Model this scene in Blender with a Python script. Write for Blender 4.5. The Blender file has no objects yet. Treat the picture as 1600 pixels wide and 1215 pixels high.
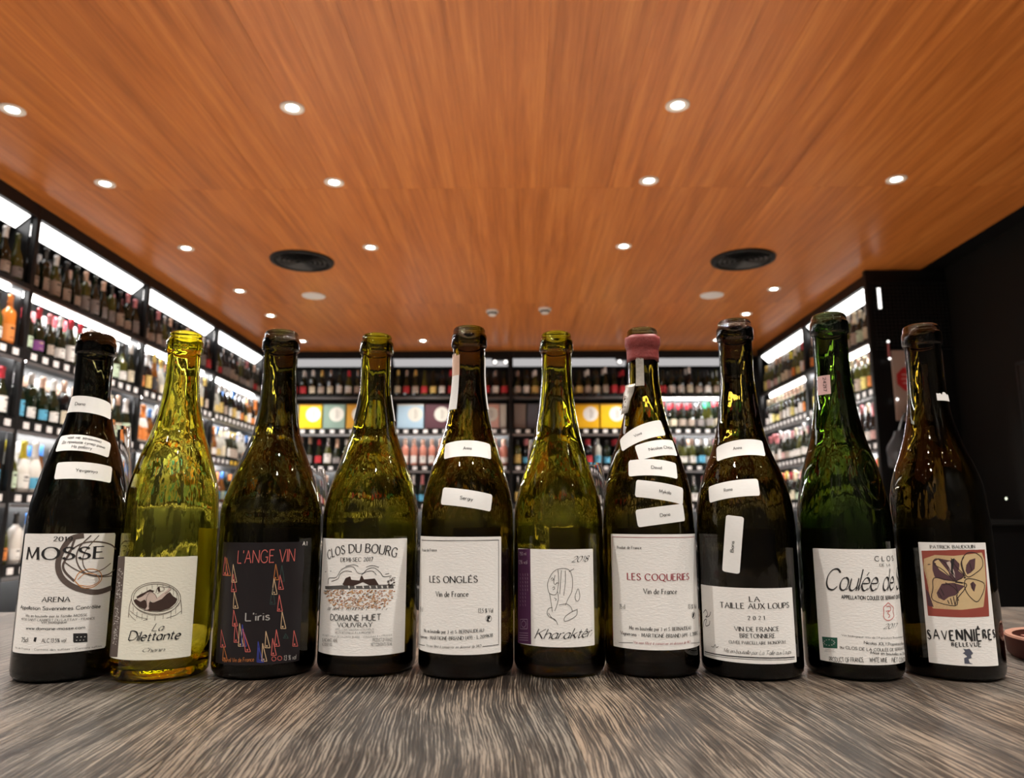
import bpy, bmesh, math, random
from mathutils import Vector, Matrix
S = bpy.context.scene
COL = S.collection
random.seed(7)

# ------------------------------------------------------------------ camera, world, exposure
TABLE_Z = 0.92                      # table top above the floor
EYE = 1.0496                        # lens above the floor
CEIL = 2.90
cam_data = bpy.data.cameras.new('camera')
cam = bpy.data.objects.new('camera', cam_data)
COL.objects.link(cam)
cam.location = (0, 0, EYE)
cam.rotation_euler = (math.radians(90 + 9.74), 0, math.atan(14 / 1150))
cam_data.sensor_width = 36
cam_data.lens = 36 * 1150 / 1600
cam_data.clip_start = 0.01
cam_data.dof.use_dof = True
cam_data.dof.focus_distance = 0.62
cam_data.dof.aperture_fstop = 9.0
S.camera = cam

world = bpy.data.worlds.new('world')
world.use_nodes = True
world.node_tree.nodes['Background'].inputs[0].default_value = (0.012, 0.011, 0.010, 1)
world.node_tree.nodes['Background'].inputs[1].default_value = 1.0
S.world = world

S.view_settings.view_transform = 'Standard'
S.view_settings.look = 'None'
S.view_settings.gamma = 1
S.view_settings.use_curve_mapping = False
S.view_settings.exposure = 0.0
S.cycles.use_denoising = True
S.cycles.max_bounces = 14
S.cycles.transmission_bounces = 14
S.cycles.glossy_bounces = 5
S.cycles.diffuse_bounces = 4
S.cycles.sample_clamp_indirect = 6.0
S.cycles.blur_glossy = 0.6
SPOT_POWER = 104.0
LENS_GLOW = 40.0
STRIP_GLOW = 62.0
PANEL_GLOW = 5.0

# ------------------------------------------------------------------ materials
MATS = {}
def new_mat(name):
    m = bpy.data.materials.new(name); m.use_nodes = True
    MATS[name] = m
    return m, m.node_tree, m.node_tree.nodes['Principled BSDF']
def plain(name, col, rough=0.5, metal=0.0, spec=0.5, coat=0.0, bump=0.0, bscale=200.0):
    m, nt, p = new_mat(name)
    p.inputs['Base Color'].default_value = (*col, 1)
    p.inputs['Roughness'].default_value = rough
    p.inputs['Metallic'].default_value = metal
    p.inputs['Specular IOR Level'].default_value = spec
    p.inputs['Coat Weight'].default_value = coat
    tc = nt.nodes.new('ShaderNodeTexCoord'); n = nt.nodes.new('ShaderNodeTexNoise')
    n.inputs['Scale'].default_value = bscale
    nt.links.new(tc.outputs['Object'], n.inputs['Vector'])
    mx = nt.nodes.new('ShaderNodeMix'); mx.data_type = 'RGBA'; mx.blend_type = 'MULTIPLY'
    mx.inputs[0].default_value = 0.18
    mx.inputs[6].default_value = (*col, 1)
    nt.links.new(n.outputs['Fac'], mx.inputs[7]); nt.links.new(mx.outputs[2], p.inputs['Base Color'])
    if bump:
        b = nt.nodes.new('ShaderNodeBump'); b.inputs['Strength'].default_value = bump
        b.inputs['Distance'].default_value = 0.0006
        nt.links.new(n.outputs['Fac'], b.inputs['Height']); nt.links.new(b.outputs['Normal'], p.inputs['Normal'])
    return m
def glow(name, col, strength):
    m = bpy.data.materials.new(name); m.use_nodes = True; nt = m.node_tree
    nt.nodes.clear()
    e = nt.nodes.new('ShaderNodeEmission'); o = nt.nodes.new('ShaderNodeOutputMaterial')
    e.inputs[0].default_value = (*col, 1); e.inputs[1].default_value = strength
    nt.links.new(e.outputs[0], o.inputs[0]); MATS[name] = m
    return m
def bottle_glass(name, T, rough=0.0, bump=0.25):
    """glass that absorbs: T is what one look through both walls lets pass"""
    m = bpy.data.materials.new(name); m.use_nodes = True; nt = m.node_tree; nt.nodes.clear()
    g = nt.nodes.new('ShaderNodeBsdfGlass'); g.inputs['IOR'].default_value = 1.5
    g.inputs['Roughness'].default_value = rough
    g.inputs['Color'].default_value = (1, 1, 1, 1)
    v = nt.nodes.new('ShaderNodeVolumeAbsorption'); o = nt.nodes.new('ShaderNodeOutputMaterial')
    s = [-math.log(t) / 0.0064 for t in T]
    d = max(s); v.inputs['Color'].default_value = (*[1 - x / d for x in s], 1); v.inputs['Density'].default_value = d
    tc = nt.nodes.new('ShaderNodeTexCoord'); mp = nt.nodes.new('ShaderNodeMapping')
    mp.inputs['Scale'].default_value = (1, 1, 0.30)
    n = nt.nodes.new('ShaderNodeTexNoise'); n.inputs['Scale'].default_value = 95; n.inputs['Detail'].default_value = 2.5
    b = nt.nodes.new('ShaderNodeBump'); b.inputs['Strength'].default_value = bump; b.inputs['Distance'].default_value = 0.002
    nt.links.new(tc.outputs['Object'], mp.inputs['Vector']); nt.links.new(mp.outputs[0], n.inputs['Vector'])
    nt.links.new(n.outputs['Fac'], b.inputs['Height']); nt.links.new(b.outputs['Normal'], g.inputs['Normal'])
    nt.links.new(g.outputs[0], o.inputs['Surface']); nt.links.new(v.outputs[0], o.inputs['Volume'])
    MATS[name] = m
    return m
def ramp(nt, pairs):
    r = nt.nodes.new('ShaderNodeValToRGB')
    e = r.color_ramp.elements
    while len(e) < len(pairs): e.new(0.5)
    for el, (p, c) in zip(e, pairs): el.position = p; el.color = (*c, 1)
    return r
def wood_ceiling():
    m, nt, p = new_mat('cherry_laminate')
    L = nt.links.new
    tc = nt.nodes.new('ShaderNodeTexCoord'); oi = nt.nodes.new('ShaderNodeObjectInfo')
    off = nt.nodes.new('ShaderNodeVectorMath'); off.operation = 'MULTIPLY_ADD'
    cmb = nt.nodes.new('ShaderNodeCombineXYZ')
    for i in range(3): L(oi.outputs['Random'], cmb.inputs[i])
    off.inputs[1].default_value = (37, 91, 13)
    L(cmb.outputs[0], off.inputs[0]); L(tc.outputs['Object'], off.inputs[2])
    def noise(sx, sy, scale, det, rough=0.55, dist=0.0):
        mp = nt.nodes.new('ShaderNodeMapping'); mp.inputs['Scale'].default_value = (sx, sy, 1)
        L(off.outputs[0], mp.inputs[0]); n = nt.nodes.new('ShaderNodeTexNoise')
        n.inputs['Scale'].default_value = scale; n.inputs['Detail'].default_value = det
        n.inputs['Roughness'].default_value = rough; n.inputs['Distortion'].default_value = dist
        L(mp.outputs[0], n.inputs['Vector']); return n
    broad = noise(14, 0.5, 1.6, 4, 0.6, 0.4)
    fine = noise(90, 2.5, 1.5, 5, 0.7)
    add = nt.nodes.new('ShaderNodeMath'); add.operation = 'MULTIPLY_ADD'; add.inputs[1].default_value = 0.35
    L(fine.outputs['Fac'], add.inputs[0])
    mul = nt.nodes.new('ShaderNodeMath'); mul.operation = 'MULTIPLY'; mul.inputs[1].default_value = 0.65
    L(broad.outputs['Fac'], mul.inputs[0]); L(mul.outputs[0], add.inputs[2])
    r = ramp(nt, [(0.30, (0.29, 0.082, 0.013)), (0.5, (0.49, 0.155, 0.031)), (0.68, (0.64, 0.24, 0.055))])
    L(add.outputs[0], r.inputs[0])
    hv = nt.nodes.new('ShaderNodeHueSaturation')
    mr = nt.nodes.new('ShaderNodeMapRange'); mr.inputs[3].default_value = 0.95; mr.inputs[4].default_value = 1.05
    L(oi.outputs['Random'], mr.inputs[0]); L(mr.outputs[0], hv.inputs['Value']); L(r.outputs[0], hv.inputs['Color'])
    L(hv.outputs[0], p.inputs['Base Color'])
    p.inputs['Roughness'].default_value = 0.33
    p.inputs['Specular IOR Level'].default_value = 0.45
    return m
def wood_table():
    m, nt, p = new_mat('grey_brown_oak')
    L = nt.links.new
    tc = nt.nodes.new('ShaderNodeTexCoord'); oi = nt.nodes.new('ShaderNodeObjectInfo')
    cmb = nt.nodes.new('ShaderNodeCombineXYZ')
    for i in range(3): L(oi.outputs['Random'], cmb.inputs[i])
    off = nt.nodes.new('ShaderNodeVectorMath'); off.operation = 'MULTIPLY_ADD'; off.inputs[1].default_value = (3, 5, 1)
    L(cmb.outputs[0], off.inputs[0]); L(tc.outputs['Object'], off.inputs[2])
    def noise(src, sx, sy, scale, det, rough=0.55, dist=0.0):
        mp = nt.nodes.new('ShaderNodeMapping'); mp.inputs['Scale'].default_value = (sx, sy, 1)
        L(src, mp.inputs[0]); n = nt.nodes.new('ShaderNodeTexNoise')
        n.inputs['Scale'].default_value = scale; n.inputs['Detail'].default_value = det
        n.inputs['Roughness'].default_value = rough; n.inputs['Distortion'].default_value = dist
        L(mp.outputs[0], n.inputs['Vector']); return n
    warp = noise(off.outputs[0], 1, 0.45, 9, 1.5)
    wv = nt.nodes.new('ShaderNodeVectorMath'); wv.operation = 'MULTIPLY_ADD'; wv.inputs[1].default_value = (0.034, 0.0, 0)
    L(warp.outputs['Color'], wv.inputs[0]); L(off.outputs[0], wv.inputs[2])
    wav = nt.nodes.new('ShaderNodeTexWave'); wav.bands_direction = 'X'; wav.inputs['Scale'].default_value = 150
    wav.inputs['Distortion'].default_value = 7.0; wav.inputs['Detail'].default_value = 4; wav.inputs['Detail Scale'].default_value = 2.2
    mpw = nt.nodes.new('ShaderNodeMapping'); mpw.inputs['Scale'].default_value = (1, 0.10, 1)
    L(wv.outputs[0], mpw.inputs[0]); L(mpw.outputs[0], wav.inputs['Vector'])
    pores = noise(wv.outputs[0], 1, 0.022, 560, 3, 0.7)
    patch = noise(off.outputs[0], 1, 0.35, 14, 4, 0.6, 0.4)
    m1 = nt.nodes.new('ShaderNodeMath'); m1.operation = 'MULTIPLY_ADD'; m1.inputs[1].default_value = 0.13
    m2 = nt.nodes.new('ShaderNodeMath'); m2.operation = 'MULTIPLY_ADD'; m2.inputs[1].default_value = 0.72
    m3 = nt.nodes.new('ShaderNodeMath'); m3.operation = 'MULTIPLY'; m3.inputs[1].default_value = 0.42
    L(patch.outputs['Fac'], m3.inputs[0]); L(pores.outputs['Fac'], m2.inputs[0]); L(m3.outputs[0], m2.inputs[2])
    L(wav.outputs['Fac'], m1.inputs[0]); L(m2.outputs[0], m1.inputs[2])
    r = ramp(nt, [(0.50, (0.006, 0.004, 0.003)), (0.585, (0.020, 0.015, 0.011)), (0.66, (0.046, 0.037, 0.029)), (0.74, (0.17, 0.142, 0.112))])
    L(m1.outputs[0], r.inputs[0])
    tint = noise(off.outputs[0], 1, 0.5, 6, 2)
    mx = nt.nodes.new('ShaderNodeMix'); mx.data_type = 'RGBA'; mx.blend_type = 'MULTIPLY'; mx.inputs[0].default_value = 0.55
    tr = ramp(nt, [(0.38, (0.80, 0.86, 0.92)), (0.62, (1.15, 0.93, 0.75))])
    L(tint.outputs['Fac'], tr.inputs[0]); L(r.outputs[0], mx.inputs[6]); L(tr.outputs[0], mx.inputs[7])
    hv = nt.nodes.new('ShaderNodeHueSaturation')
    mr = nt.nodes.new('ShaderNodeMapRange'); mr.inputs[3].default_value = 0.85; mr.inputs[4].default_value = 1.15
    L(oi.outputs['Random'], mr.inputs[0]); L(mr.outputs[0], hv.inputs['Value']); L(mx.outputs[2], hv.inputs['Color'])
    L(hv.outputs[0], p.inputs['Base Color'])
    b = nt.nodes.new('ShaderNodeBump'); b.inputs['Strength'].default_value = 0.55; b.inputs['Distance'].default_value = 0.0012
    L(m1.outputs[0], b.inputs['Height']); L(b.outputs[0], p.inputs['Normal'])
    p.inputs['Roughness'].default_value = 0.42
    return m
def paper(name, col, rough=0.72, fib=0.4, em=0):
    m, nt, p = new_mat(name)
    tc = nt.nodes.new('ShaderNodeTexCoord'); mp = nt.nodes.new('ShaderNodeMapping'); mp.inputs['Scale'].default_value = (0.35, 0.35, 1)
    n = nt.nodes.new('ShaderNodeTexNoise'); n.inputs['Scale'].default_value = 900; n.inputs['Detail'].default_value = 3
    b = nt.nodes.new('ShaderNodeBump'); b.inputs['Strength'].default_value = fib; b.inputs['Distance'].default_value = 0.0004
    L = nt.links.new
    L(tc.outputs['Object'], mp.inputs[0]); L(mp.outputs[0], n.inputs['Vector']); L(n.outputs['Fac'], b.inputs['Height']); L(b.outputs[0], p.inputs['Normal'])
    mx = nt.nodes.new('ShaderNodeMix'); mx.data_type = 'RGBA'; mx.blend_type = 'MULTIPLY'; mx.inputs[0].default_value = 0.07
    mx.inputs[6].default_value = (*col, 1); L(n.outputs['Fac'], mx.inputs[7]); L(mx.outputs[2], p.inputs['Base Color'])
    p.inputs['Roughness'].default_value = rough
    return m

M_CEIL = wood_ceiling(); M_TABLE = wood_table()
M_BLACK = plain('black_powder_coat', (0.006, 0.006, 0.0065), 0.45, 0.0, 0.22)
M_METAL = plain('dark_grey_metal', (0.035, 0.036, 0.038), 0.30, 0.5)
M_LIP = plain('brushed_steel_lip', (0.30, 0.30, 0.31), 0.35, 0.8)
M_BACK = plain('shelf_back', (0.035, 0.037, 0.04), 0.35, 0.3)
M_WALL = plain('black_wall_paint', (0.0035, 0.003, 0.0022), 0.75, spec=0.25)
M_WALLB = plain('near_black_wall', (0.004, 0.004, 0.004), 0.6)
M_FLOOR = plain('grey_floor_tile', (0.48, 0.42, 0.36), 0.4, bscale=6)
M_WHITE = plain('white_plastic', (0.75, 0.74, 0.72), 0.4)
M_TAG = plain('price_tag_card', (0.80, 0.79, 0.80), 0.5)
M_TAGY = plain('yellow_tag_card', (0.85, 0.55, 0.06), 0.5)
M_LENS = glow('downlight_lens', (1.0, 0.93, 0.82), LENS_GLOW)
M_STRIP = glow('led_strip', (1.0, 0.97, 0.94), STRIP_GLOW)
M_PANEL = glow('led_panel', (1.0, 0.97, 0.94), PANEL_GLOW)
M_PANEL_DIM = glow('led_panel_dimmed', (1.0, 0.96, 0.96), 0.50)
M_GLINT = glow('small_lamp_face', (1.0, 0.95, 0.9), 2.5)
M_RIM = plain('downlight_rim', (0.85, 0.80, 0.74), 0.35)
INK = {
 'ink': plain('ink_black', (0.012, 0.011, 0.012), 0.7), 'grey': plain('ink_grey', (0.10, 0.095, 0.09), 0.7),
 'taupe': plain('ink_taupe', (0.115, 0.085, 0.072), 0.7), 'brown': plain('ink_brown', (0.045, 0.02, 0.013), 0.7),
 'orange': plain('ink_orange', (0.62, 0.27, 0.08), 0.7), 'rust': plain('ink_rust', (0.45, 0.15, 0.035), 0.7),
 'ochre': plain('ink_ochre', (0.60, 0.32, 0.11), 0.7), 'skin': plain('ink_pale_pink', (0.66, 0.53, 0.46), 0.7),
 'paper': plain('ink_white', (0.78, 0.76, 0.72), 0.7), 'rose': plain('ink_rose', (0.60, 0.13, 0.11), 0.6),
 'sand': plain('ink_sand', (0.62, 0.43, 0.25), 0.6), 'blue': plain('ink_blue', (0.035, 0.05, 0.30), 0.6),
 'dgreen': plain('ink_dark_green', (0.025, 0.05, 0.045), 0.6), 'silver': plain('ink_silver', (0.40, 0.38, 0.36), 0.5),
 'purple': plain('ink_purple', (0.085, 0.018, 0.075), 0.6), 'lilac': plain('ink_lilac', (0.50, 0.38, 0.48), 0.6),
 'wine': plain('ink_wine_red', (0.34, 0.02, 0.045), 0.7), 'rosy': plain('ink_pale_red', (0.62, 0.13, 0.12), 0.7),
 'flag': plain('ink_flag_green', (0.01, 0.09, 0.055), 0.6), 'redp': plain('paint_brick_red', (0.33, 0.065, 0.045), 0.6, bscale=120),
 'cream': plain('paint_cream', (0.70, 0.52, 0.28), 0.6, bscale=120), 'mauve': plain('paint_mauve', (0.10, 0.045, 0.055), 0.6, bscale=150),
 'dark': plain('paint_dark_line', (0.035, 0.02, 0.02), 0.6), 'slate': plain('ink_slate', (0.09, 0.10, 0.14), 0.7),
}
M_PAPER = paper('textured_label_paper', (0.89, 0.875, 0.845))
M_PAPERC = paper('cream_label_paper', (0.82, 0.80, 0.68))
M_STK = paper('sticker_paper', (0.90, 0.90, 0.88), 0.5, 0.1)
M_BLKLAB = paper('black_label_paper', (0.011, 0.008, 0.010), 0.4, 0.1)
M_BACKLAB = paper('back_label_paper', (0.55, 0.52, 0.42))

# ------------------------------------------------------------------ mesh helpers
def link(o, parent=None):
    COL.objects.link(o)
    if parent is not None: o.parent = parent
    return o
def tag(o, label=None, cat=None, group=None, kind=None):
    if label: o['label'] = label
    if cat: o['category'] = cat
    if group: o['group'] = group
    if kind: o['kind'] = kind
    return o
class MB:
    def __init__(s): s.v = []; s.f = []; s.m = []; s.mats = []
    def mi(s, mat):
        if mat not in s.mats: s.mats.append(mat)
        return s.mats.index(mat)
    def box(s, x0, x1, y0, y1, z0, z1, mat, bev=0.0):
        i = len(s.v); k = s.mi(mat)
        s.v += [(x, y, z) for z in (z0, z1) for y in (y0, y1) for x in (x0, x1)]
        for f in ((0, 2, 3, 1), (4, 5, 7, 6), (0, 1, 5, 4), (2, 6, 7, 3), (0, 4, 6, 2), (1, 3, 7, 5)):
            s.f.append(tuple(i + a for a in f)); s.m.append(k)
    def quad(s, a, b, c, d, mat):
        i = len(s.v); s.v += [a, b, c, d]; s.f.append((i, i + 1, i + 2, i + 3)); s.m.append(s.mi(mat))
    def grid(s, nu, nv, f, mat):
        k = s.mi(mat); i0 = len(s.v)
        for j in range(nv + 1):
            for i in range(nu + 1): s.v.append(f(i / nu, j / nv))
        for j in range(nv):
            for i in range(nu):
                a = i0 + j * (nu + 1) + i; s.f.append((a, a + 1, a + nu + 2, a + nu + 1)); s.m.append(k)
    def lathe(s, prof, mat, seg=24, c=(0, 0, 0), a0=0.0, a1=2 * math.pi, caps=True, axis='z'):
        full = abs(a1 - a0 - 2 * math.pi) < 1e-6
        n = seg if full else seg + 1
        k = s.mi(mat); i0 = len(s.v)
        for z, r in prof:
            for j in range(n):
                a = a0 + (a1 - a0) * j / seg
                p = (r * math.cos(a), r * math.sin(a), z)
                if axis == 'y': p = (p[0], p[2], p[1])
                if axis == 'x': p = (p[2], p[0], p[1])
                s.v.append((c[0] + p[0], c[1] + p[1], c[2] + p[2]))
        for q in range(len(prof) - 1):
            for j in range(seg):
                a = i0 + q * n + j; b = i0 + q * n + (j + 1) % n
                s.f.append((a, b, b + n, a + n)); s.m.append(k)
        if full and caps:
            if prof[0][1] > 1e-6: s.f.append(tuple(i0 + j for j in reversed(range(n)))); s.m.append(k)
            if prof[-1][1] > 1e-6: s.f.append(tuple(i0 + (len(prof) - 1) * n + j for j in range(n))); s.m.append(k)
    def tube(s, pts, r, mat, seg=6):
        k = s.mi(mat); i0 = len(s.v); P = [Vector(p) for p in pts]
        for i, p in enumerate(P):
            d = (P[min(i + 1, len(P) - 1)] - P[max(i - 1, 0)]).normalized()
            u = d.cross(Vector((0, 0, 1)));
            if u.length < 1e-3: u = d.cross(Vector((1, 0, 0)))
            u.normalize(); w = d.cross(u)
            for j in range(seg):
                a = 2 * math.pi * j / seg; q = p + u * math.cos(a) * r + w * math.sin(a) * r; s.v.append(tuple(q))
        for i in range(len(P) - 1):
            for j in range(seg):
                a = i0 + i * seg + j; b = i0 + i * seg + (j + 1) % seg
                s.f.append((a, b, b + seg, a + seg)); s.m.append(k)
        s.f.append(tuple(i0 + j for j in reversed(range(seg)))); s.m.append(k)
        s.f.append(tuple(i0 + (len(P) - 1) * seg + j for j in range(seg))); s.m.append(k)
    def mesh(s, name, smooth=False):
        me = bpy.data.meshes.new(name); me.from_pydata(s.v, [], s.f)
        for m in s.mats: me.materials.append(m)
        me.polygons.foreach_set('material_index', s.m)
        me.polygons.foreach_set('use_smooth', [smooth] * len(s.f))
        me.update()
        return me
    def obj(s, name, parent=None, smooth=False, loc=(0, 0, 0), rz=0.0, bevel=0.0, fix=True):
        me = s.mesh(name, smooth)
        if fix:
            bm = bmesh.new(); bm.from_mesh(me); bmesh.ops.recalc_face_normals(bm, faces=bm.faces); bm.to_mesh(me); bm.free()
        if smooth: me.set_sharp_from_angle(angle=math.radians(40))
        o = bpy.data.objects.new(name, me); link(o, parent); o.location = loc; o.rotation_euler = (0, 0, rz)
        if bevel:
            b = o.modifiers.new('bevel', 'BEVEL'); b.width = bevel; b.segments = 2; b.limit_method = 'ANGLE'
        return o
def empty(name, loc=(0, 0, 0), rz=0.0):
    o = bpy.data.objects.new(name, None); link(o); o.location = loc; o.rotation_euler = (0, 0, rz)
    o.empty_display_size = 0.05
    return o

# ------------------------------------------------------------------ the room
X0, X1, Y0, Y1 = -3.25, 3.24, -1.6, 8.52
def slab(name, a, mat):
    b = MB(); b.box(*a, mat); return tag(b.obj(name), kind='structure')
slab('floor', (X0, X1, Y0, Y1, -0.1, 0), M_FLOOR)
slab('wall_left', (X0 - 0.12, X0, Y0, Y1, 0, CEIL + 0.1), M_WALLB)
slab('wall_right', (X1, X1 + 0.12, Y0, Y1, 0, CEIL + 0.1), M_WALL)
slab('wall_back', (X0, X1, Y1, Y1 + 0.12, 0, CEIL + 0.1), M_WALLB)
slab('wall_front', (X0, X1, Y0 - 0.12, Y0, 0, CEIL + 0.1), plain('dark_wall_paint', (0.05, 0.045, 0.04), 0.7))
# ceiling: slab with laminate planks laid under it
ceil = slab('ceiling', (X0, X1, Y0, Y1, CEIL + 0.012, CEIL + 0.12), M_BLACK)
PW = 0.196
rows = [Y0, 1.64, 3.97, 6.30, Y1]
plank_meshes = {}
for a, b in zip(rows, rows[1:]):
    L = b - a; me = MB()
    g = 0.0002; c = 0.0006
    me.box(g, PW - g, g, L - g, 0.001, 0.0115, M_CEIL)
    me.box(g + c, PW - g - c, g + c, L - g - c, 0.0, 0.001, M_CEIL)
    plank_meshes[(a, b)] = me.mesh('plank')
nx = int((X1 - X0) / PW) + 1
for (a, b), me in plank_meshes.items():
    for i in range(nx):
        x = X0 + 0.03 + i * PW
        if x + PW > X1: continue
        o = bpy.data.objects.new('plank', me); link(o, ceil); o.location = (x, a, CEIL)

# recessed downlights
LIGHTS = []
for x in (-2.35, -1.05, 0.72, 2.10):
    for y in (-1.30, -0.70, 0.33, 1.12, 2.10, 3.11, 3.88, 4.90, 5.90, 6.67, 7.70):  # row by wall_front is unseen, added to brighten the bottle labels
        if x == -1.05 and y in (5.90, 6.67): continue
        if x == 0.72 and y in (5.90, 6.67, 7.70): continue
        if x == 2.10 and y in (3.11, 4.90): continue
        LIGHTS.append((x, y))
LIGHTS.append((1.19, 7.70))
rim_b = MB(); rim_b.lathe([(0.0, 0.026), (-0.004, 0.030), (-0.007, 0.050), (-0.004, 0.055), (0.0, 0.055)], M_RIM, 32, caps=False)
rim_me = rim_b.mesh('rim', True)
cup_b = MB(); cup_b.lathe([(-0.001, 0.0), (-0.001, 0.030)], M_LENS, 24, caps=False); lens_me = cup_b.mesh('lens')
near = ['left column', 'second column', 'third column', 'right column']
rowname = {-1.30: 'added fill light, unseen behind the lens', -0.70: 'behind the lens, first row', 0.33: 'above the lens', 1.12: 'second row', 2.10: 'third row', 3.11: 'largest visible row', 3.88: 'second visible row', 4.90: 'third visible row', 5.90: 'fourth visible row', 6.67: 'fifth visible row', 7.70: 'row nearest back shelves'}
for x, y in LIGHTS:
    t = empty('recessed_downlight', (x, y, CEIL))
    cn = 'near right-centre' if x == 1.19 else near[(-2.35, -1.05, 0.72, 2.10).index(x)]
    tag(t, 'round recessed ceiling downlight, %s, %s' % (cn, rowname[y]), 'ceiling light', 'recessed downlights')
    o = bpy.data.objects.new('rim', rim_me); link(o, t)
    o = bpy.data.objects.new('lens', lens_me); link(o, t)
    l = bpy.data.lights.new('downlight', 'SPOT'); l.energy = SPOT_POWER; l.color = (1.0, 0.94, 0.86)
    l.spot_size = math.radians(112); l.spot_blend = 0.8; l.shadow_soft_size = 0.03
    lo = bpy.data.objects.new('downlight', l); link(lo, t); lo.location = (0, 0, -0.02)

# round black air vents
for x, y, w in ((-1.61, 5.17, 'left'), (1.63, 5.18, 'right')):
    t = empty('air_vent', (x, y, CEIL)); tag(t, 'large round black air vent in the %s half of the ceiling' % w, 'air vent', 'black ceiling vents')
    b = MB(); b.lathe([(0.0, 0.232), (-0.012, 0.228), (-0.016, 0.205), (-0.006, 0.196), (0.0, 0.19)], M_BLACK, 48, caps=False); b.obj('rim', t, True)
    b = MB(); b.lathe([(-0.001, 0.0), (-0.001, 0.20)], M_WALLB, 40, caps=False); b.obj('throat', t)
    for r in (0.05, 0.085, 0.12, 0.155):
        b = MB(); b.lathe([(-0.002, r), (-0.012, r + 0.012), (-0.013, r + 0.016), (-0.004, r + 0.006), (-0.002, r)], M_METAL, 36, caps=False); b.obj('louvre_ring', t, True)
    for k in range(3):
        b = MB(); b.box(-0.19, 0.19, -0.005, 0.005, -0.009, -0.002, M_BLACK); b.obj('spoke', t, rz=k * math.pi / 3 + 0.5)
for x, y, w in ((-1.77, 6.05, 'left'), (1.63, 6.07, 'right')):
    t = empty('ceiling_speaker', (x, y, CEIL)); tag(t, 'flat round pale ceiling speaker behind the %s air vent' % w, 'speaker', 'ceiling speakers')
    b = MB(); b.lathe([(0.0, 0.100), (-0.006, 0.098), (-0.008, 0.088), (-0.006, 0.085)], M_WHITE, 40, caps=False); b.obj('rim', t, True)
    b = MB(); b.lathe([(-0.006, 0.0), (-0.006, 0.088)], M_TAG, 32, caps=False); b.obj('grille', t)
for x, y, w in ((-0.26, 6.53, 'left'), (0.22, 6.47, 'right')):
    t = empty('smoke_detector', (x, y, CEIL)); tag(t, 'small white domed smoke detector, %s of the two at ceiling centre' % w, 'smoke detector', 'ceiling detectors')
    b = MB(); b.lathe([(0.0, 0.058), (-0.016, 0.058), (-0.022, 0.052)], M_WHITE, 28); b.obj('base', t, True)
    b = MB(); b.lathe([(-0.022, 0.046), (-0.034, 0.044), (-0.036, 0.036)], M_BLACK, 28); b.obj('sensor_ring', t, True)
    b = MB(); b.lathe([(-0.036, 0.038), (-0.048, 0.032), (-0.052, 0.0)], M_WHITE, 28); b.obj('cap', t, True)

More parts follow.
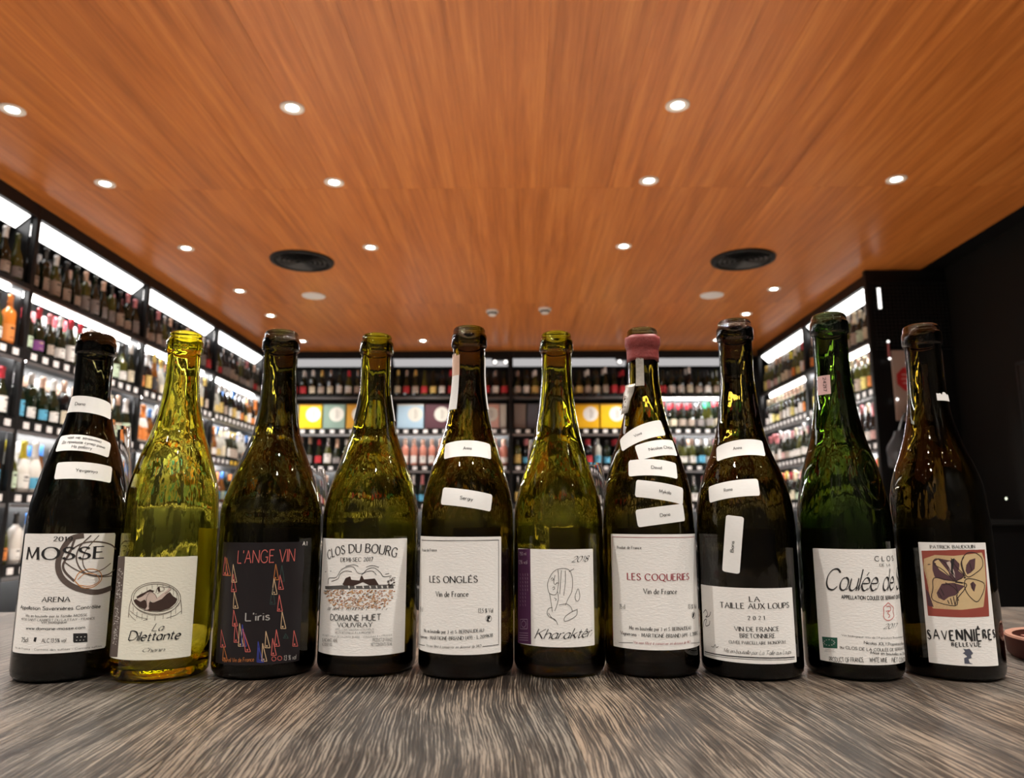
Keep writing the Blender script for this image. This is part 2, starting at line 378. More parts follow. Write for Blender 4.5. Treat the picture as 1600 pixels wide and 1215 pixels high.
# ------------------------------------------------------------------ shelving
SH = [EYE + z for z in (1.34, 0.96, 0.55, 0.13, -0.28, -0.69)]       # upper faces of the shelves
ORD = ['first', 'second', 'third', 'fourth', 'fifth', 'sixth', 'seventh', 'eighth', 'ninth', 'tenth', 'eleventh', 'twelfth', 'thirteenth', 'fourteenth', 'fifteenth']
SNAME = ['top', 'second', 'third', 'fourth', 'fifth', 'bottom']
DEPTH = 0.30
tag_b = MB(); tag_b.box(-0.024, 0.024, -0.0045, 0, -0.019, 0.019, M_TAG); tag_me = tag_b.mesh('price_tag')
tagy_b = MB(); tagy_b.box(-0.024, 0.024, -0.0045, 0, -0.019, 0.019, M_TAGY); tagy_me = tagy_b.mesh('price_tag')
def bay(loc, rz, W, label, singles, last=False, yellow=(), lit=(0, 1, 2, 3, 4)):
    M_P = M_PANEL if singles else M_PANEL_DIM
    """one shelving bay; local x runs along the wall, local -y faces the room, front plane at y=0"""
    t = empty('shelving_unit', loc, rz); tag(t, label, 'shelving', 'black wine shelving units')
    pw = 0.018
    for x in (0, W) if last else (0,):
        b = MB(); b.box(x - pw, x + pw, 0.0, 0.036, 0, CEIL - 0.002, M_BLACK); b.obj('post', t, bevel=0.003)
    b = MB(); b.box(W - 0.030, W - 0.020, 0.036, DEPTH, 0.05, CEIL - 0.09, M_METAL); b.obj('divider_panel', t)
    b = MB(); b.box(-0.017, W - 0.019, DEPTH, DEPTH + 0.012, 0.05, CEIL - 0.05, M_BACK); b.obj('back_panel', t)
    b = MB(); b.box(0.019, W - 0.019, 0.002, 0.03, CEIL - 0.085, CEIL - 0.002, M_BLACK); b.obj('fascia', t)
    b = MB(); b.box(-0.017, W - 0.019, 0.037, DEPTH, CEIL - 0.06, CEIL - 0.045, M_BLACK); b.obj('top_board', t)
    b = MB(); i = 0
    y0_, y1_, z0_, z1_ = 0.031, 0.115, CEIL - 0.086, CEIL - 0.160
    b.quad((0.02, y0_, z0_), (0.02, y1_, z1_), (W - 0.04, y1_, z1_), (W - 0.04, y0_, z0_), M_P)
    b.quad((0.02, y0_, z0_ + .002), (W - 0.04, y0_, z0_ + .002), (W - 0.04, y1_, z1_ + .002), (0.02, y1_, z1_ + .002), M_WHITE)
    b.obj('light_panel', t, fix=False)
    for k, z in enumerate(SH):
        b = MB(); b.box(0.019, W - 0.031, 0.0125, DEPTH - .001, z - 0.02, z, M_METAL); s = b.obj('shelf', t)
        b = MB(); b.box(0.019, W - 0.019, 0.0, 0.012, z - (0.035 if k == 0 else 0.062), z + 0.004, M_BLACK); b.obj('shelf_lip', s)
        b = MB(); b.box(0.019, W - 0.019, -0.002, 0.0, z - (0.036 if k == 0 else 0.085), z - (0.028 if k == 0 else 0.064), M_LIP); b.obj('lip_trim', s)
        if k < 5:
            b = MB(); y = 0.11
            b.box(0.03, W - 0.04, y - 0.009, y + 0.009, z - 0.038, z - 0.021, M_STRIP if k in lit else M_LIP); b.obj('light_strip', s)
        if k and k < 5:
            n = int((W - 0.1) / 0.1)
            if singles and k < 4:
                for j in range(n):
                    o = bpy.data.objects.new('price_tag', tagy_me if (k, j) in yellow else tag_me); link(o, s); o.location = (0.08 + j * (W - 0.16) / (n - 1), 0.0, z - 0.032)
            else:
                b = MB()
                for j in range(n):
                    x = 0.08 + j * (W - 0.16) / (n - 1); b.box(x - 0.024, x + 0.024, -0.0045, 0, z - 0.051, z - 0.013, M_TAG)
                o = b.obj('price_tags', s); o['kind'] = 'stuff'
    return t
HP = math.pi / 2
bays = []       # (kind, origin, rz, W, name)
BW = 1.335
for i, y in enumerate((1.50, 2.835, 4.17, 5.505, 6.84)):
    nm = ['nearest', 'near-corner', 'third', 'fourth', 'farthest'][i]
    # local x -> +Y, local -y -> +X : rotation +90 deg
    bays.append(('left', (-2.90, y, 0), HP, BW, i))
for i, x in enumerate((-2.87, -1.48, -0.11, 1.24)):
    bays.append(('back', (x, 8.20, 0), 0.0, (1.39, 1.37, 1.35, 1.36)[i], i))
for i, y in enumerate((8.175, 6.84)):
    bays.append(('right', (2.68, y, 0), -HP, BW, i))
BAYN = {'left': ['nearest left-wall bay', 'second left-wall bay', 'third left-wall bay', 'fourth left-wall bay', 'last left-wall bay'],
        'back': ['leftmost back-wall bay', 'second back-wall bay', 'third back-wall bay', 'rightmost back-wall bay'],
        'right': ['far right-wall bay', 'near right-wall bay']}
for side, loc, rz, W, i in bays:
    bay(loc, rz, W, 'black metal shelving unit with wine bottles, ' + BAYN[side][i], side != 'back', (side, i) in (('left', 4), ('back', 3), ('right', 1)), lit=(0, 1, 2, 3, 4) if side != 'back' else [(2, 4), (1, 3), (3,), (0, 1, 3)][i], yellow=((2, 4), (2, 5), (2, 6)) if (side, i) == ('left', 4) else ())
# end panel closing the right-hand shelving
b = MB(); b.box(2.63, 3.235, 5.425, 5.47, 0, CEIL - 0.003, M_BLACK)
tag(b.obj('partition_panel', bevel=0.004), 'tall black partition panel closing the end of the right-wall shelving', 'partition')

# ------------------------------------------------------------------ bottles on the shelves
def prof_bordeaux(h=0.30, r=0.037):
    return [(0.0, r * .9), (0.004, r), (h * .62, r), (h * .68, r * .90), (h * .73, r * .55), (h * .76, r * .40), (h * .93, r * .36), (h * .935, r * .42), (h * .98, r * .42), (h, r * .36)]
def prof_burgundy(h=0.295, r=0.040):
    return [(0.0, r * .9), (0.004, r), (h * .44, r), (h * .52, r * .90), (h * .61, r * .62), (h * .70, r * .43), (h * .78, r * .36), (h * .93, r * .34), (h * .935, r * .40), (h * .98, r * .40), (h, r * .34)]
def prof_sparkling(h=0.31, r=0.043):
    return [(0.0, r * .9), (0.004, r), (h * .42, r), (h * .52, r * .88), (h * .62, r * .62), (h * .72, r * .44), (h * .80, r * .38), (h * .92, r * .37), (h * .925, r * .44), (h * .98, r * .44), (h, r * .34)]
def prof_flute(h=0.325, r=0.036):
    return [(0.0, r * .9), (0.004, r), (h * .40, r), (h * .50, r * .88), (h * .62, r * .60), (h * .76, r * .41), (h * .93, r * .36), (h * .94, r * .42), (h * .98, r * .42), (h, r * .34)]
PROF = {'bordeaux': prof_bordeaux(), 'burgundy': prof_burgundy(), 'sparkling': prof_sparkling(), 'flute': prof_flute()}
GL = {'dark green': plain('shelf_glass_dark_green', (0.008, 0.014, 0.006), 0.05, 0, 0.6, 0.0),
      'black': plain('shelf_glass_black', (0.006, 0.006, 0.007), 0.05, 0, 0.6, 0.0),
      'olive': plain('shelf_glass_olive', (0.06, 0.065, 0.012), 0.05, 0, 0.6, 0.0),
      'amber': plain('shelf_glass_amber', (0.16, 0.055, 0.01), 0.05, 0, 0.6, 0.0),
      'clear': plain('shelf_glass_clear', (0.42, 0.42, 0.38), 0.05, 0, 0.6, 0.0),
      'rose': plain('shelf_glass_rose', (0.55, 0.22, 0.16), 0.05, 0, 0.6, 0.0),
      'white': plain('shelf_glass_white', (0.72, 0.70, 0.66), 0.2),
      'orange': plain('shelf_glass_orange', (0.75, 0.22, 0.03), 0.12, 0, 0.8, 0.6)}
CP = {'black': plain('capsule_black', (0.015, 0.014, 0.015), 0.3), 'pink': plain('capsule_pink', (0.62, 0.22, 0.24), 0.35),
      'red': plain('capsule_red', (0.55, 0.03, 0.05), 0.3), 'peach': plain('capsule_peach', (0.72, 0.48, 0.36), 0.4),
      'white': plain('capsule_white', (0.78, 0.77, 0.76), 0.35), 'gold': plain('capsule_gold', (0.75, 0.55, 0.16), 0.3, 0.5),
      'yellow': plain('capsule_yellow', (0.80, 0.66, 0.05), 0.4), 'silver': plain('capsule_silver', (0.5, 0.5, 0.52), 0.25, 0.8),
      'green': plain('capsule_green', (0.02, 0.42, 0.20), 0.3), 'blue': plain('capsule_blue', (0.05, 0.22, 0.65), 0.3), 'orange': plain('capsule_orange', (0.8, 0.25, 0.05), 0.3),
      'cream': plain('capsule_cream', (0.78, 0.68, 0.50), 0.4)}
LB = {'white': paper('shelf_label_white', (0.76, 0.75, 0.73)), 'cream': paper('shelf_label_cream', (0.66, 0.60, 0.46)),
      'beige': paper('shelf_label_beige', (0.40, 0.33, 0.28)), 'grey': paper('shelf_label_grey', (0.26, 0.24, 0.24)),
      'red': paper('shelf_label_red', (0.52, 0.03, 0.04)), 'orange': paper('shelf_label_orange', (0.72, 0.24, 0.05)),
      'blue': paper('shelf_label_blue', (0.10, 0.40, 0.62)), 'black': paper('shelf_label_black', (0.02, 0.02, 0.025)),
      'gold': paper('shelf_label_gold', (0.62, 0.45, 0.14)), 'mint': paper('shelf_label_mint', (0.52, 0.66, 0.50)),
      'purple': paper('shelf_label_purple', (0.20, 0.05, 0.22)), 'pink': paper('shelf_label_pink', (0.66, 0.42, 0.40)), 'yellow': paper('shelf_label_yellow', (0.74, 0.66, 0.22))}
def rad_at(prof, z):
    for (a, r0), (b2, r1) in zip(prof, prof[1:]):
        if a <= z <= b2: return r0 + (r1 - r0) * (z - a) / max(b2 - a, 1e-9)
    return prof[-1][1]
_cache = {}
def body_mesh(kind, g, seg=14):
    k = ('b', kind, g, seg)
    if k not in _cache:
        b = MB(); b.lathe(PROF[kind], GL[g], seg); me = b.mesh('bottle_body', True); _cache[k] = me
    return _cache[k]
def cap_mesh(kind, c, seg=12):
    k = ('c', kind, c)
    if k not in _cache:
        P = PROF[kind]; h = P[-1][0]; z0 = h * (0.77 if kind != 'sparkling' else 0.66)
        zs = [z0] + [z for z, r in P if z > z0]
        b = MB(); b.lathe([(z, rad_at(P, z) + 0.0009) for z in zs[:-1]] + [(h + 0.001, P[-1][1] + 0.0006)], CP[c], seg); _cache[k] = b.mesh('capsule', True)
    return _cache[k]
def lab_mesh(kind, c, var):
    k = ('l', kind, c, var)
    if k not in _cache:
        P = PROF[kind]; h = P[-1][0]; r = P[1][1] + 0.0007
        z0 = h * 0.09; z1 = h * (0.30, 0.36, 0.41)[var]
        w = (1.15, 1.0, 1.3)[var]
        b = MB(); b.lathe([(z0, r), (z1, r)], LB[c], 8, a0=-HP - w, a1=-HP + w)
        dark = INK['ink'] if c not in ('black', 'purple') else INK['sand']
        for q, (f0, f1, ww) in enumerate(((0.72, 0.84, 0.55), (0.50, 0.56, 0.7), (0.2, 0.24, 0.6))):
            if (var + q) % 2 == 0 or q == 0:
                b.lathe([(z0 + (z1 - z0) * f0, r + 0.0004), (z0 + (z1 - z0) * f1, r + 0.0004)], dark if q != 1 else INK['grey'], 5, a0=-HP - ww * .6, a1=-HP + ww * .6)
        _cache[k] = b.mesh('label', True)
    return _cache[k]

def choose(side, i, k, j, rnd):
    kind = rnd.choice(['bordeaux', 'burgundy', 'burgundy', 'sparkling', 'flute'])
    g = rnd.choice(['dark green', 'dark green', 'black', 'olive', 'dark green'])
    if side == 'left':
        if k == 0: cap = rnd.choice([None, None, 'pink', 'peach', 'black', 'black', 'silver', 'white']); lab = rnd.choice(['beige', 'grey', 'beige', 'white', 'red', 'beige']); kind = rnd.choice(['burgundy', 'burgundy', 'bordeaux'])
        elif k == 1: cap = rnd.choice(['pink', 'red', 'white', 'black', 'gold', 'pink', 'white']); lab = rnd.choice(['white', 'mint', 'beige', 'white', 'white', 'cream'])
        elif k == 2: cap = rnd.choice(['white', 'pink', 'peach', 'white', 'red', 'cream']); lab = rnd.choice(['white', 'white', 'cream', 'mint', 'orange'])
        else: cap = rnd.choice(['yellow', 'white', 'blue', 'black', 'orange']); lab = rnd.choice(['white', 'mint', 'blue', 'orange', 'cream']); g = rnd.choice(['olive', 'white', 'dark green', 'amber'])
        if i >= 3 and k in (1, 2): cap = rnd.choice(['blue', 'white', 'silver', 'orange', 'white', 'gold']); lab = rnd.choice(['gold', 'white', 'beige', 'white', 'orange', 'black', 'cream']); g = rnd.choice(['amber', 'black', 'clear', 'dark green'])
    elif side == 'back':
        if k == 0: cap = rnd.choice(['black', 'silver', None, 'red', 'white', 'gold', None]); lab = rnd.choice(['cream', 'white', 'beige', 'red', 'gold', 'white']); kind = rnd.choice(['burgundy', 'bordeaux', 'burgundy', 'flute'])
        elif k == 1: cap = rnd.choice(['red', 'green', 'white', 'red', 'silver', 'green']); lab = rnd.choice(['beige', 'white', 'cream', 'grey'])
        else: cap = rnd.choice(['red', 'pink', 'silver', 'black', 'peach', 'white']); lab = rnd.choice(['white', 'red', 'grey', 'white', 'gold', 'blue', 'pink'])
        if i == 1 and k == 2: cap = 'peach'; lab = 'white'; g = 'rose'; kind = 'bordeaux'
    else:
        cap = rnd.choice(['yellow', 'gold', 'white', 'cream', 'peach', 'white', 'red']); lab = rnd.choice(['white', 'cream', 'pink', 'orange', 'yellow', 'white', 'beige', 'mint'])
        if k == 1: cap = rnd.choice(['cream', 'cream', 'white', 'peach']); lab = rnd.choice(['orange', 'beige', 'white', 'white', 'yellow']); kind = 'bordeaux'
        if k == 0 and i == 0: g = rnd.choice(['olive', 'dark green'])
        if k == 2: cap = rnd.choice(['peach', 'white', 'cream', 'pink']); lab = rnd.choice(['white', 'pink', 'beige', 'white'])
    return kind, g, cap, lab
SPEC = {('left', 2, 2, 0): ('burgundy', 'dark green', 'peach', 'blue'), ('left', 2, 2, 1): ('bordeaux', 'dark green', 'white', 'white'), ('left', 2, 2, 2): ('burgundy', 'dark green', 'peach', 'blue'), ('left', 2, 2, 3): ('burgundy', 'dark green', 'white', 'white'),
        ('left', 1, 1, 11): ('bordeaux', 'orange', 'orange', 'orange'), ('left', 1, 1, 10): ('burgundy', 'olive', 'black', 'white'),
        ('left', 2, 1, 0): ('sparkling', 'dark green', 'white', 'mint'), ('left', 2, 1, 1): ('burgundy', 'dark green', 'red', 'purple'), ('left', 2, 1, 2): ('burgundy', 'dark green', 'pink', 'beige'), ('left', 2, 1, 3): ('burgundy', 'dark green', 'white', 'white'),
        ('left', 2, 3, 0): ('burgundy', 'olive', 'yellow', 'mint'), ('left', 2, 3, 1): ('sparkling', 'white', 'yellow', 'white'),
        ('left', 3, 2, 0): ('sparkling', 'white', 'white', 'orange'), ('left', 3, 2, 1): ('sparkling', 'white', 'orange', 'orange'),
        ('back', 2, 2, 7): ('bordeaux', 'black', 'red', 'red'), ('back', 2, 2, 8): ('bordeaux', 'black', 'red', 'red'), ('back', 2, 2, 9): ('bordeaux', 'clear', 'silver', 'blue'),
        ('back', 3, 1, 1): ('bordeaux', 'dark green', 'green', 'beige'), ('back', 3, 1, 0): ('bordeaux', 'dark green', 'green', 'beige'), ('back', 0, 0, 3): ('burgundy', 'dark green', 'white', 'red')}
cands = []; back_rows = []
for side, loc, rz, W, i in bays:
    n = {'left': 12, 'back': 13, 'right': 12}[side]
    R = Matrix.Rotation(rz, 4, 'Z')
    for k in range(5):
        if side == 'back' and k == 1 and i < 3: continue        # cartons stand there
        for j in range(n):
            rnd = random.Random(hash((side == 'left', side == 'back', i, k, j)) % 100000)
            lx = 0.075 + (W - 0.15) * j / (n - 1)
            p = Vector(loc) + R @ Vector((lx, 0.062 + 0.004 * rnd.random(), 0)); p.z = SH[k] + 0.0003
            spec = SPEC.get((side, i, k, j)) or choose(side, i, k, j, rnd)
            # how large it shows and whether the frame holds it
            d = p.y * math.cos(0.17) + (p.z - EYE) * math.sin(0.17)
            px = 814 + 1150 * p.x / max(d, 0.1)
            pyy = 805 - 1150 * (p.z + 0.15 - EYE) / max(p.y, 0.1)
            vis = d > 0.5 and -30 < px < 1630 and p.y > 0
            jj = j if side != 'right' else j
            cands.append((1 / max(d, 0.1), vis, px, pyy, side, i, k, j, p, rz, spec, n))
            q = Vector(loc) + R @ Vector((lx - 0.02, 0.062 + 0.105, 0)); q.z = SH[k] + 0.0003
            back_rows.append((side, k, q, rz, spec, d > 0.5 and -60 < px < 1660 and p.y > 1))
# the first 290 by size in the picture stand as things of their own, what is hidden below the table line is left out
def hidden(c):
    _, vis, px, py, side, i, k, j, p, rz, spec, n = c
    if not vis: return True
    if k >= 3 and side != 'left' and py > 800: return True
    if k == 4 and not (side == 'left' and px < 60): return True
    if k == 3 and side == 'left' and px > 60: return True
    if side == 'left' and k in (2, 3) and 62 < px < 172 and py > 660: return True
    return False
shown = [c for c in cands if not hidden(c)]
shown.sort(key=lambda c: -c[0])
rest = shown[300:]; shown = shown[:300]
CAPW = {None: 'bare neck', 'black': 'black capsule', 'pink': 'pink capsule', 'red': 'red capsule', 'peach': 'peach capsule', 'white': 'white capsule', 'gold': 'gold capsule', 'yellow': 'yellow capsule', 'silver': 'silver capsule', 'green': 'green capsule', 'blue': 'blue capsule', 'orange': 'orange capsule', 'cream': 'cream capsule'}
for _, vis, px, py, side, i, k, j, p, rz, (kind, g, cap, lab), n in shown:
    rnd = random.Random(int(px * 7 + k))
    o = bpy.data.objects.new('wine_bottle', body_mesh(kind, g)); link(o); o.location = p
    o.rotation_euler = (0, 0, rz + (rnd.random() - .5) * 0.5)
    s = 0.97 + 0.06 * rnd.random(); o.scale = (1, 1, s)
    tag(o, '%s bottle, %s, %s label, %s from left on %s shelf, %s' % (g, CAPW[cap], lab, ORD[j], SNAME[k], BAYN[side][i]), 'bottle',
        'bottles on the %s shelf, %s' % (SNAME[k], BAYN[side][i]))
    if cap:
        c = bpy.data.objects.new('capsule', cap_mesh(kind, cap)); link(c, o)
    l = bpy.data.objects.new('label', lab_mesh(kind, lab, rnd.randrange(3))); link(l, o)
def stuff_rows(name, items, label):
    b = MB()
    for p, rz, (kind, g, cap, lab) in items:
        b.lathe(PROF[kind], GL[g], 8, c=p)
        if cap:
            P = PROF[kind]; h = P[-1][0]
            b.lathe([(h * .78, P[5][1] * 1.0 + .001), (h * .98, P[-2][1] + .001), (h + .001, P[-1][1])], CP[cap], 8, c=p)
        a = rz - HP; r = P0 = PROF[kind][1][1] + 0.0007; h = PROF[kind][-1][0]
        b.lathe([(h * .10, r), (h * .36, r)], LB[lab], 5, c=p, a0=a - 1.1, a1=a + 1.1)
    o = b.obj(name, smooth=True, fix=False); tag(o, label, 'bottles', kind='stuff'); return o
stuff_rows('bottle_rows', [(tuple(c[8]), c[9], c[10]) for c in rest], 'smallest farthest wine bottles on the lower back-wall and right-wall shelves')
stuff_rows('second_row_bottles', [(tuple(q), rz, sp) for side, k, q, rz, sp, v in back_rows if v and k < 4 and not (side == 'back' and k > 2)], 'second row of wine bottles half hidden behind the front row on shelves')

# cartons on the second shelf of the back wall
CARD = {n: plain('carton_' + n.replace(' ', '_'), c, 0.5) for n, c in {'bright yellow': (0.85, 0.60, 0.0), 'grey green': (0.22, 0.33, 0.28), 'amber': (0.55, 0.27, 0.01), 'pale blue': (0.38, 0.55, 0.70), 'maroon': (0.09, 0.03, 0.045), 'salmon and white': (0.72, 0.42, 0.36), 'off white': (0.66, 0.65, 0.60), 'brown grey': (0.22, 0.18, 0.16), 'slate': (0.10, 0.11, 0.14), 'golden yellow': (0.85, 0.47, 0.0), 'yellow orange': (0.85, 0.52, 0.0), 'grey': (0.3, 0.3, 0.31)}.items()}
def at_back(px): return (px - 814) / 1150 * 8.28
for col, x0, x1, disc in [('grey', 424, 462, 1), ('bright yellow', 464, 500, 1), ('grey green', 502, 537, 1), ('amber', 539, 573, 1), ('off white', 575, 601, 0),
                    ('pale blue', 619, 661, 1), ('maroon', 663, 703, 1), ('grey green', 705, 742, 1), ('salmon and white', 744, 780, 1), ('off white', 781, 791, 0),
                    ('brown grey', 803, 822, 0), ('slate', 824, 858, 0), ('grey', 860, 894, 1), ('golden yellow', 896, 937, 1), ('yellow orange', 939, 978, 1)]:
    a, c = at_back(x0), at_back(x1); W = c - a
    t = empty('wine_carton', ((a + c) / 2, 8.26, SH[1])); near_ = 'maroon carton' if x0 == 705 else 'pale blue carton'
    extra = {424: 'at the left end of the row', 464: 'left of a grey green carton', 502: 'between yellow and amber cartons', 539: 'right of a grey green carton', 575: 'beside the first inner post', 619: 'right of the first inner post', 663: 'beside the pale blue carton', 705: 'right of the maroon carton', 744: 'left of a narrow white carton', 781: 'narrow, left of the middle post', 803: 'right of the middle post', 824: 'right of the brown grey carton', 860: 'between slate and golden cartons', 896: 'left one of two yellow neighbours', 939: 'rightmost carton of the row'}[x0]
    tag(t, '%s wine carton on the back wall, %s' % (col, extra), 'carton', 'wine cartons on the back wall second shelf')
    b = MB(); b.box(-W / 2 + .002, W / 2 - .002, 0, 0.19, 0.0005, 0.27, CARD[col]); b.obj('box', t, bevel=0.004)
    b = MB(); b.box(-W / 2 + .0, W / 2 - .0, -0.002, 0.192, 0.271, 0.285, CARD['amber'] if 'yellow' in col else CARD[col] if col != 'pale blue' else CARD['off white']); b.obj('lid', t)
    if disc:
        rr_ = min(0.085, W * .36)
        b = MB(); cx = W / 2 - rr_ - .012
        b.lathe([(-0.0008, 0.0), (-0.0008, rr_)], LB['white'] if 'yellow' in col else CARD['off white'], 20, c=(cx, 0, 0.17), caps=False, axis='y'); b.obj('round_print', t, fix=False)
        b = MB(); b.box(cx - .003, cx + .003, -0.0026, -0.0012, 0.12, 0.225, INK['grey']); b.box(cx + .02, cx + .024, -0.0026, -0.0012, 0.13, 0.21, INK['grey']); b.obj('printed_lines', t)
# small track spotlights near the posts of the back wall
for x, y, z, w in ((-0.23, 8.12, EYE + 1.70, 'middle post'), (1.17, 8.12, EYE + 1.70, 'right inner post')):
    t = empty('clip_spotlight', (x, y, z)); tag(t, 'small black double spotlight on top shelf beside the %s of the back wall' % w, 'spotlight', 'small shelf spotlights')
    b = MB(); b.box(-0.10, 0.10, 0.02, 0.05, 0.03, 0.05, M_BLACK); b.box(-0.01, 0.01, 0.02, 0.085, 0.03, 0.045, M_BLACK); b.obj('bracket', t)
    for s in (-0.06, 0.06):
        b = MB(); b.lathe([(0.05, 0.022), (-0.01, 0.030), (-0.012, 0.026)], M_BLACK, 14, c=(s, 0, 0.0), axis='y'); h = b.obj('lamp_head', t, True)
        b = MB(); b.lathe([(-0.013, 0.0), (-0.013, 0.022)], M_GLINT, 14, c=(s, 0, 0.0), caps=False, axis='y'); b.obj('lamp_face', h)

# ------------------------------------------------------------------ right-hand corner: mesh panel, poster, bags
t = empty('wire_mesh_panel', (2.66, 5.405, 0)); tag(t, 'black wire mesh grid with faint glints on the partition above the poster', 'wire rack')
b = MB(); b.box(0.0, 0.56, -0.008, 0.008, EYE + 1.222, EYE + 1.237, M_BLACK); b.obj('bottom_rail', t)
b = MB(); b.box(0.0, 0.56, -0.008, 0.008, EYE + 1.74, EYE + 1.755, M_BLACK); b.obj('top_rail', t)
b = MB()
for k in range(19): b.box(0.01 + k * .03, 0.013 + k * .03, -0.002, 0.001, EYE + 1.237, EYE + 1.74, M_METAL)
b.obj('upright_wires', t)['kind'] = 'stuff'
b = MB()
for k in range(18): b.box(0.0, 0.56, -0.005, -0.002, EYE + 1.25 + k * .028, EYE + 1.253 + k * .028, M_METAL)
b.obj('cross_wires', t)['kind'] = 'stuff'
t = empty('bar_lamp', (2.70, 5.38, 0)); tag(t, 'narrow upright lit bar lamp on the black partition edge', 'lamp')
b = MB(); b.box(-0.016, 0.016, 0.0, 0.02, EYE + 1.52, EYE + 1.70, M_BLACK); b.obj('housing', t)
b = MB(); b.box(-0.011, 0.011, -0.004, 0.0, EYE + 1.53, EYE + 1.69, M_GLINT); b.obj('lit_strip', t)
t = empty('bar_lamp', (2.735, 5.38, 0)); tag(t, 'short pinkish lit bar lamp lower on the black partition, left of the poster', 'lamp')
b = MB(); b.box(-0.013, 0.013, 0.0, 0.02, EYE + 1.15, EYE + 1.27, M_BLACK); b.obj('housing', t)
b = MB(); b.box(-0.007, 0.007, -0.004, 0.0, EYE + 1.16, EYE + 1.26, CP['pink']); b.obj('pink_cover', t)
for z in (1.145, 1.275, 0.84):
    b = MB(); b.lathe([(-0.006, 0.0), (-0.006, 0.010)], M_GLINT, 10, c=(0 if z > 1 else .03, 0, EYE + z), caps=False, axis='y'); b.obj('lamp_dot', t)
# poster
t = empty('warning_poster', (2.95, 5.40, EYE + 0.95)); tag(t, 'pinkish grey poster with a red octagon sign on black partition', 'poster')
b = MB(); b.box(-0.19, 0.19, 0.0, 0.012, -0.265, 0.265, plain('poster_board', (0.46, 0.37, 0.33), 0.6)); b.obj('board', t, bevel=0.008)
b = MB(); b.lathe([(-0.0015, 0.0), (-0.0015, 0.095)], plain('poster_red', (0.55, 0.03, 0.035), 0.5), 8, c=(-0.075, 0, 0.045), caps=False, axis='y', a0=math.pi / 8, a1=2 * math.pi + math.pi / 8); b.obj('red_octagon', t, fix=False)
b = MB()
for q, w in enumerate((0.05, 0.055, 0.045)): b.box(-.075 - w, -.075 + w, -0.003, -0.002, 0.075 - q * .032, 0.083 - q * .032, LB['pink'])
b.obj('octagon_lines', t)
b = MB()
for q in range(4): b.box(-0.12, 0.12, -0.003, -0.002, -0.16 - q * .018, -0.152 - q * .018, INK['grey'])
b.obj('small_print', t)
# counter under the poster
t = empty('side_counter', (2.92, 4.98, 0)); tag(t, 'black side counter against the right wall holding a paper bag', 'counter')
b = MB(); b.box(-0.27, 0.30, -0.30, 0.38, 0, EYE - 0.06, M_BLACK); b.obj('cabinet', t, bevel=0.004)
b = MB(); b.box(-0.29, 0.31, -0.32, 0.39, EYE - 0.059, EYE - 0.03, M_WALLB); b.obj('worktop', t, bevel=0.003)
def crumple(bm, amp, sc, seed):
    from mathutils import noise
    for v in bm.verts:
        n = noise.noise_vector(v.co * sc + Vector((seed, seed * 2, 0))); v.co += Vector(n) * amp
def bag(name, mat, w, d, h, loc, amp, sc, taper, label, cat):
    t = empty(name, loc); tag(t, label, cat)
    bm = bmesh.new(); bmesh.ops.create_grid(bm, x_segments=1, y_segments=1, size=0.5); bm.clear()
    N, Mz = 28, 18; rings = []
    for k in range(Mz + 1):
        z = k / Mz; f = 1 - taper * z ** 1.5; ring = []
        for j in range(N):
            a = 2 * math.pi * j / N; cx, cy = math.cos(a), math.sin(a)
            e = 4; rr_ = (abs(cx) ** e + abs(cy) ** e) ** (-1 / e)
            ring.append(bm.verts.new((cx * rr_ * w / 2 * f, cy * rr_ * d / 2 * (1 - (taper * 1.3) * z), z * h)))
        rings.append(ring)
    for k in range(Mz):
        for j in range(N): bm.faces.new((rings[k][j], rings[k][(j + 1) % N], rings[k + 1][(j + 1) % N], rings[k + 1][j]))
    bm.faces.new(list(reversed(rings[0])))
    low = min(v.co.z for v in bm.verts)
    crumple(bm, amp, sc, len(name))
    for v in bm.verts:
        if v.co.z < 0.004: v.co.z = 0.001
    me = bpy.data.meshes.new('bag_body'); bm.to_mesh(me); bm.free(); me.materials.append(mat)
    for p in me.polygons: p.use_smooth = True
    o = bpy.data.objects.new('bag_body', me); link(o, t)
    return t
M_CLOTH = plain('black_bag_cloth', (0.02, 0.022, 0.027), 0.45)
bag('paper_bag', plain('kraft_paper', (0.50, 0.38, 0.29), 0.7), 0.20, 0.14, 0.36, (2.70, 4.92, EYE - 0.03), 0.022, 9, 0.35, 'crumpled light brown paper bag below the black hanging bag', 'bag')
t = bag('hanging_bag', M_CLOTH, 0.30, 0.12, 0.26, (2.735, 5.20, EYE + 0.33), 0.03, 8, 0.25, 'dark cloth bag hanging below the poster on the black partition', 'bag')
b = MB(); b.tube([(-0.08, 0, 0.22), (0.0, 0.06, 0.36), (0.06, 0.12, 0.40), (0.12, 0.04, 0.33), (0.08, -0.02, 0.18), (0.05, -0.06, 0.02)], 0.011, M_CLOTH, 6); b.obj('strap', t, True)
b = MB(); b.tube([(0.06, 0.172, 0.41), (0.06, 0.11, 0.39), (0.06, 0.105, 0.42)], 0.006, M_METAL, 6); b.obj('hook', t, True)
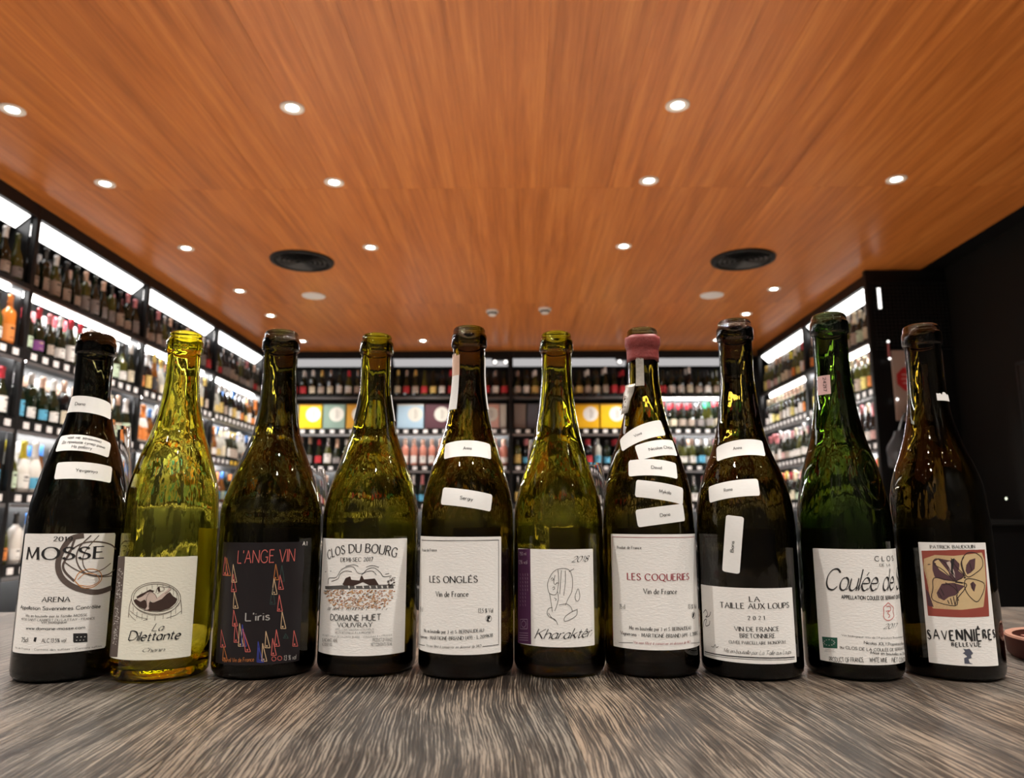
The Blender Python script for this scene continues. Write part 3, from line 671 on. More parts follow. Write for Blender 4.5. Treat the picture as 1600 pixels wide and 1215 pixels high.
# framed panel and small indicator light on the right wall
t = empty('wall_panel', (3.24, 4.36, 0)); tag(t, 'black framed flat panel on the right wall at the frame edge', 'wall panel')
b = MB(); b.box(-0.012, -0.001, -0.40, 0.38, EYE - 0.6, EYE + 0.98, M_WALLB); b.obj('panel', t)
for a in ((-0.40, -0.385, -0.6, 0.98), (0.365, 0.38, -0.6, 0.98), (-0.40, 0.38, 0.965, 0.98)):
    b = MB(); b.box(-0.018, -0.012, a[0], a[1], EYE + a[2], EYE + a[3], M_METAL); b.obj('frame_bar', t)
t = empty('indicator_light', (3.228, 4.99, EYE + 0.11)); tag(t, 'tiny pale glowing indicator light low on the dark right wall', 'light')
b = MB(); b.lathe([(0.012, 0.014), (0.002, 0.012)], M_BLACK, 12, axis='x'); b.obj('housing', t)
b = MB(); b.lathe([(0.0, 0.0), (0.0, 0.008)], glow('indicator', (0.95, 1.0, 0.75), 3), 10, caps=False, axis='x'); b.obj('lens', t, fix=False)

# ------------------------------------------------------------------ the table
TR = math.radians(3.0)
table = empty('plank_table', (0, 0.40, 0), TR)
tag(table, 'weathered grey-brown wooden plank table carrying the ten open wine bottles', 'table')
pw = 0.227
xs = [-1.19 + 0.0 + i * pw for i in range(11)]
off = (0.035 - xs[5])
for i in range(10):
    x = xs[i] + off
    L0, L1 = -0.95, 0.665
    cut = (-0.95, 0.665) if i % 2 else (-0.95, -0.35, 0.665)
    for a, c in zip(cut, cut[1:]):
        b = MB(); b.box(0.0001, pw - 0.0001, 0.0001, c - a - 0.0001, -0.028, 0, M_TABLE)
        o = b.obj('plank', table, loc=(x, a, TABLE_Z), bevel=0.0004)
b = MB(); b.box(-1.0, 1.0, -0.86, 0.56, TABLE_Z - 0.10, TABLE_Z - 0.029, M_BLACK); b.obj('apron', table)
for sx in (-0.95, 0.90):
    for sy in (-0.82, 0.48):
        b = MB(); b.box(sx, sx + 0.06, sy, sy + 0.06, 0, TABLE_Z - 0.10, M_BLACK); b.obj('leg', table, bevel=0.003)
# round wooden bowl at the right edge
t = empty('wooden_bowl', (0.519, 0.705, TABLE_Z)); tag(t, 'low round reddish wooden bowl at the right edge of the table', 'bowl')
M_BOWL = plain('bowl_wood', (0.05, 0.013, 0.008), 0.6, spec=0.15, bscale=30)
b = MB(); b.lathe([(0.0005, 0.0), (0.0005, 0.063), (0.004, 0.066), (0.0185, 0.067), (0.020, 0.065), (0.0195, 0.061), (0.0075, 0.058), (0.006, 0.0)], M_BOWL, 56, caps=False); b.obj('bowl_body', t, True)
b = MB(); b.lathe([(0.0185, 0.0672), (0.0202, 0.0662), (0.0204, 0.0625), (0.0192, 0.0605)], plain('bowl_rim_wood', (0.26, 0.13, 0.09), 0.6, spec=0.2), 56, caps=False); b.obj('rim', t, True)
b = MB(); rnd = random.Random(3)
M_CHIP = [plain('chip_dark', (0.09, 0.02, 0.015), 0.5), plain('chip_pink', (0.28, 0.12, 0.09), 0.5), plain('chip_red', (0.25, 0.06, 0.045), 0.5)]
for k in range(900):
    a = rnd.random() * 6.283; r = 0.055 * math.sqrt(rnd.random()); s = 0.0012 + rnd.random() * 0.0016
    x, y, z = r * math.cos(a), r * math.sin(a), 0.0095 + 0.007 * rnd.random()
    b.box(x - s, x + s, y - s, y + s, z - s * .6, z + s * .6, M_CHIP[rnd.randrange(3)])
tag(b.obj('bed_of_chips', loc=(0.519, 0.705, TABLE_Z)), 'loose reddish chips filling the wooden bowl', 'chips', kind='stuff')

# ------------------------------------------------------------------ stroke lettering
GA = {}
def G(ch, w, *st): GA[ch] = (w, [([tuple(map(float, q.split(','))) for q in s.lstrip('~').split()], s.startswith('~')) for s in st])
G('A', .80, '0,0 .4,1 .8,0', '.15,.36 .65,.36'); G('B', .60, '0,0 0,1', '~0,1 .3,1 .48,.9 .52,.76 .44,.59 .25,.54 0,.54', '~0,.54 .3,.54 .54,.45 .6,.27 .52,.08 .3,0 0,0')
G('C', .78, '~.76,.82 .6,.96 .42,1 .2,.93 .04,.72 0,.5 .04,.27 .2,.07 .42,0 .6,.03 .77,.18'); G('D', .78, '0,0 0,1', '~0,1 .3,1 .58,.9 .75,.68 .78,.5 .75,.32 .58,.1 .3,0 0,0')
G('E', .54, '0,0 0,1', '0,1 .5,1', '0,.54 .42,.54', '0,0 .54,0'); G('F', .52, '0,0 0,1', '0,1 .5,1', '0,.54 .42,.54')
G('G', .84, '~.76,.82 .6,.96 .42,1 .2,.93 .04,.72 0,.5 .04,.27 .2,.07 .42,0 .62,.03 .78,.14', '.78,.14 .78,.44', '.56,.44 .86,.44'); G('H', .74, '0,0 0,1', '.74,0 .74,1', '0,.53 .74,.53')
G('I', .0, '0,0 0,1'); G('J', .3, '~.3,1 .3,.3 .26,.05 .12,-.05 0,0'); G('K', .68, '0,0 0,1', '.62,1 0,.42', '.18,.58 .68,0'); G('L', .52, '0,0 0,1', '0,0 .52,0')
G('M', .92, '.04,0 .1,1', '.1,1 .46,.1 .82,1', '.82,1 .9,0'); G('N', .76, '0,0 0,1', '0,1 .76,0', '.76,0 .76,1'); G('O', .86, '~.43,1 .2,.93 .04,.72 0,.5 .04,.28 .2,.07 .43,0 .66,.07 .82,.28 .86,.5 .82,.72 .66,.93 .43,1')
G('P', .56, '0,0 0,1', '~0,1 .3,1 .5,.92 .56,.73 .5,.55 .3,.46 0,.46'); G('Q', .9, '~.43,1 .2,.93 .04,.72 0,.5 .04,.28 .2,.07 .43,0 .66,.07 .82,.28 .86,.5 .82,.72 .66,.93 .43,1', '~.5,.1 .7,-.12 .95,-.2')
G('R', .66, '0,0 0,1', '~0,1 .3,1 .5,.92 .55,.75 .5,.58 .3,.5 0,.5', '.28,.5 .66,0'); G('S', .52, '~.47,.84 .36,.97 .22,1 .07,.92 .02,.77 .1,.62 .26,.52 .44,.4 .51,.24 .44,.07 .26,0 .1,.03 0,.17')
G('T', .72, '.36,0 .36,1', '0,1 .72,1'); G('U', .72, '~0,1 0,.35 .06,.1 .2,.0 .36,-.01 .54,.0 .66,.1 .72,.35 .72,1'); G('V', .78, '0,1 .4,0 .78,1'); G('W', 1.1, '0,1 .3,0 .55,.9 .8,0 1.1,1')
G('X', .7, '0,1 .7,0', '.66,1 .02,0'); G('Y', .7, '0,1 .35,.5 .7,1', '.35,.5 .35,0'); G('Z', .64, '0,1 .64,1 0,0 .64,0')
G('0', .52, '~.26,1 .07,.87 0,.5 .07,.13 .26,0 .45,.13 .52,.5 .45,.87 .26,1'); G('1', .22, '.0,.84 .16,1 .16,0'); G('2', .5, '~.03,.78 .12,.96 .28,1 .44,.9 .46,.7 .34,.46 0,0', '0,0 .5,0')
G('3', .48, '~.03,.88 .2,1 .4,.93 .42,.72 .2,.54 .42,.44 .47,.22 .32,.02 .14,0 0,.1'); G('4', .54, '.4,0 .4,1 0,.3 .54,.3'); G('5', .48, '.42,1 .1,1 .06,.56', '~.06,.56 .24,.64 .44,.52 .48,.3 .38,.06 .18,0 0,.08')
G('6', .5, '~.42,.95 .2,.85 .04,.55 .03,.25 .2,0 .42,.07 .49,.3 .4,.52 .2,.55 .05,.4'); G('7', .48, '0,1 .48,1 .16,0'); G('8', .5, '~.25,1 .07,.9 .07,.68 .25,.54 .46,.38 .46,.12 .25,0 .04,.12 .04,.38 .25,.54 .43,.68 .43,.9 .25,1')
G('9', .5, '~.08,.05 .3,.15 .46,.45 .47,.75 .3,1 .08,.93 .01,.7 .1,.48 .3,.45 .45,.6'); G('.', .04, '0,0 .0,.05'); G(',', .06, '.04,.05 0,-.13'); G("'", .06, '.04,1 .02,.78'); G('-', .26, '0,.36 .26,.36'); G(':', .04, '0,0 0,.05', '0,.5 0,.55')
G('(', .16, '~.16,1.05 .03,.75 0,.45 .03,.15 .16,-.15'); G(')', .16, '~0,1.05 .13,.75 .16,.45 .13,.15 0,-.15'); G('%', .7, '.6,1 .1,0', '~.15,1 0,.76 .15,.54 .3,.76 .15,1', '~.55,.46 .4,.24 .55,0 .7,.24 .55,.46'); G('*', .3, '0,.35 .3,.65', '0,.65 .3,.35', '.15,.3 .15,.7'); G(' ', .22)
G('a', .46, '~.40,.5 .24,.6 .07,.5 0,.3 .07,.08 .2,0 .34,.08 .42,.28', '.42,.58 .42,0'); G('b', .46, '0,1 0,0', '~0,.38 .1,.54 .25,.6 .4,.5 .46,.3 .4,.08 .25,0 .1,.05 0,.2'); G('c', .42, '~.4,.48 .25,.6 .08,.52 0,.3 .08,.08 .25,0 .42,.12')
G('d', .46, '~.46,.38 .36,.54 .2,.6 .06,.5 0,.3 .06,.08 .2,0 .36,.06 .46,.22', '.46,1 .46,0'); G('e', .44, '~0,.33 .43,.35 .38,.53 .23,.6 .08,.52 0,.3 .08,.08 .25,0 .43,.12'); G('f', .32, '~.34,.95 .22,1 .13,.9 .12,.7 .12,0', '0,.58 .28,.58')
G('g', .46, '~.44,.5 .28,.6 .1,.54 0,.32 .08,.08 .22,.02 .38,.1 .44,.25', '~.44,.58 .44,-.1 .36,-.27 .2,-.3 .05,-.24'); G('h', .44, '0,1 0,0', '~0,.38 .12,.55 .26,.6 .4,.52 .44,.35 .44,0'); G('i', .02, '0,.58 0,0', '0,.8 0,.86'); G('j', .12, '~.12,.58 .12,-.1 .08,-.25 0,-.28', '.12,.8 .12,.86')
G('k', .42, '0,1 0,0', '.38,.58 0,.24', '.14,.36 .42,0'); G('l', .02, '0,1 0,0'); G('m', .72, '0,.58 0,0', '~0,.4 .1,.56 .22,.6 .33,.52 .36,.36 .36,0', '~.36,.4 .46,.56 .58,.6 .69,.52 .72,.36 .72,0'); G('n', .44, '0,.58 0,0', '~0,.38 .12,.55 .26,.6 .4,.52 .44,.35 .44,0')
G('o', .48, '~.24,.6 .07,.52 0,.3 .07,.08 .24,0 .41,.08 .48,.3 .41,.52 .24,.6'); G('p', .46, '0,.58 0,-.3', '~0,.38 .1,.54 .25,.6 .4,.5 .46,.3 .4,.08 .25,0 .1,.05 0,.2'); G('q', .46, '~.46,.38 .36,.54 .2,.6 .06,.5 0,.3 .06,.08 .2,0 .36,.06 .46,.22', '.46,.58 .46,-.3'); G('r', .28, '0,.58 0,0', '~0,.36 .08,.52 .2,.6 .3,.57')
G('s', .34, '~.31,.5 .2,.6 .06,.55 .03,.43 .14,.33 .28,.25 .33,.13 .22,0 .08,.02 0,.12'); G('t', .28, '~.12,.82 .12,.15 .16,.02 .28,.03', '0,.58 .28,.58'); G('u', .44, '~0,.58 0,.2 .06,.04 .2,0 .34,.08 .43,.22', '.44,.58 .44,0'); G('v', .42, '0,.58 .21,0 .42,.58'); G('w', .64, '0,.58 .16,0 .32,.5 .48,0 .64,.58'); G('x', .4, '0,.58 .4,0', '.38,.58 .02,0')
G('y', .42, '0,.58 .22,.02', '~.42,.58 .2,-.05 .1,-.26 0,-.3'); G('z', .38, '0,.58 .38,.58 0,0 .38,0')
for a, (base, acc) in {'é': ('e', 'a'), 'è': ('e', 'g'), 'ê': ('e', 'c'), 'ô': ('o', 'c'), 'â': ('a', 'c'), 'à': ('a', 'g'), 'É': ('E', 'A'), 'È': ('E', 'G'), 'Ê': ('E', 'C'), 'Ô': ('O', 'C'), 'À': ('A', 'G'), 'ț': ('t', 'x')}.items():
    w, st = GA[base]; t0 = 1.06 if acc.isupper() or base.isupper() else .70
    k = {'a': [(w * .4, t0), (w * .65, t0 + .16)], 'g': [(w * .35, t0 + .16), (w * .6, t0)], 'c': [(w * .25, t0), (w * .5, t0 + .14), (w * .75, t0)], 'x': [(w * .5, -.1), (w * .45, -.22)]}[acc.lower()]
    GA[a] = (w, st + [(k, False)])
# cyrillic letters used on one sticker
G('Н', .7, '0,0 0,1', '.7,0 .7,1', '0,.53 .7,.53'); G('Д', .7, '.1,0 .25,1 .6,1 .6,0', '0,-.12 0,0 .72,0 .72,-.12'); G('п', .44, '0,0 0,.58 .44,.58 .44,0'); G('т', .4, '.2,0 .2,.58', '0,.58 .4,.58'); G('и', .44, '0,.58 0,0 .44,.58 .44,0'); G('й', .44, '0,.58 0,0 .44,.58 .44,0', '.12,.75 .22,.7 .32,.75')
G('ш', .62, '0,.58 0,0 .62,0 .62,.58', '.31,.58 .31,0'); G('в', .4, '0,0 0,.58', '~0,.58 .3,.55 .3,.34 0,.32', '~0,.32 .36,.28 .36,.03 0,0'); G('б', .46, '~.42,1 .15,.9 .02,.6 .02,.25 .2,0 .4,.08 .46,.3 .36,.52 .18,.55 .04,.4'); G('н', .42, '0,.58 0,0', '.42,.58 .42,0', '0,.3 .42,.3'); G('ч', .38, '~0,.58 .02,.32 .2,.26 .38,.3', '.38,.58 .38,0'); G('з', .34, '~.02,.5 .18,.6 .32,.48 .16,.32 .34,.15 .18,0 0,.08'); G('м', .5, '0,0 .05,.58 .25,.1 .45,.58 .5,0'); G('л', .42, '0,0 .1,.58 .42,.58 .42,0'); G('я', .4, '.4,0 .4,.58 .12,.56 .06,.42 .14,.3 .4,.3', '.18,.28 0,0')
for c, l in {'а': 'a', 'о': 'o', 'р': 'p', 'с': 'c', 'у': 'y', 'е': 'e'}.items(): GA[c] = GA[l]
STY = {  # thick, thin, pen angle, slant, serif
 'roman': (.165, .085, 12, 0, 1), 'ital': (.14, .07, 15, .25, 0), 'sans': (.125, .125, 0, 0, 0), 'bold': (.20, .20, 0, 0, 0), 'thin': (.10, .08, 0, .05, 0),
 'script': (.125, .04, 35, .42, 0), 'brush': (.17, .06, 40, .22, 0), 'jag': (.24, .09, 30, .05, 0)}
def smooth_pts(p, n=4):
    if len(p) < 3: return p
    out = []; closed = p[0] == p[-1]
    for i in range(len(p) - 1):
        p0 = p[i - 1] if i else (p[-2] if closed else p[0]); p1 = p[i]; p2 = p[i + 1]; p3 = p[i + 2] if i + 2 < len(p) else (p[1] if closed else p[-1])
        for k in range(n):
            t = k / n
            out.append(tuple(0.5 * (2 * p1[d] + (p2[d] - p0[d]) * t + (2 * p0[d] - 5 * p1[d] + 4 * p2[d] - p3[d]) * t * t + (3 * p1[d] - p0[d] - 3 * p2[d] + p3[d]) * t ** 3) for d in (0, 1)))
    out.append(p[-1]); return out
def ribbon(pts, wf):
    """quads of a flat stroke; wf(dx, dy, i, n) gives the width"""
    q = []; n = len(pts); L = []; R = []
    for i in range(n):
        a = pts[max(i - 1, 0)]; b = pts[min(i + 1, n - 1)]
        dx, dy = b[0] - a[0], b[1] - a[1]; d = math.hypot(dx, dy) or 1e-9
        w = wf(dx / d, dy / d, i, n) / 2
        if 0 < i < n - 1:
            e0 = (pts[i][0] - a[0], pts[i][1] - a[1]); e1 = (b[0] - pts[i][0], b[1] - pts[i][1])
            l0 = math.hypot(*e0) or 1e-9; l1 = math.hypot(*e1) or 1e-9
            cs = (e0[0] * e1[0] + e0[1] * e1[1]) / l0 / l1
            if cs < 0.3:        # sharp corner: finish one stroke, start the next
                n0 = (-e0[1] / l0 * w, e0[0] / l0 * w); L.append((pts[i][0] + n0[0], pts[i][1] + n0[1])); R.append((pts[i][0] - n0[0], pts[i][1] - n0[1])); L.append(None); R.append(None)
                n1 = (-e1[1] / l1 * w, e1[0] / l1 * w); L.append((pts[i][0] + n1[0], pts[i][1] + n1[1])); R.append((pts[i][0] - n1[0], pts[i][1] - n1[1])); continue
        L.append((pts[i][0] - dy / d * w, pts[i][1] + dx / d * w)); R.append((pts[i][0] + dy / d * w, pts[i][1] - dx / d * w))
    for i in range(len(L) - 1):
        if L[i] and L[i + 1]: q.append((R[i], R[i + 1], L[i + 1], L[i]))
    return q
def text_quads(s, style, light=1.0):
    """quads in units of cap height, plus the natural width"""
    thick, thin, pen, slant, serif = STY[style]; thick *= light; thin *= light; pen = math.radians(pen)
    gap = {'script': .13, 'brush': .14, 'jag': .30, 'sans': .19, 'bold': .24, 'thin': .2}.get(style, .24)
    x = 0.0; out = []; rn = random.Random(s)
    for ch in s:
        if ch not in GA: ch = 'o' if ch.islower() else 'O'
        w, st = GA[ch]
        sc = 1.0; dy0 = 0.0
        if style == 'jag': sc = rn.choice([.70, 1.0, .82, .76]); dy0 = (1 - sc) * rn.random()
        if style == 'brush': dy0 = rn.uniform(-.06, .06)
        for p, sm in st:
            if style == 'jag': pp = p if not sm else p[::2] + ([p[-1]] if len(p) % 2 == 0 else [])
            else: pp = smooth_pts(p, 3) if sm else p
            pp = [(x + a * sc + slant * b * sc, b * sc + dy0) for a, b in pp]
            def wf(dx, dy, i, n):
                f = abs(dx * math.sin(pen) - dy * math.cos(pen))
                w_ = max(thin, thick * f)
                if style in ('script', 'brush', 'jag') and n > 2 and i in (0, n - 1): w_ *= .5
                return w_
            out += ribbon(pp, wf)
            if serif and not sm:
                for (ex, ey), (nx_, ny) in ((pp[0], pp[1]), (pp[-1], pp[-2])):
                    if abs(ey - ny) > .35 * abs(ex - nx_) + .1 and (abs(ey) < .03 or abs(ey - 1) < .03 or abs(ey - .58) < .03 or abs(ey + .3) < .03) and p not in ([(.0, .8), (.0, .86)],):
                        out.append(((ex - .11, ey - .018), (ex + .11, ey - .018), (ex + .11, ey + .018), (ex - .11, ey + .018)))
            elif serif and sm and ch in 'hnmrpbdauil':
                ex, ey = pp[-1]
                if ch in 'hnm': out.append(((ex - .09, ey - .018), (ex + .09, ey - .018), (ex + .09, ey + .018), (ex - .09, ey + .018)))
        if style == 'script' and ch.islower():
            out += ribbon([(x + w * .9, .02), (x + w + .1, .1), (x + w + .28, .36)], lambda *a: .025)
        x += w * sc + gap
    return out, max(x - gap, .01)

BOTTLES={1: (-0.3786,0.6365,0.039,0.2882,[(0.1343,0.03776),(0.1496,0.03515),(0.1667,0.03122),(0.1833,0.02654),(0.1995,0.02104),(0.2165,0.01726),(0.2333,0.0146),(0.2676,0.01318),(0.2763,0.01382)],-0.733,1.305,0.0226,0.1147),2: (-0.2998,0.6381,0.038,0.2901,[(0.1344,0.03704),(0.1502,0.03591),(0.1667,0.0323),(0.1834,0.0274),(0.1996,0.02193),(0.2166,0.01766),(0.2337,0.01506),(0.2503,0.01368),(0.2677,0.01296),(0.2753,0.01444)],-1.076,1.037,0.0175,0.0963),3: (-0.2188,0.6541,0.0426,0.2951,[(0.1345,0.04218),(0.1507,0.03816),(0.1675,0.03283),(0.1846,0.02622),(0.2012,0.02054),(0.2186,0.0173),(0.2361,0.01553),(0.2532,0.01477),(0.2746,0.01446),(0.2799,0.01545)],-0.757,1.012,0.0118,0.1074),4: (-0.1335,0.6652,0.042,0.2945,[(0.1346,0.04124),(0.151,0.03777),(0.1681,0.03242),(0.1855,0.02608),(0.2024,0.02059),(0.22,0.01724),(0.2377,0.01428),(0.2551,0.01362),(0.2731,0.01368),(0.2792,0.01516)],-1.076,1.01,0.0168,0.11),5: (-0.0469,0.6534,0.0403,0.298,[(0.1345,0.0395),(0.1506,0.03721),(0.1674,0.03259),(0.1844,0.02693),(0.2009,0.02222),(0.2182,0.01831),(0.2357,0.01567),(0.2527,0.01444),(0.2758,0.01354),(0.2829,0.01405)],-1.407,0.844,0.0197,0.1119),6: (0.0326,0.6601,0.039,0.2946,[(0.1345,0.03816),(0.1508,0.03484),(0.1677,0.02952),(0.1849,0.02459),(0.2016,0.02039),(0.219,0.01732),(0.2366,0.01505),(0.2537,0.01363),(0.2716,0.01325),(0.2806,0.01419)],-1.12,0.781,0.0243,0.1016),7: (0.1118,0.6615,0.04,0.2983,[(0.1345,0.04),(0.1508,0.03766),(0.1678,0.03371),(0.1849,0.02862),(0.2016,0.02296),(0.219,0.0185),(0.2366,0.01573),(0.2538,0.01379),(0.2717,0.01357)],-1.058,1.341,0.0221,0.1138),8: (0.1944,0.6536,0.0415,0.3039,[(0.1345,0.04027),(0.1505,0.03742),(0.1672,0.03227),(0.1842,0.02555),(0.2007,0.0209),(0.2178,0.01799),(0.2352,0.01616),(0.2521,0.01457),(0.2823,0.01414),(0.2888,0.01444)],-1.437,0.68,0.0135,0.0715),9: (0.2787,0.65,0.0382,0.3083,[(0.1361,0.03671),(0.1531,0.03384),(0.1709,0.03006),(0.1883,0.02469),(0.2058,0.02052),(0.2238,0.01747),(0.242,0.01564),(0.26,0.0146),(0.2877,0.01328),(0.2955,0.01423)],-1.118,1.109,0.013,0.1022),10: (0.3605,0.6492,0.038,0.2977,[(0.1342,0.03698),(0.1503,0.03586),(0.1669,0.03195),(0.1834,0.02587),(0.2,0.02102),(0.217,0.0173),(0.2338,0.01538),(0.2509,0.01448),(0.2788,0.01348),(0.284,0.01437)],-0.96,0.446,0.0124,0.1075)}
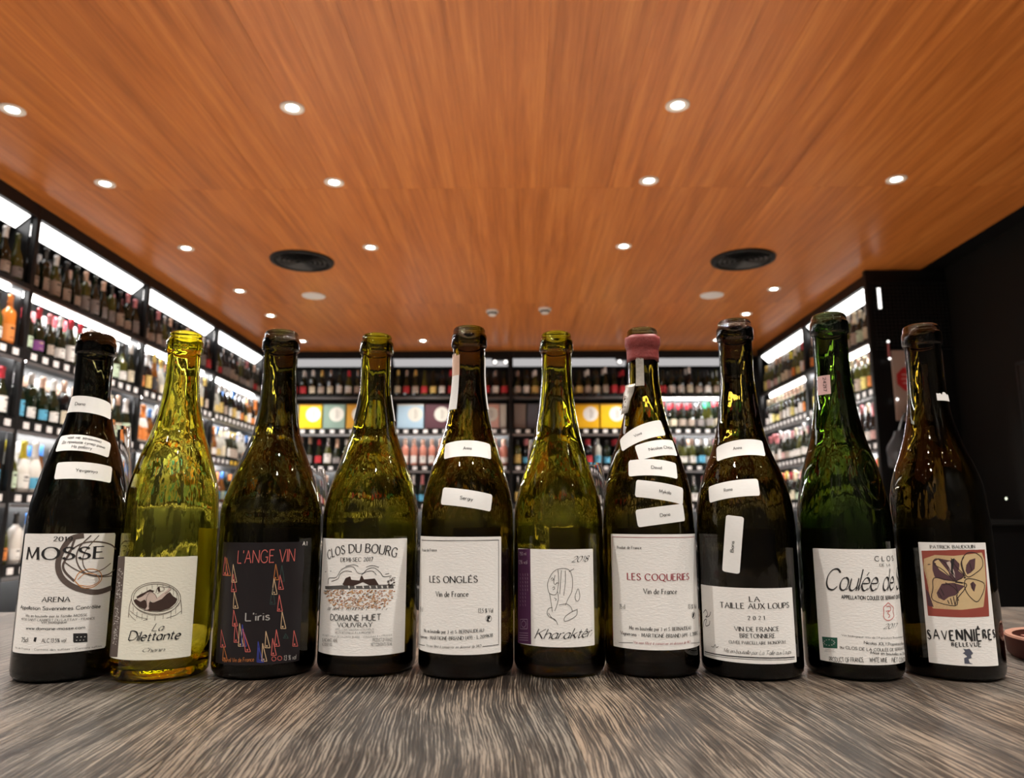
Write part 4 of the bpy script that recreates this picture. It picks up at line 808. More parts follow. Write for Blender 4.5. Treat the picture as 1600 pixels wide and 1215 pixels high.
ART={1: [('S',[[13.96,90.59],[5.31,88.2],[-0.04,79.57],[-2.29,68.5],[0.76,58.63],[8.54,51.27],[18.88,46.77],[28.62,45.03],[40.64,47.5]],4.22,'taupe',1),
('S',[[8.4,90.67],[6.96,84.44],[5.19,77.01],[1.54,68.43],[3.2,62.25],[10.43,54.63]],1.69,'taupe',1),
('S',[[19.08,90.5],[11.93,81.85],[10.25,71.92],[15.27,62.43],[24.91,58.18],[35.51,58.35],[41.81,62.12]],0.99,'taupe',1),
('S',[[4.03,77.65],[13.38,84.32],[24.9,85.29],[35.93,82.64],[41.58,78.53]],1.13,'taupe',1),
('S',[[25.06,90.38],[16.62,79.22],[14.9,69.28],[19.87,61.59],[29.55,62.54],[37.55,67.53]],0.7,'taupe',1),
('S',[[2.54,69.65],[9.6,64.27],[20.09,59.09],[30.08,56.96],[40.69,57.07]],0.84,'taupe',1),
('S',[[10.43,54.63],[13.15,61.29],[20.84,63.78],[28.39,61.1],[30.3,54.68],[24.48,49.47],[16.4,49.39],[10.98,54.6]],0.7,'orange',1),
('S',[[12.52,55.76],[17.69,60.46],[26.09,58.73],[28.46,53.55],[22.03,50.27],[14.56,51.34]],0.56,'orange',1),
('T','2019','roman',[-7.29,86.32],[6.04,86.2],3.49,'ink'),
('T','MOSSE','roman',[-31.53,71.93],[30.63,71.98],9.42,'ink'),
('T','ARENA','roman',[-11.37,39.35],[8.53,39.07],3.64,'ink'),
('T','Appellation Savennières Contrôlée','sans',[-32.49,33.58],[31.42,32.3],2.67,'ink'),
('T','Mis en bouteille par la famille MOSSE','sans',[-24.68,27.84],[21.77,26.98],1.81,'grey'),
('T','49750 SAINT-LAMBERT DU LATTAY - FRANCE','sans',[-29.58,25.05],[27.84,23.77],1.69,'grey'),
('T','Vin biologique','sans',[-10.23,23.01],[7.81,22.65],1.68,'grey'),
('T','www.domaine-mosse.com','sans',[-22.9,18.32],[20.91,17.31],2.17,'ink'),
('T','75cl','sans',[-26.59,8.46],[-19.98,8.79],3.31,'ink'),
('T','ALC.13.5% vol','sans',[-8.46,8.6],[8.54,8.21],2.86,'ink'),
('F',[[-15.05,12.37],[-12.57,12.4],[-12.67,8.72],[-15.1,9.4]],'ink'),
('F',[[13.07,14.31],[23.21,13.52],[23.84,6.64],[13.69,7.16]],'ink'),
('T','* * *','sans',[15.58,10.47],[21.9,10.03],1.71,'paper'),
('T','* * *','sans',[15.35,8.08],[21.19,7.69],1.46,'paper'),
('T','Vin de France - Contient des sulfites - Contains sulfites','sans',[-34.47,3.29],[35.69,1.29],1.43,'grey')],2: [('F',[[-40.55,78.17],[-20.74,79.17],[-19.59,1.57],[-40.59,-0.62]],'taupe'),
('F',[[-32.27,54.67],[-29.96,54.83],[-29.82,54.35],[-32.08,54.19]],'paper'),
('F',[[-33.1,59.68],[-30.6,59.84],[-30.45,59.35],[-32.9,59.19]],'paper'),
('F',[[-24.26,20.68],[-23.47,20.75],[-23.38,20.28],[-24.16,20.21]],'paper'),
('F',[[-31.14,52.23],[-29.84,52.32],[-29.7,51.83],[-30.98,51.74]],'paper'),
('F',[[-23.69,56.56],[-21.7,56.66],[-21.62,56.17],[-23.6,56.07]],'paper'),
('F',[[-29.75,20.13],[-27.91,20.33],[-27.79,19.85],[-29.61,19.66]],'paper'),
('F',[[-24.75,31.18],[-23.42,31.28],[-23.35,30.92],[-24.68,30.82]],'paper'),
('F',[[-28.07,17.62],[-26.44,17.79],[-26.36,17.43],[-27.98,17.26]],'paper'),
('F',[[-27.78,58.59],[-26.79,58.65],[-26.68,58.16],[-27.66,58.1]],'paper'),
('F',[[-30.16,69.1],[-27.2,69.24],[-27.09,68.75],[-30.01,68.6]],'paper'),
('F',[[-26.4,17.59],[-24.94,17.74],[-24.84,17.26],[-26.29,17.12]],'paper'),
('F',[[-27.52,32.65],[-26.55,32.74],[-26.47,32.38],[-27.43,32.29]],'paper'),
('F',[[-24.5,50.91],[-23.7,50.96],[-23.63,50.6],[-24.43,50.55]],'paper'),
('F',[[-26.49,66.84],[-25.0,66.91],[-24.9,66.42],[-26.38,66.34]],'paper'),
('F',[[-30.56,26.12],[-27.55,26.42],[-27.46,26.07],[-30.45,25.77]],'paper'),
('F',[[-23.98,65.71],[-21.96,65.8],[-21.88,65.3],[-23.89,65.21]],'paper'),
('F',[[-28.87,52.41],[-26.19,52.59],[-26.08,52.1],[-28.74,51.92]],'paper'),
('F',[[-30.02,30.25],[-28.13,30.42],[-28.04,30.07],[-29.92,29.89]],'paper'),
('F',[[-24.67,18.29],[-23.35,18.41],[-23.28,18.05],[-24.6,17.93]],'paper'),
('F',[[-23.74,62.26],[-22.47,62.32],[-22.39,61.83],[-23.65,61.77]],'paper'),
('F',[[-29.33,67.98],[-28.21,68.04],[-28.09,67.55],[-29.19,67.49]],'paper'),
('F',[[-22.83,24.78],[-22.1,24.84],[-22.02,24.36],[-22.75,24.3]],'paper'),
('F',[[-23.3,51.98],[-21.35,52.09],[-21.27,51.6],[-23.21,51.49]],'paper'),
('F',[[-23.37,17.08],[-21.43,17.26],[-21.37,16.9],[-23.3,16.73]],'paper'),
('F',[[-30.85,51.21],[-28.82,51.35],[-28.69,50.87],[-30.69,50.72]],'paper'),
('F',[[-28.84,61.1],[-27.77,61.16],[-27.65,60.67],[-28.71,60.61]],'paper'),
('F',[[-28.26,34.17],[-26.6,34.31],[-26.52,33.95],[-28.17,33.81]],'paper'),
('F',[[-24.49,47.22],[-23.17,47.3],[-23.11,46.94],[-24.42,46.85]],'paper'),
('F',[[-30.32,42.22],[-29.12,42.32],[-29.02,41.95],[-30.21,41.86]],'paper'),
('F',[[-33.6,65.64],[-31.92,65.74],[-31.79,65.37],[-33.44,65.27]],'paper'),
('F',[[-26.4,32.28],[-24.12,32.47],[-24.05,32.11],[-26.32,31.92]],'paper'),
('F',[[-33.15,49.29],[-29.4,49.58],[-29.27,49.09],[-32.95,48.81]],'paper'),
('F',[[-27.46,21.99],[-26.5,22.09],[-26.39,21.61],[-27.34,21.52]],'paper'),
('F',[[-28.1,57.08],[-26.45,57.18],[-26.37,56.81],[-28.01,56.71]],'paper'),
('F',[[-28.03,56.01],[-25.48,56.17],[-25.38,55.68],[-27.9,55.52]],'paper'),
('F',[[-26.51,18.61],[-25.61,18.7],[-25.54,18.35],[-26.43,18.26]],'paper'),
('F',[[-30.27,53.67],[-29.07,53.75],[-28.97,53.39],[-30.16,53.31]],'paper'),
('F',[[-29.7,43.64],[-27.85,43.78],[-27.76,43.42],[-29.59,43.28]],'paper'),
('F',[[-28.23,14.8],[-27.22,14.91],[-27.1,14.43],[-28.11,14.32]],'paper'),
('F',[[-24.97,10.81],[-22.87,11.02],[-22.81,10.67],[-24.9,10.46]],'paper'),
('F',[[-31.76,38.7],[-30.39,38.82],[-30.28,38.46],[-31.63,38.34]],'paper'),
('F',[[-25.79,48.89],[-23.57,49.03],[-23.48,48.55],[-25.68,48.41]],'paper'),
('F',[[-26.26,19.62],[-24.0,19.84],[-23.91,19.36],[-26.16,19.15]],'paper'),
('F',[[-28.36,48.59],[-26.69,48.71],[-26.6,48.35],[-28.27,48.23]],'paper'),
('F',[[-28.65,16.72],[-26.03,16.99],[-25.95,16.64],[-28.56,16.36]],'paper'),
('F',[[-24.13,67.06],[-23.33,67.09],[-23.25,66.6],[-24.03,66.57]],'paper'),
('F',[[-31.81,28.06],[-30.44,28.2],[-30.29,27.72],[-31.64,27.59]],'paper'),
('F',[[-24.7,34.7],[-23.38,34.81],[-23.31,34.44],[-24.63,34.34]],'paper'),
('F',[[-29.55,20.3],[-28.43,20.42],[-28.33,20.07],[-29.44,19.95]],'paper'),
('F',[[-29.37,31.81],[-27.57,31.97],[-27.46,31.49],[-29.24,31.33]],'paper'),
('F',[[-25.97,15.83],[-25.1,15.92],[-25.03,15.56],[-25.89,15.48]],'paper'),
('F',[[-28.44,28.13],[-25.85,28.37],[-25.74,27.89],[-28.31,27.66]],'paper'),
('F',[[-26.94,13.47],[-26.01,13.57],[-25.94,13.21],[-26.85,13.12]],'paper'),
('F',[[-31.0,26.41],[-27.88,26.72],[-27.76,26.25],[-30.84,25.94]],'paper'),
('F',[[-30.85,31.78],[-28.83,31.97],[-28.73,31.61],[-30.73,31.42]],'paper'),
('F',[[-26.38,22.48],[-25.49,22.56],[-25.39,22.08],[-26.27,22.0]],'paper'),
('F',[[-23.72,18.48],[-22.96,18.55],[-22.87,18.07],[-23.63,18.01]],'paper'),
('F',[[-24.61,46.23],[-23.28,46.32],[-23.19,45.83],[-24.51,45.74]],'paper'),
('F',[[-27.56,55.14],[-25.97,55.23],[-25.89,54.87],[-27.47,54.77]],'paper'),
('F',[[-23.95,65.04],[-22.66,65.1],[-22.58,64.61],[-23.86,64.55]],'paper'),
('F',[[-25.2,44.05],[-23.83,44.15],[-23.77,43.78],[-25.13,43.69]],'paper'),
('F',[[-23.1,31.21],[-21.18,31.36],[-21.1,30.88],[-23.01,30.73]],'paper'),
('F',[[-26.55,12.64],[-25.65,12.73],[-25.57,12.38],[-26.47,12.28]],'paper'),
('F',[[-31.06,46.34],[-27.91,46.58],[-27.82,46.22],[-30.94,45.98]],'paper'),
('F',[[-24.09,49.62],[-22.8,49.7],[-22.73,49.33],[-24.02,49.26]],'paper'),
('F',[[-32.55,25.33],[-30.2,25.57],[-30.09,25.22],[-32.41,24.97]],'paper'),
('F',[[-27.06,36.0],[-24.68,36.19],[-24.58,35.71],[-26.95,35.51]],'paper'),
('F',[[-26.76,37.16],[-25.26,37.28],[-25.16,36.8],[-26.65,36.68]],'paper'),
('F',[[-24.81,47.71],[-22.71,47.85],[-22.65,47.48],[-24.74,47.35]],'paper'),
('F',[[-25.73,28.06],[-24.32,28.18],[-24.23,27.7],[-25.63,27.58]],'paper'),
('F',[[-25.95,21.61],[-23.73,21.82],[-23.64,21.34],[-25.84,21.14]],'paper'),
('F',[[-27.39,31.8],[-26.43,31.89],[-26.32,31.41],[-27.27,31.32]],'paper'),
('F',[[-27.94,22.11],[-25.43,22.36],[-25.33,21.88],[-27.82,21.64]],'paper'),
('F',[[-32.89,61.05],[-31.34,61.15],[-31.22,60.78],[-32.74,60.68]],'paper'),
('F',[[-23.51,52.19],[-22.75,52.23],[-22.66,51.75],[-23.42,51.7]],'paper'),
('F',[[-23.48,28.36],[-22.73,28.42],[-22.64,27.94],[-23.39,27.88]],'paper'),
('F',[[-23.35,30.15],[-22.12,30.25],[-22.04,29.77],[-23.26,29.67]],'paper'),
('F',[[-29.41,49.25],[-28.29,49.33],[-28.2,48.97],[-29.31,48.89]],'paper'),
('F',[[-24.7,37.47],[-23.89,37.53],[-23.79,37.05],[-24.6,36.99]],'paper'),
('F',[[-22.8,20.4],[-22.07,20.47],[-22.01,20.11],[-22.73,20.05]],'paper'),
('F',[[-26.92,33.61],[-24.56,33.8],[-24.49,33.44],[-26.83,33.25]],'paper'),
('F',[[-22.74,23.25],[-22.01,23.31],[-21.95,22.95],[-22.67,22.89]],'paper'),
('F',[[-25.19,29.64],[-23.06,29.82],[-22.99,29.46],[-25.12,29.28]],'paper'),
('F',[[-23.96,31.8],[-22.68,31.89],[-22.6,31.41],[-23.86,31.32]],'paper'),
('F',[[-29.09,15.31],[-27.34,15.5],[-27.25,15.14],[-28.99,14.95]],'paper'),
('F',[[-30.3,50.24],[-28.36,50.38],[-28.24,49.89],[-30.15,49.75]],'paper'),
('F',[[-27.35,14.41],[-25.8,14.57],[-25.69,14.1],[-27.23,13.94]],'paper'),
('F',[[-28.25,51.99],[-27.23,52.06],[-27.11,51.57],[-28.13,51.5]],'paper'),
('F',[[-27.1,58.25],[-24.7,58.39],[-24.61,57.9],[-26.99,57.76]],'paper'),
('F',[[-28.29,44.55],[-27.26,44.62],[-27.18,44.26],[-28.19,44.18]],'paper'),
('F',[[-27.39,38.03],[-24.96,38.22],[-24.86,37.74],[-27.28,37.55]],'paper'),
('F',[[-28.76,32.24],[-27.7,32.34],[-27.58,31.86],[-28.63,31.76]],'paper'),
('F',[[-25.73,39.87],[-24.32,39.97],[-24.25,39.61],[-25.65,39.51]],'paper'),
('F',[[-30.55,60.23],[-28.56,60.35],[-28.46,59.98],[-30.43,59.86]],'paper'),
('F',[[-29.82,11.17],[-26.98,11.49],[-26.87,11.02],[-29.68,10.7]],'paper'),
('F',[[-30.74,68.36],[-29.48,68.42],[-29.38,68.05],[-30.62,67.99]],'paper'),
('F',[[-29.8,67.58],[-28.64,67.64],[-28.52,67.15],[-29.66,67.09]],'paper'),
('F',[[-23.36,66.06],[-22.12,66.11],[-22.05,65.74],[-23.3,65.69]],'paper'),
('F',[[-25.26,24.78],[-24.42,24.86],[-24.35,24.5],[-25.18,24.43]],'paper'),
('F',[[-25.16,35.23],[-23.03,35.4],[-22.96,35.03],[-25.09,34.87]],'paper'),
('F',[[-30.88,38.27],[-28.85,38.45],[-28.72,37.97],[-30.72,37.79]],'paper'),
('F',[[-28.24,38.19],[-27.22,38.27],[-27.11,37.79],[-28.12,37.71]],'paper'),
('F',[[-26.62,37.88],[-25.13,37.99],[-25.03,37.51],[-26.51,37.39]],'paper'),
('F',[[-28.44,49.21],[-26.75,49.33],[-26.67,48.97],[-28.34,48.85]],'paper'),
('F',[[-25.7,52.47],[-24.29,52.56],[-24.21,52.2],[-25.62,52.11]],'paper'),
('F',[[-32.47,64.05],[-28.92,64.25],[-28.82,63.88],[-32.33,63.68]],'paper'),
('F',[[-26.9,55.28],[-25.38,55.37],[-25.3,55.01],[-26.82,54.91]],'paper'),
('F',[[-26.86,15.28],[-24.52,15.52],[-24.43,15.04],[-26.75,14.81]],'paper'),
('F',[[-31.01,48.54],[-27.87,48.77],[-27.78,48.41],[-30.89,48.18]],'paper'),
('F',[[-26.47,63.05],[-24.98,63.13],[-24.88,62.64],[-26.36,62.56]],'paper'),
('F',[[-23.57,12.9],[-22.33,13.02],[-22.27,12.66],[-23.51,12.54]],'paper'),
('F',[[-29.49,18.93],[-26.71,19.22],[-26.6,18.75],[-29.36,18.46]],'paper'),
('F',[[-26.78,21.42],[-25.28,21.56],[-25.21,21.21],[-26.7,21.06]],'paper'),
('F',[[-23.15,15.28],[-22.41,15.35],[-22.35,14.99],[-23.09,14.92]],'paper'),
('F',[[-26.58,32.38],[-25.1,32.51],[-25.03,32.15],[-26.5,32.02]],'paper'),
('F',[[-33.45,58.27],[-29.59,58.52],[-29.49,58.15],[-33.29,57.9]],'paper'),
('F',[[-26.04,67.32],[-24.59,67.38],[-24.52,67.01],[-25.96,66.95]],'paper'),
('F',[[-30.95,26.34],[-27.84,26.65],[-27.75,26.29],[-30.83,25.99]],'paper'),
('F',[[-30.88,65.03],[-28.84,65.15],[-28.74,64.78],[-30.76,64.67]],'paper'),
('F',[[-22.56,15.39],[-21.84,15.46],[-21.76,14.99],[-22.47,14.92]],'paper'),
('F',[[-29.72,26.41],[-28.58,26.52],[-28.46,26.04],[-29.58,25.93]],'paper'),
('F',[[-28.54,19.32],[-26.85,19.5],[-26.74,19.02],[-28.41,18.85]],'paper'),
('F',[[-28.69,67.49],[-27.62,67.55],[-27.51,67.05],[-28.56,67.0]],'paper'),
('F',[[-29.17,34.9],[-28.08,35.0],[-27.96,34.52],[-29.04,34.42]],'paper'),
('F',[[-30.48,49.47],[-28.51,49.61],[-28.38,49.13],[-30.33,48.99]],'paper'),
('F',[[-28.57,12.29],[-26.88,12.47],[-26.77,12.0],[-28.44,11.82]],'paper'),
('F',[[-26.14,49.82],[-24.69,49.91],[-24.6,49.42],[-26.04,49.33]],'paper'),
('F',[[-32.7,37.58],[-30.3,37.79],[-30.16,37.31],[-32.5,37.1]],'paper'),
('F',[[-25.45,28.15],[-23.29,28.33],[-23.2,27.85],[-25.35,27.67]],'paper'),
('F',[[-23.38,64.47],[-22.62,64.51],[-22.56,64.14],[-23.31,64.1]],'paper'),
('F',[[-23.06,26.81],[-21.85,26.91],[-21.78,26.55],[-22.99,26.45]],'paper'),
('F',[[-26.42,15.02],[-25.52,15.11],[-25.42,14.64],[-26.31,14.55]],'paper'),
('F',[[-27.09,69.2],[-26.14,69.25],[-26.06,68.88],[-27.0,68.83]],'paper'),
('F',[[-27.46,63.85],[-26.49,63.9],[-26.41,63.53],[-27.37,63.48]],'paper'),
('F',[[-28.37,20.46],[-25.8,20.71],[-25.72,20.36],[-28.28,20.1]],'paper'),
('F',[[-31.03,13.51],[-29.75,13.65],[-29.65,13.3],[-30.91,13.16]],'paper'),
('F',[[-24.02,23.4],[-22.02,23.57],[-21.96,23.21],[-23.96,23.04]],'paper'),
('F',[[-26.47,53.39],[-24.16,53.54],[-24.07,53.05],[-26.36,52.91]],'paper'),
('F',[[-24.3,24.59],[-23.0,24.7],[-22.94,24.34],[-24.23,24.23]],'paper'),
('F',[[-30.8,58.77],[-29.54,58.85],[-29.44,58.48],[-30.69,58.4]],'paper'),
('F',[[-22.75,27.86],[-22.02,27.92],[-21.94,27.44],[-22.66,27.39]],'paper'),
('F',[[-25.18,26.43],[-23.82,26.55],[-23.75,26.19],[-25.11,26.07]],'paper'),
('F',[[-23.94,17.91],[-22.67,18.02],[-22.59,17.55],[-23.85,17.43]],'paper'),
('F',[[-26.88,32.56],[-25.37,32.69],[-25.27,32.21],[-26.77,32.08]],'paper'),
('F',[[-28.06,42.97],[-27.05,43.05],[-26.97,42.69],[-27.97,42.61]],'paper'),
('F',[[-29.02,58.3],[-27.26,58.41],[-27.17,58.04],[-28.92,57.93]],'paper'),
('F',[[-24.0,47.34],[-21.99,47.47],[-21.9,46.98],[-23.91,46.86]],'paper'),
('F',[[-26.84,45.92],[-25.91,45.98],[-25.83,45.62],[-26.75,45.55]],'paper'),
('F',[[-29.12,57.71],[-26.38,57.88],[-26.3,57.51],[-29.02,57.34]],'paper'),
('F',[[-32.62,68.09],[-30.23,68.22],[-30.08,67.73],[-32.43,67.6]],'paper'),
('S',[[28.48,46.01],[27.8,48.8],[26.23,51.51],[23.87,53.99],[20.86,56.09],[17.36,57.7],[13.53,58.74],[9.51,59.14],[5.45,58.89],[1.51,58.0],[-2.14,56.53],[-5.28,54.56],[-7.68,52.19],[-9.12,49.57],[-9.43,46.85],[-8.56,44.16],[-6.63,41.64],[-3.85,39.4],[-0.45,37.52],[3.33,36.07],[7.32,35.12],[11.35,34.71],[15.28,34.86],[18.96,35.57],[22.24,36.83],[24.98,38.58],[27.01,40.76],[28.2,43.28],[28.48,46.01]],0.39,'taupe',1),
('S',[[26.93,46.4],[26.32,48.84],[24.91,51.21],[22.76,53.37],[20.02,55.21],[16.82,56.62],[13.3,57.52],[9.6,57.88],[5.88,57.67],[2.28,56.9],[-1.03,55.62],[-3.86,53.9],[-6.01,51.85],[-7.3,49.56],[-7.58,47.18],[-6.82,44.83],[-5.12,42.62],[-2.64,40.64],[0.42,38.99],[3.86,37.72],[7.51,36.88],[11.22,36.52],[14.83,36.65],[18.21,37.27],[21.22,38.37],[23.73,39.91],[25.58,41.82],[26.67,44.02],[26.93,46.4]],0.39,'taupe',1),
('F',[[-7.31,45.21],[-5.3,46.38],[-3.29,45.28],[-1.04,44.17],[1.43,46.44],[3.92,44.17],[6.12,44.71],[8.41,43.54],[11.99,46.28],[15.62,47.86],[18.13,50.03],[20.18,51.36],[22.57,48.1],[26.15,45.59],[25.16,42.51],[20.56,38.52],[14.29,36.86],[6.14,37.37],[-1.6,40.22],[-5.63,42.98]],'brown'),
('F',[[-5.11,47.8],[-1.87,50.11],[1.59,51.54],[5.4,53.79],[8.81,52.6],[6.78,50.36],[0.66,48.7],[-4.05,46.68]],'brown'),
('F',[[-5.3,46.38],[-0.48,48.13],[3.34,51.25],[6.09,52.08],[9.53,50.31],[11.39,47.15],[14.38,50.18],[17.43,52.34],[19.41,54.55],[20.57,53.35],[18.13,50.03],[14.67,46.19],[8.96,43.53],[6.63,45.27],[5.65,43.59],[5.78,38.51],[2.17,37.69],[4.19,40.78],[3.35,44.17],[2.88,46.44],[-1.06,44.45]],'skin'),
('S',[[3.35,44.17],[3.6,48.13],[6.12,51.79],[9.57,49.74],[11.16,46.58]],0.33,'taupe',1),
('S',[[6.63,45.27],[5.93,43.58],[5.78,38.51],[2.28,37.69],[4.08,40.78],[2.88,46.44]],0.26,'taupe',1),
('S',[[10.03,50.87],[11.31,55.39],[15.07,55.28],[15.78,52.98],[13.18,51.92],[11.15,50.27]],0.33,'taupe',1),
('F',[[10.81,54.83],[12.35,55.94],[13.18,51.92],[11.56,51.97]],'brown'),
('S',[[15.07,55.28],[19.39,54.83],[20.59,53.06],[16.52,50.1]],0.33,'taupe',1),
('S',[[-4.58,48.94],[-4.15,46.4]],0.26,'taupe',0),
('S',[[-0.83,52.1],[-0.5,50.4]],0.26,'taupe',0),
('S',[[2.99,55.51],[3.4,52.67]],0.26,'taupe',0),
('S',[[6.78,57.47],[7.21,54.05]],0.26,'taupe',0),
('S',[[10.6,57.69],[10.93,55.4]],0.26,'taupe',0),
('S',[[14.65,57.47],[14.93,55.86]],0.26,'taupe',0),
('S',[[19.27,56.56],[19.55,54.83]],0.26,'taupe',0),
('S',[[22.39,54.41],[22.97,48.65]],0.26,'taupe',0),
('S',[[25.03,51.97],[25.61,46.2]],0.26,'taupe',0),
('S',[[-9.4,46.57],[-10.77,40.57],[-10.87,32.11]],0.39,'taupe',1),
('S',[[28.38,45.72],[29.57,39.61],[30.17,33.84]],0.39,'taupe',1),
('S',[[-9.83,37.22],[-2.16,32.9],[4.97,31.21],[2.23,30.11]],0.33,'taupe',1),
('S',[[-10.3,34.95],[-6.5,31.69],[-3.76,30.07]],0.33,'taupe',1),
('S',[[-8.69,43.19],[-1.35,37.4],[7.49,34.25],[15.55,34.15],[23.35,37.21],[28.17,43.16]],0.33,'taupe',1),
('S',[[18.95,31.26],[25.28,33.09],[29.82,36.15]],0.33,'taupe',1),
('S',[[-7.06,40.69],[-6.76,35.06]],0.26,'taupe',0),
('S',[[-3.45,36.81],[-3.23,31.76]],0.26,'taupe',0),
('S',[[0.93,35.16],[1.08,30.67]],0.26,'taupe',0),
('S',[[5.02,34.01],[5.11,30.09]],0.26,'taupe',0),
('S',[[10.79,33.6],[10.85,29.95]],0.26,'taupe',0),
('S',[[16.63,33.93],[16.64,30.82]],0.26,'taupe',0),
('S',[[22.07,36.16],[22.27,30.48]],0.26,'taupe',0),
('S',[[25.47,38.21],[25.53,34.21]],0.26,'taupe',0),
('T','La','script',[9.25,22.05],[16.71,21.94],5.62,'ink'),
('T','Dilettante','brush',[-8.88,15.11],[29.68,14.84],7.0,'ink'),
('T','Chenin','script',[3.07,6.34],[18.75,6.22],2.78,'ink')],3: [('T',"L'ANGE VIN",'thin',[-18.04,78.99],[28.35,80.0],10.08,'rose'),
('T',"L'iris",'sans',[-7.98,33.97],[10.5,34.46],6.13,'silver'),
('T','750 ml Vin de France','sans',[-27.03,1.73],[0.39,3.06],3.12,'rust'),
('T','13 % vol','sans',[23.43,2.05],[34.26,1.61],3.7,'silver'),
('T','A.1','bold',[35.69,92.61],[40.34,92.46],3.13,'paper'),
('S',[[17.12,3.91],[17.06,4.26],[16.93,4.61],[16.72,4.92],[16.45,5.2],[16.13,5.41],[15.79,5.56],[15.43,5.63],[15.08,5.62],[14.75,5.53],[14.45,5.36],[14.22,5.13],[14.04,4.85],[13.94,4.52],[13.92,4.18],[13.98,3.82],[14.12,3.48],[14.32,3.17],[14.59,2.89],[14.9,2.68],[15.24,2.54],[15.6,2.47],[15.95,2.48],[16.28,2.56],[16.58,2.72],[16.82,2.95],[17.0,3.23],[17.1,3.56],[17.12,3.91]],0.42,'rose',1),
('S',[[21.78,3.93],[21.72,4.29],[21.57,4.64],[21.36,4.96],[21.08,5.24],[20.75,5.46],[20.4,5.62],[20.03,5.69],[19.66,5.69],[19.32,5.61],[19.02,5.45],[18.77,5.22],[18.59,4.94],[18.49,4.62],[18.47,4.27],[18.53,3.91],[18.67,3.56],[18.88,3.24],[19.15,2.97],[19.47,2.75],[19.83,2.6],[20.19,2.52],[20.56,2.52],[20.91,2.6],[21.21,2.76],[21.46,2.98],[21.65,3.26],[21.75,3.58],[21.78,3.93]],0.42,'rose',1),
('S',[[-34.38,68.99],[-33.06,83.65],[-27.55,69.29],[-34.38,68.99]],0.56,'rose',0),
('F',[[-33.14,70.57],[-31.68,71.64],[-30.47,70.43],[-32.12,69.6]],'rose'),
('S',[[-30.51,68.79],[-30.77,83.08],[-24.41,69.03],[-30.51,68.79]],0.56,'rust',0),
('F',[[-29.43,70.35],[-28.14,71.41],[-27.06,70.19],[-28.53,69.38]],'rust'),
('S',[[-22.93,63.82],[-22.43,78.01],[-17.83,63.98],[-22.93,63.82]],0.56,'sand',0),
('F',[[-22.05,65.35],[-20.99,66.39],[-20.09,65.16],[-21.31,64.38]],'sand'),
('S',[[-22.63,56.36],[-21.81,70.49],[-17.58,56.53],[-22.63,56.36]],0.56,'rose',0),
('F',[[-21.77,57.88],[-20.71,58.91],[-19.82,57.7],[-21.04,56.91]],'rose'),
('S',[[-19.65,43.47],[-19.73,56.46],[-14.89,43.64],[-19.65,43.47]],0.56,'sand',0),
('F',[[-18.84,44.99],[-17.85,46.01],[-17.01,44.8],[-18.15,44.02]],'sand'),
('S',[[-19.35,29.74],[-19.09,42.27],[-14.63,29.92],[-19.35,29.74]],0.56,'rose',0),
('F',[[-18.55,31.24],[-17.57,32.26],[-16.74,31.07],[-17.87,30.29]],'rose'),
('S',[[-16.9,17.31],[-16.99,32.53],[-12.37,17.47],[-16.9,17.31]],0.56,'rose',0),
('F',[[-16.13,18.8],[-15.19,19.81],[-14.4,18.62],[-15.48,17.85]],'rose'),
('S',[[-12.85,14.44],[-12.95,32.05],[-8.57,14.53],[-12.85,14.44]],0.56,'sand',0),
('F',[[-12.13,15.91],[-11.25,16.9],[-10.5,15.71],[-11.52,14.96]],'sand'),
('S',[[-10.15,14.51],[-10.58,31.25],[-6.0,14.56],[-10.15,14.51]],0.56,'blue',0),
('F',[[-9.45,15.97],[-8.6,16.95],[-7.87,15.75],[-8.86,15.01]],'blue'),
('S',[[-6.63,10.33],[-9.96,27.85],[-2.61,10.33],[-6.63,10.33]],0.56,'rose',0),
('F',[[-5.95,11.78],[-5.13,12.75],[-4.42,11.54],[-5.39,10.82]],'rose'),
('S',[[-31.15,12.65],[-31.59,26.1],[-25.03,13.18],[-31.15,12.65]],0.56,'rose',0),
('F',[[-30.07,14.22],[-28.77,15.31],[-27.69,14.18],[-29.16,13.32]],'rose'),
('S',[[-27.68,2.64],[-27.25,13.61],[-22.11,3.1],[-27.68,2.64]],0.56,'rust',0),
('F',[[-26.71,4.18],[-25.54,5.25],[-24.56,4.12],[-25.9,3.28]],'rust'),
('S',[[12.15,65.73],[13.1,78.25],[16.12,65.58],[12.15,65.73]],0.56,'rust',0),
('F',[[12.81,67.21],[13.62,68.18],[14.31,66.9],[13.35,66.19]],'rust'),
('S',[[16.57,64.31],[18.05,77.09],[20.66,64.13],[16.57,64.31]],0.56,'dgreen',0),
('F',[[17.25,65.79],[18.08,66.76],[18.79,65.47],[17.81,64.76]],'dgreen'),
('S',[[11.52,54.29],[12.33,66.97],[15.47,54.12],[11.52,54.29]],0.56,'sand',0),
('F',[[12.18,55.75],[12.99,56.72],[13.67,55.44],[12.72,54.74]],'sand'),
('S',[[16.27,58.07],[16.94,69.32],[20.34,57.87],[16.27,58.07]],0.56,'rose',0),
('F',[[16.94,59.54],[17.77,60.5],[18.48,59.22],[17.5,58.51]],'rose'),
('S',[[10.34,46.53],[11.61,59.51],[14.27,46.36],[10.34,46.53]],0.56,'dgreen',0),
('F',[[11.0,47.99],[11.8,48.95],[12.48,47.68],[11.54,46.98]],'dgreen'),
('S',[[16.29,40.93],[17.12,53.66],[20.34,40.67],[16.29,40.93]],0.56,'rose',0),
('F',[[16.96,42.37],[17.79,43.31],[18.49,42.03],[17.52,41.35]],'rose'),
('S',[[19.78,27.12],[20.11,40.19],[23.95,26.76],[19.78,27.12]],0.56,'sand',0),
('F',[[20.47,28.54],[21.32,29.46],[22.04,28.17],[21.04,27.51]],'sand'),
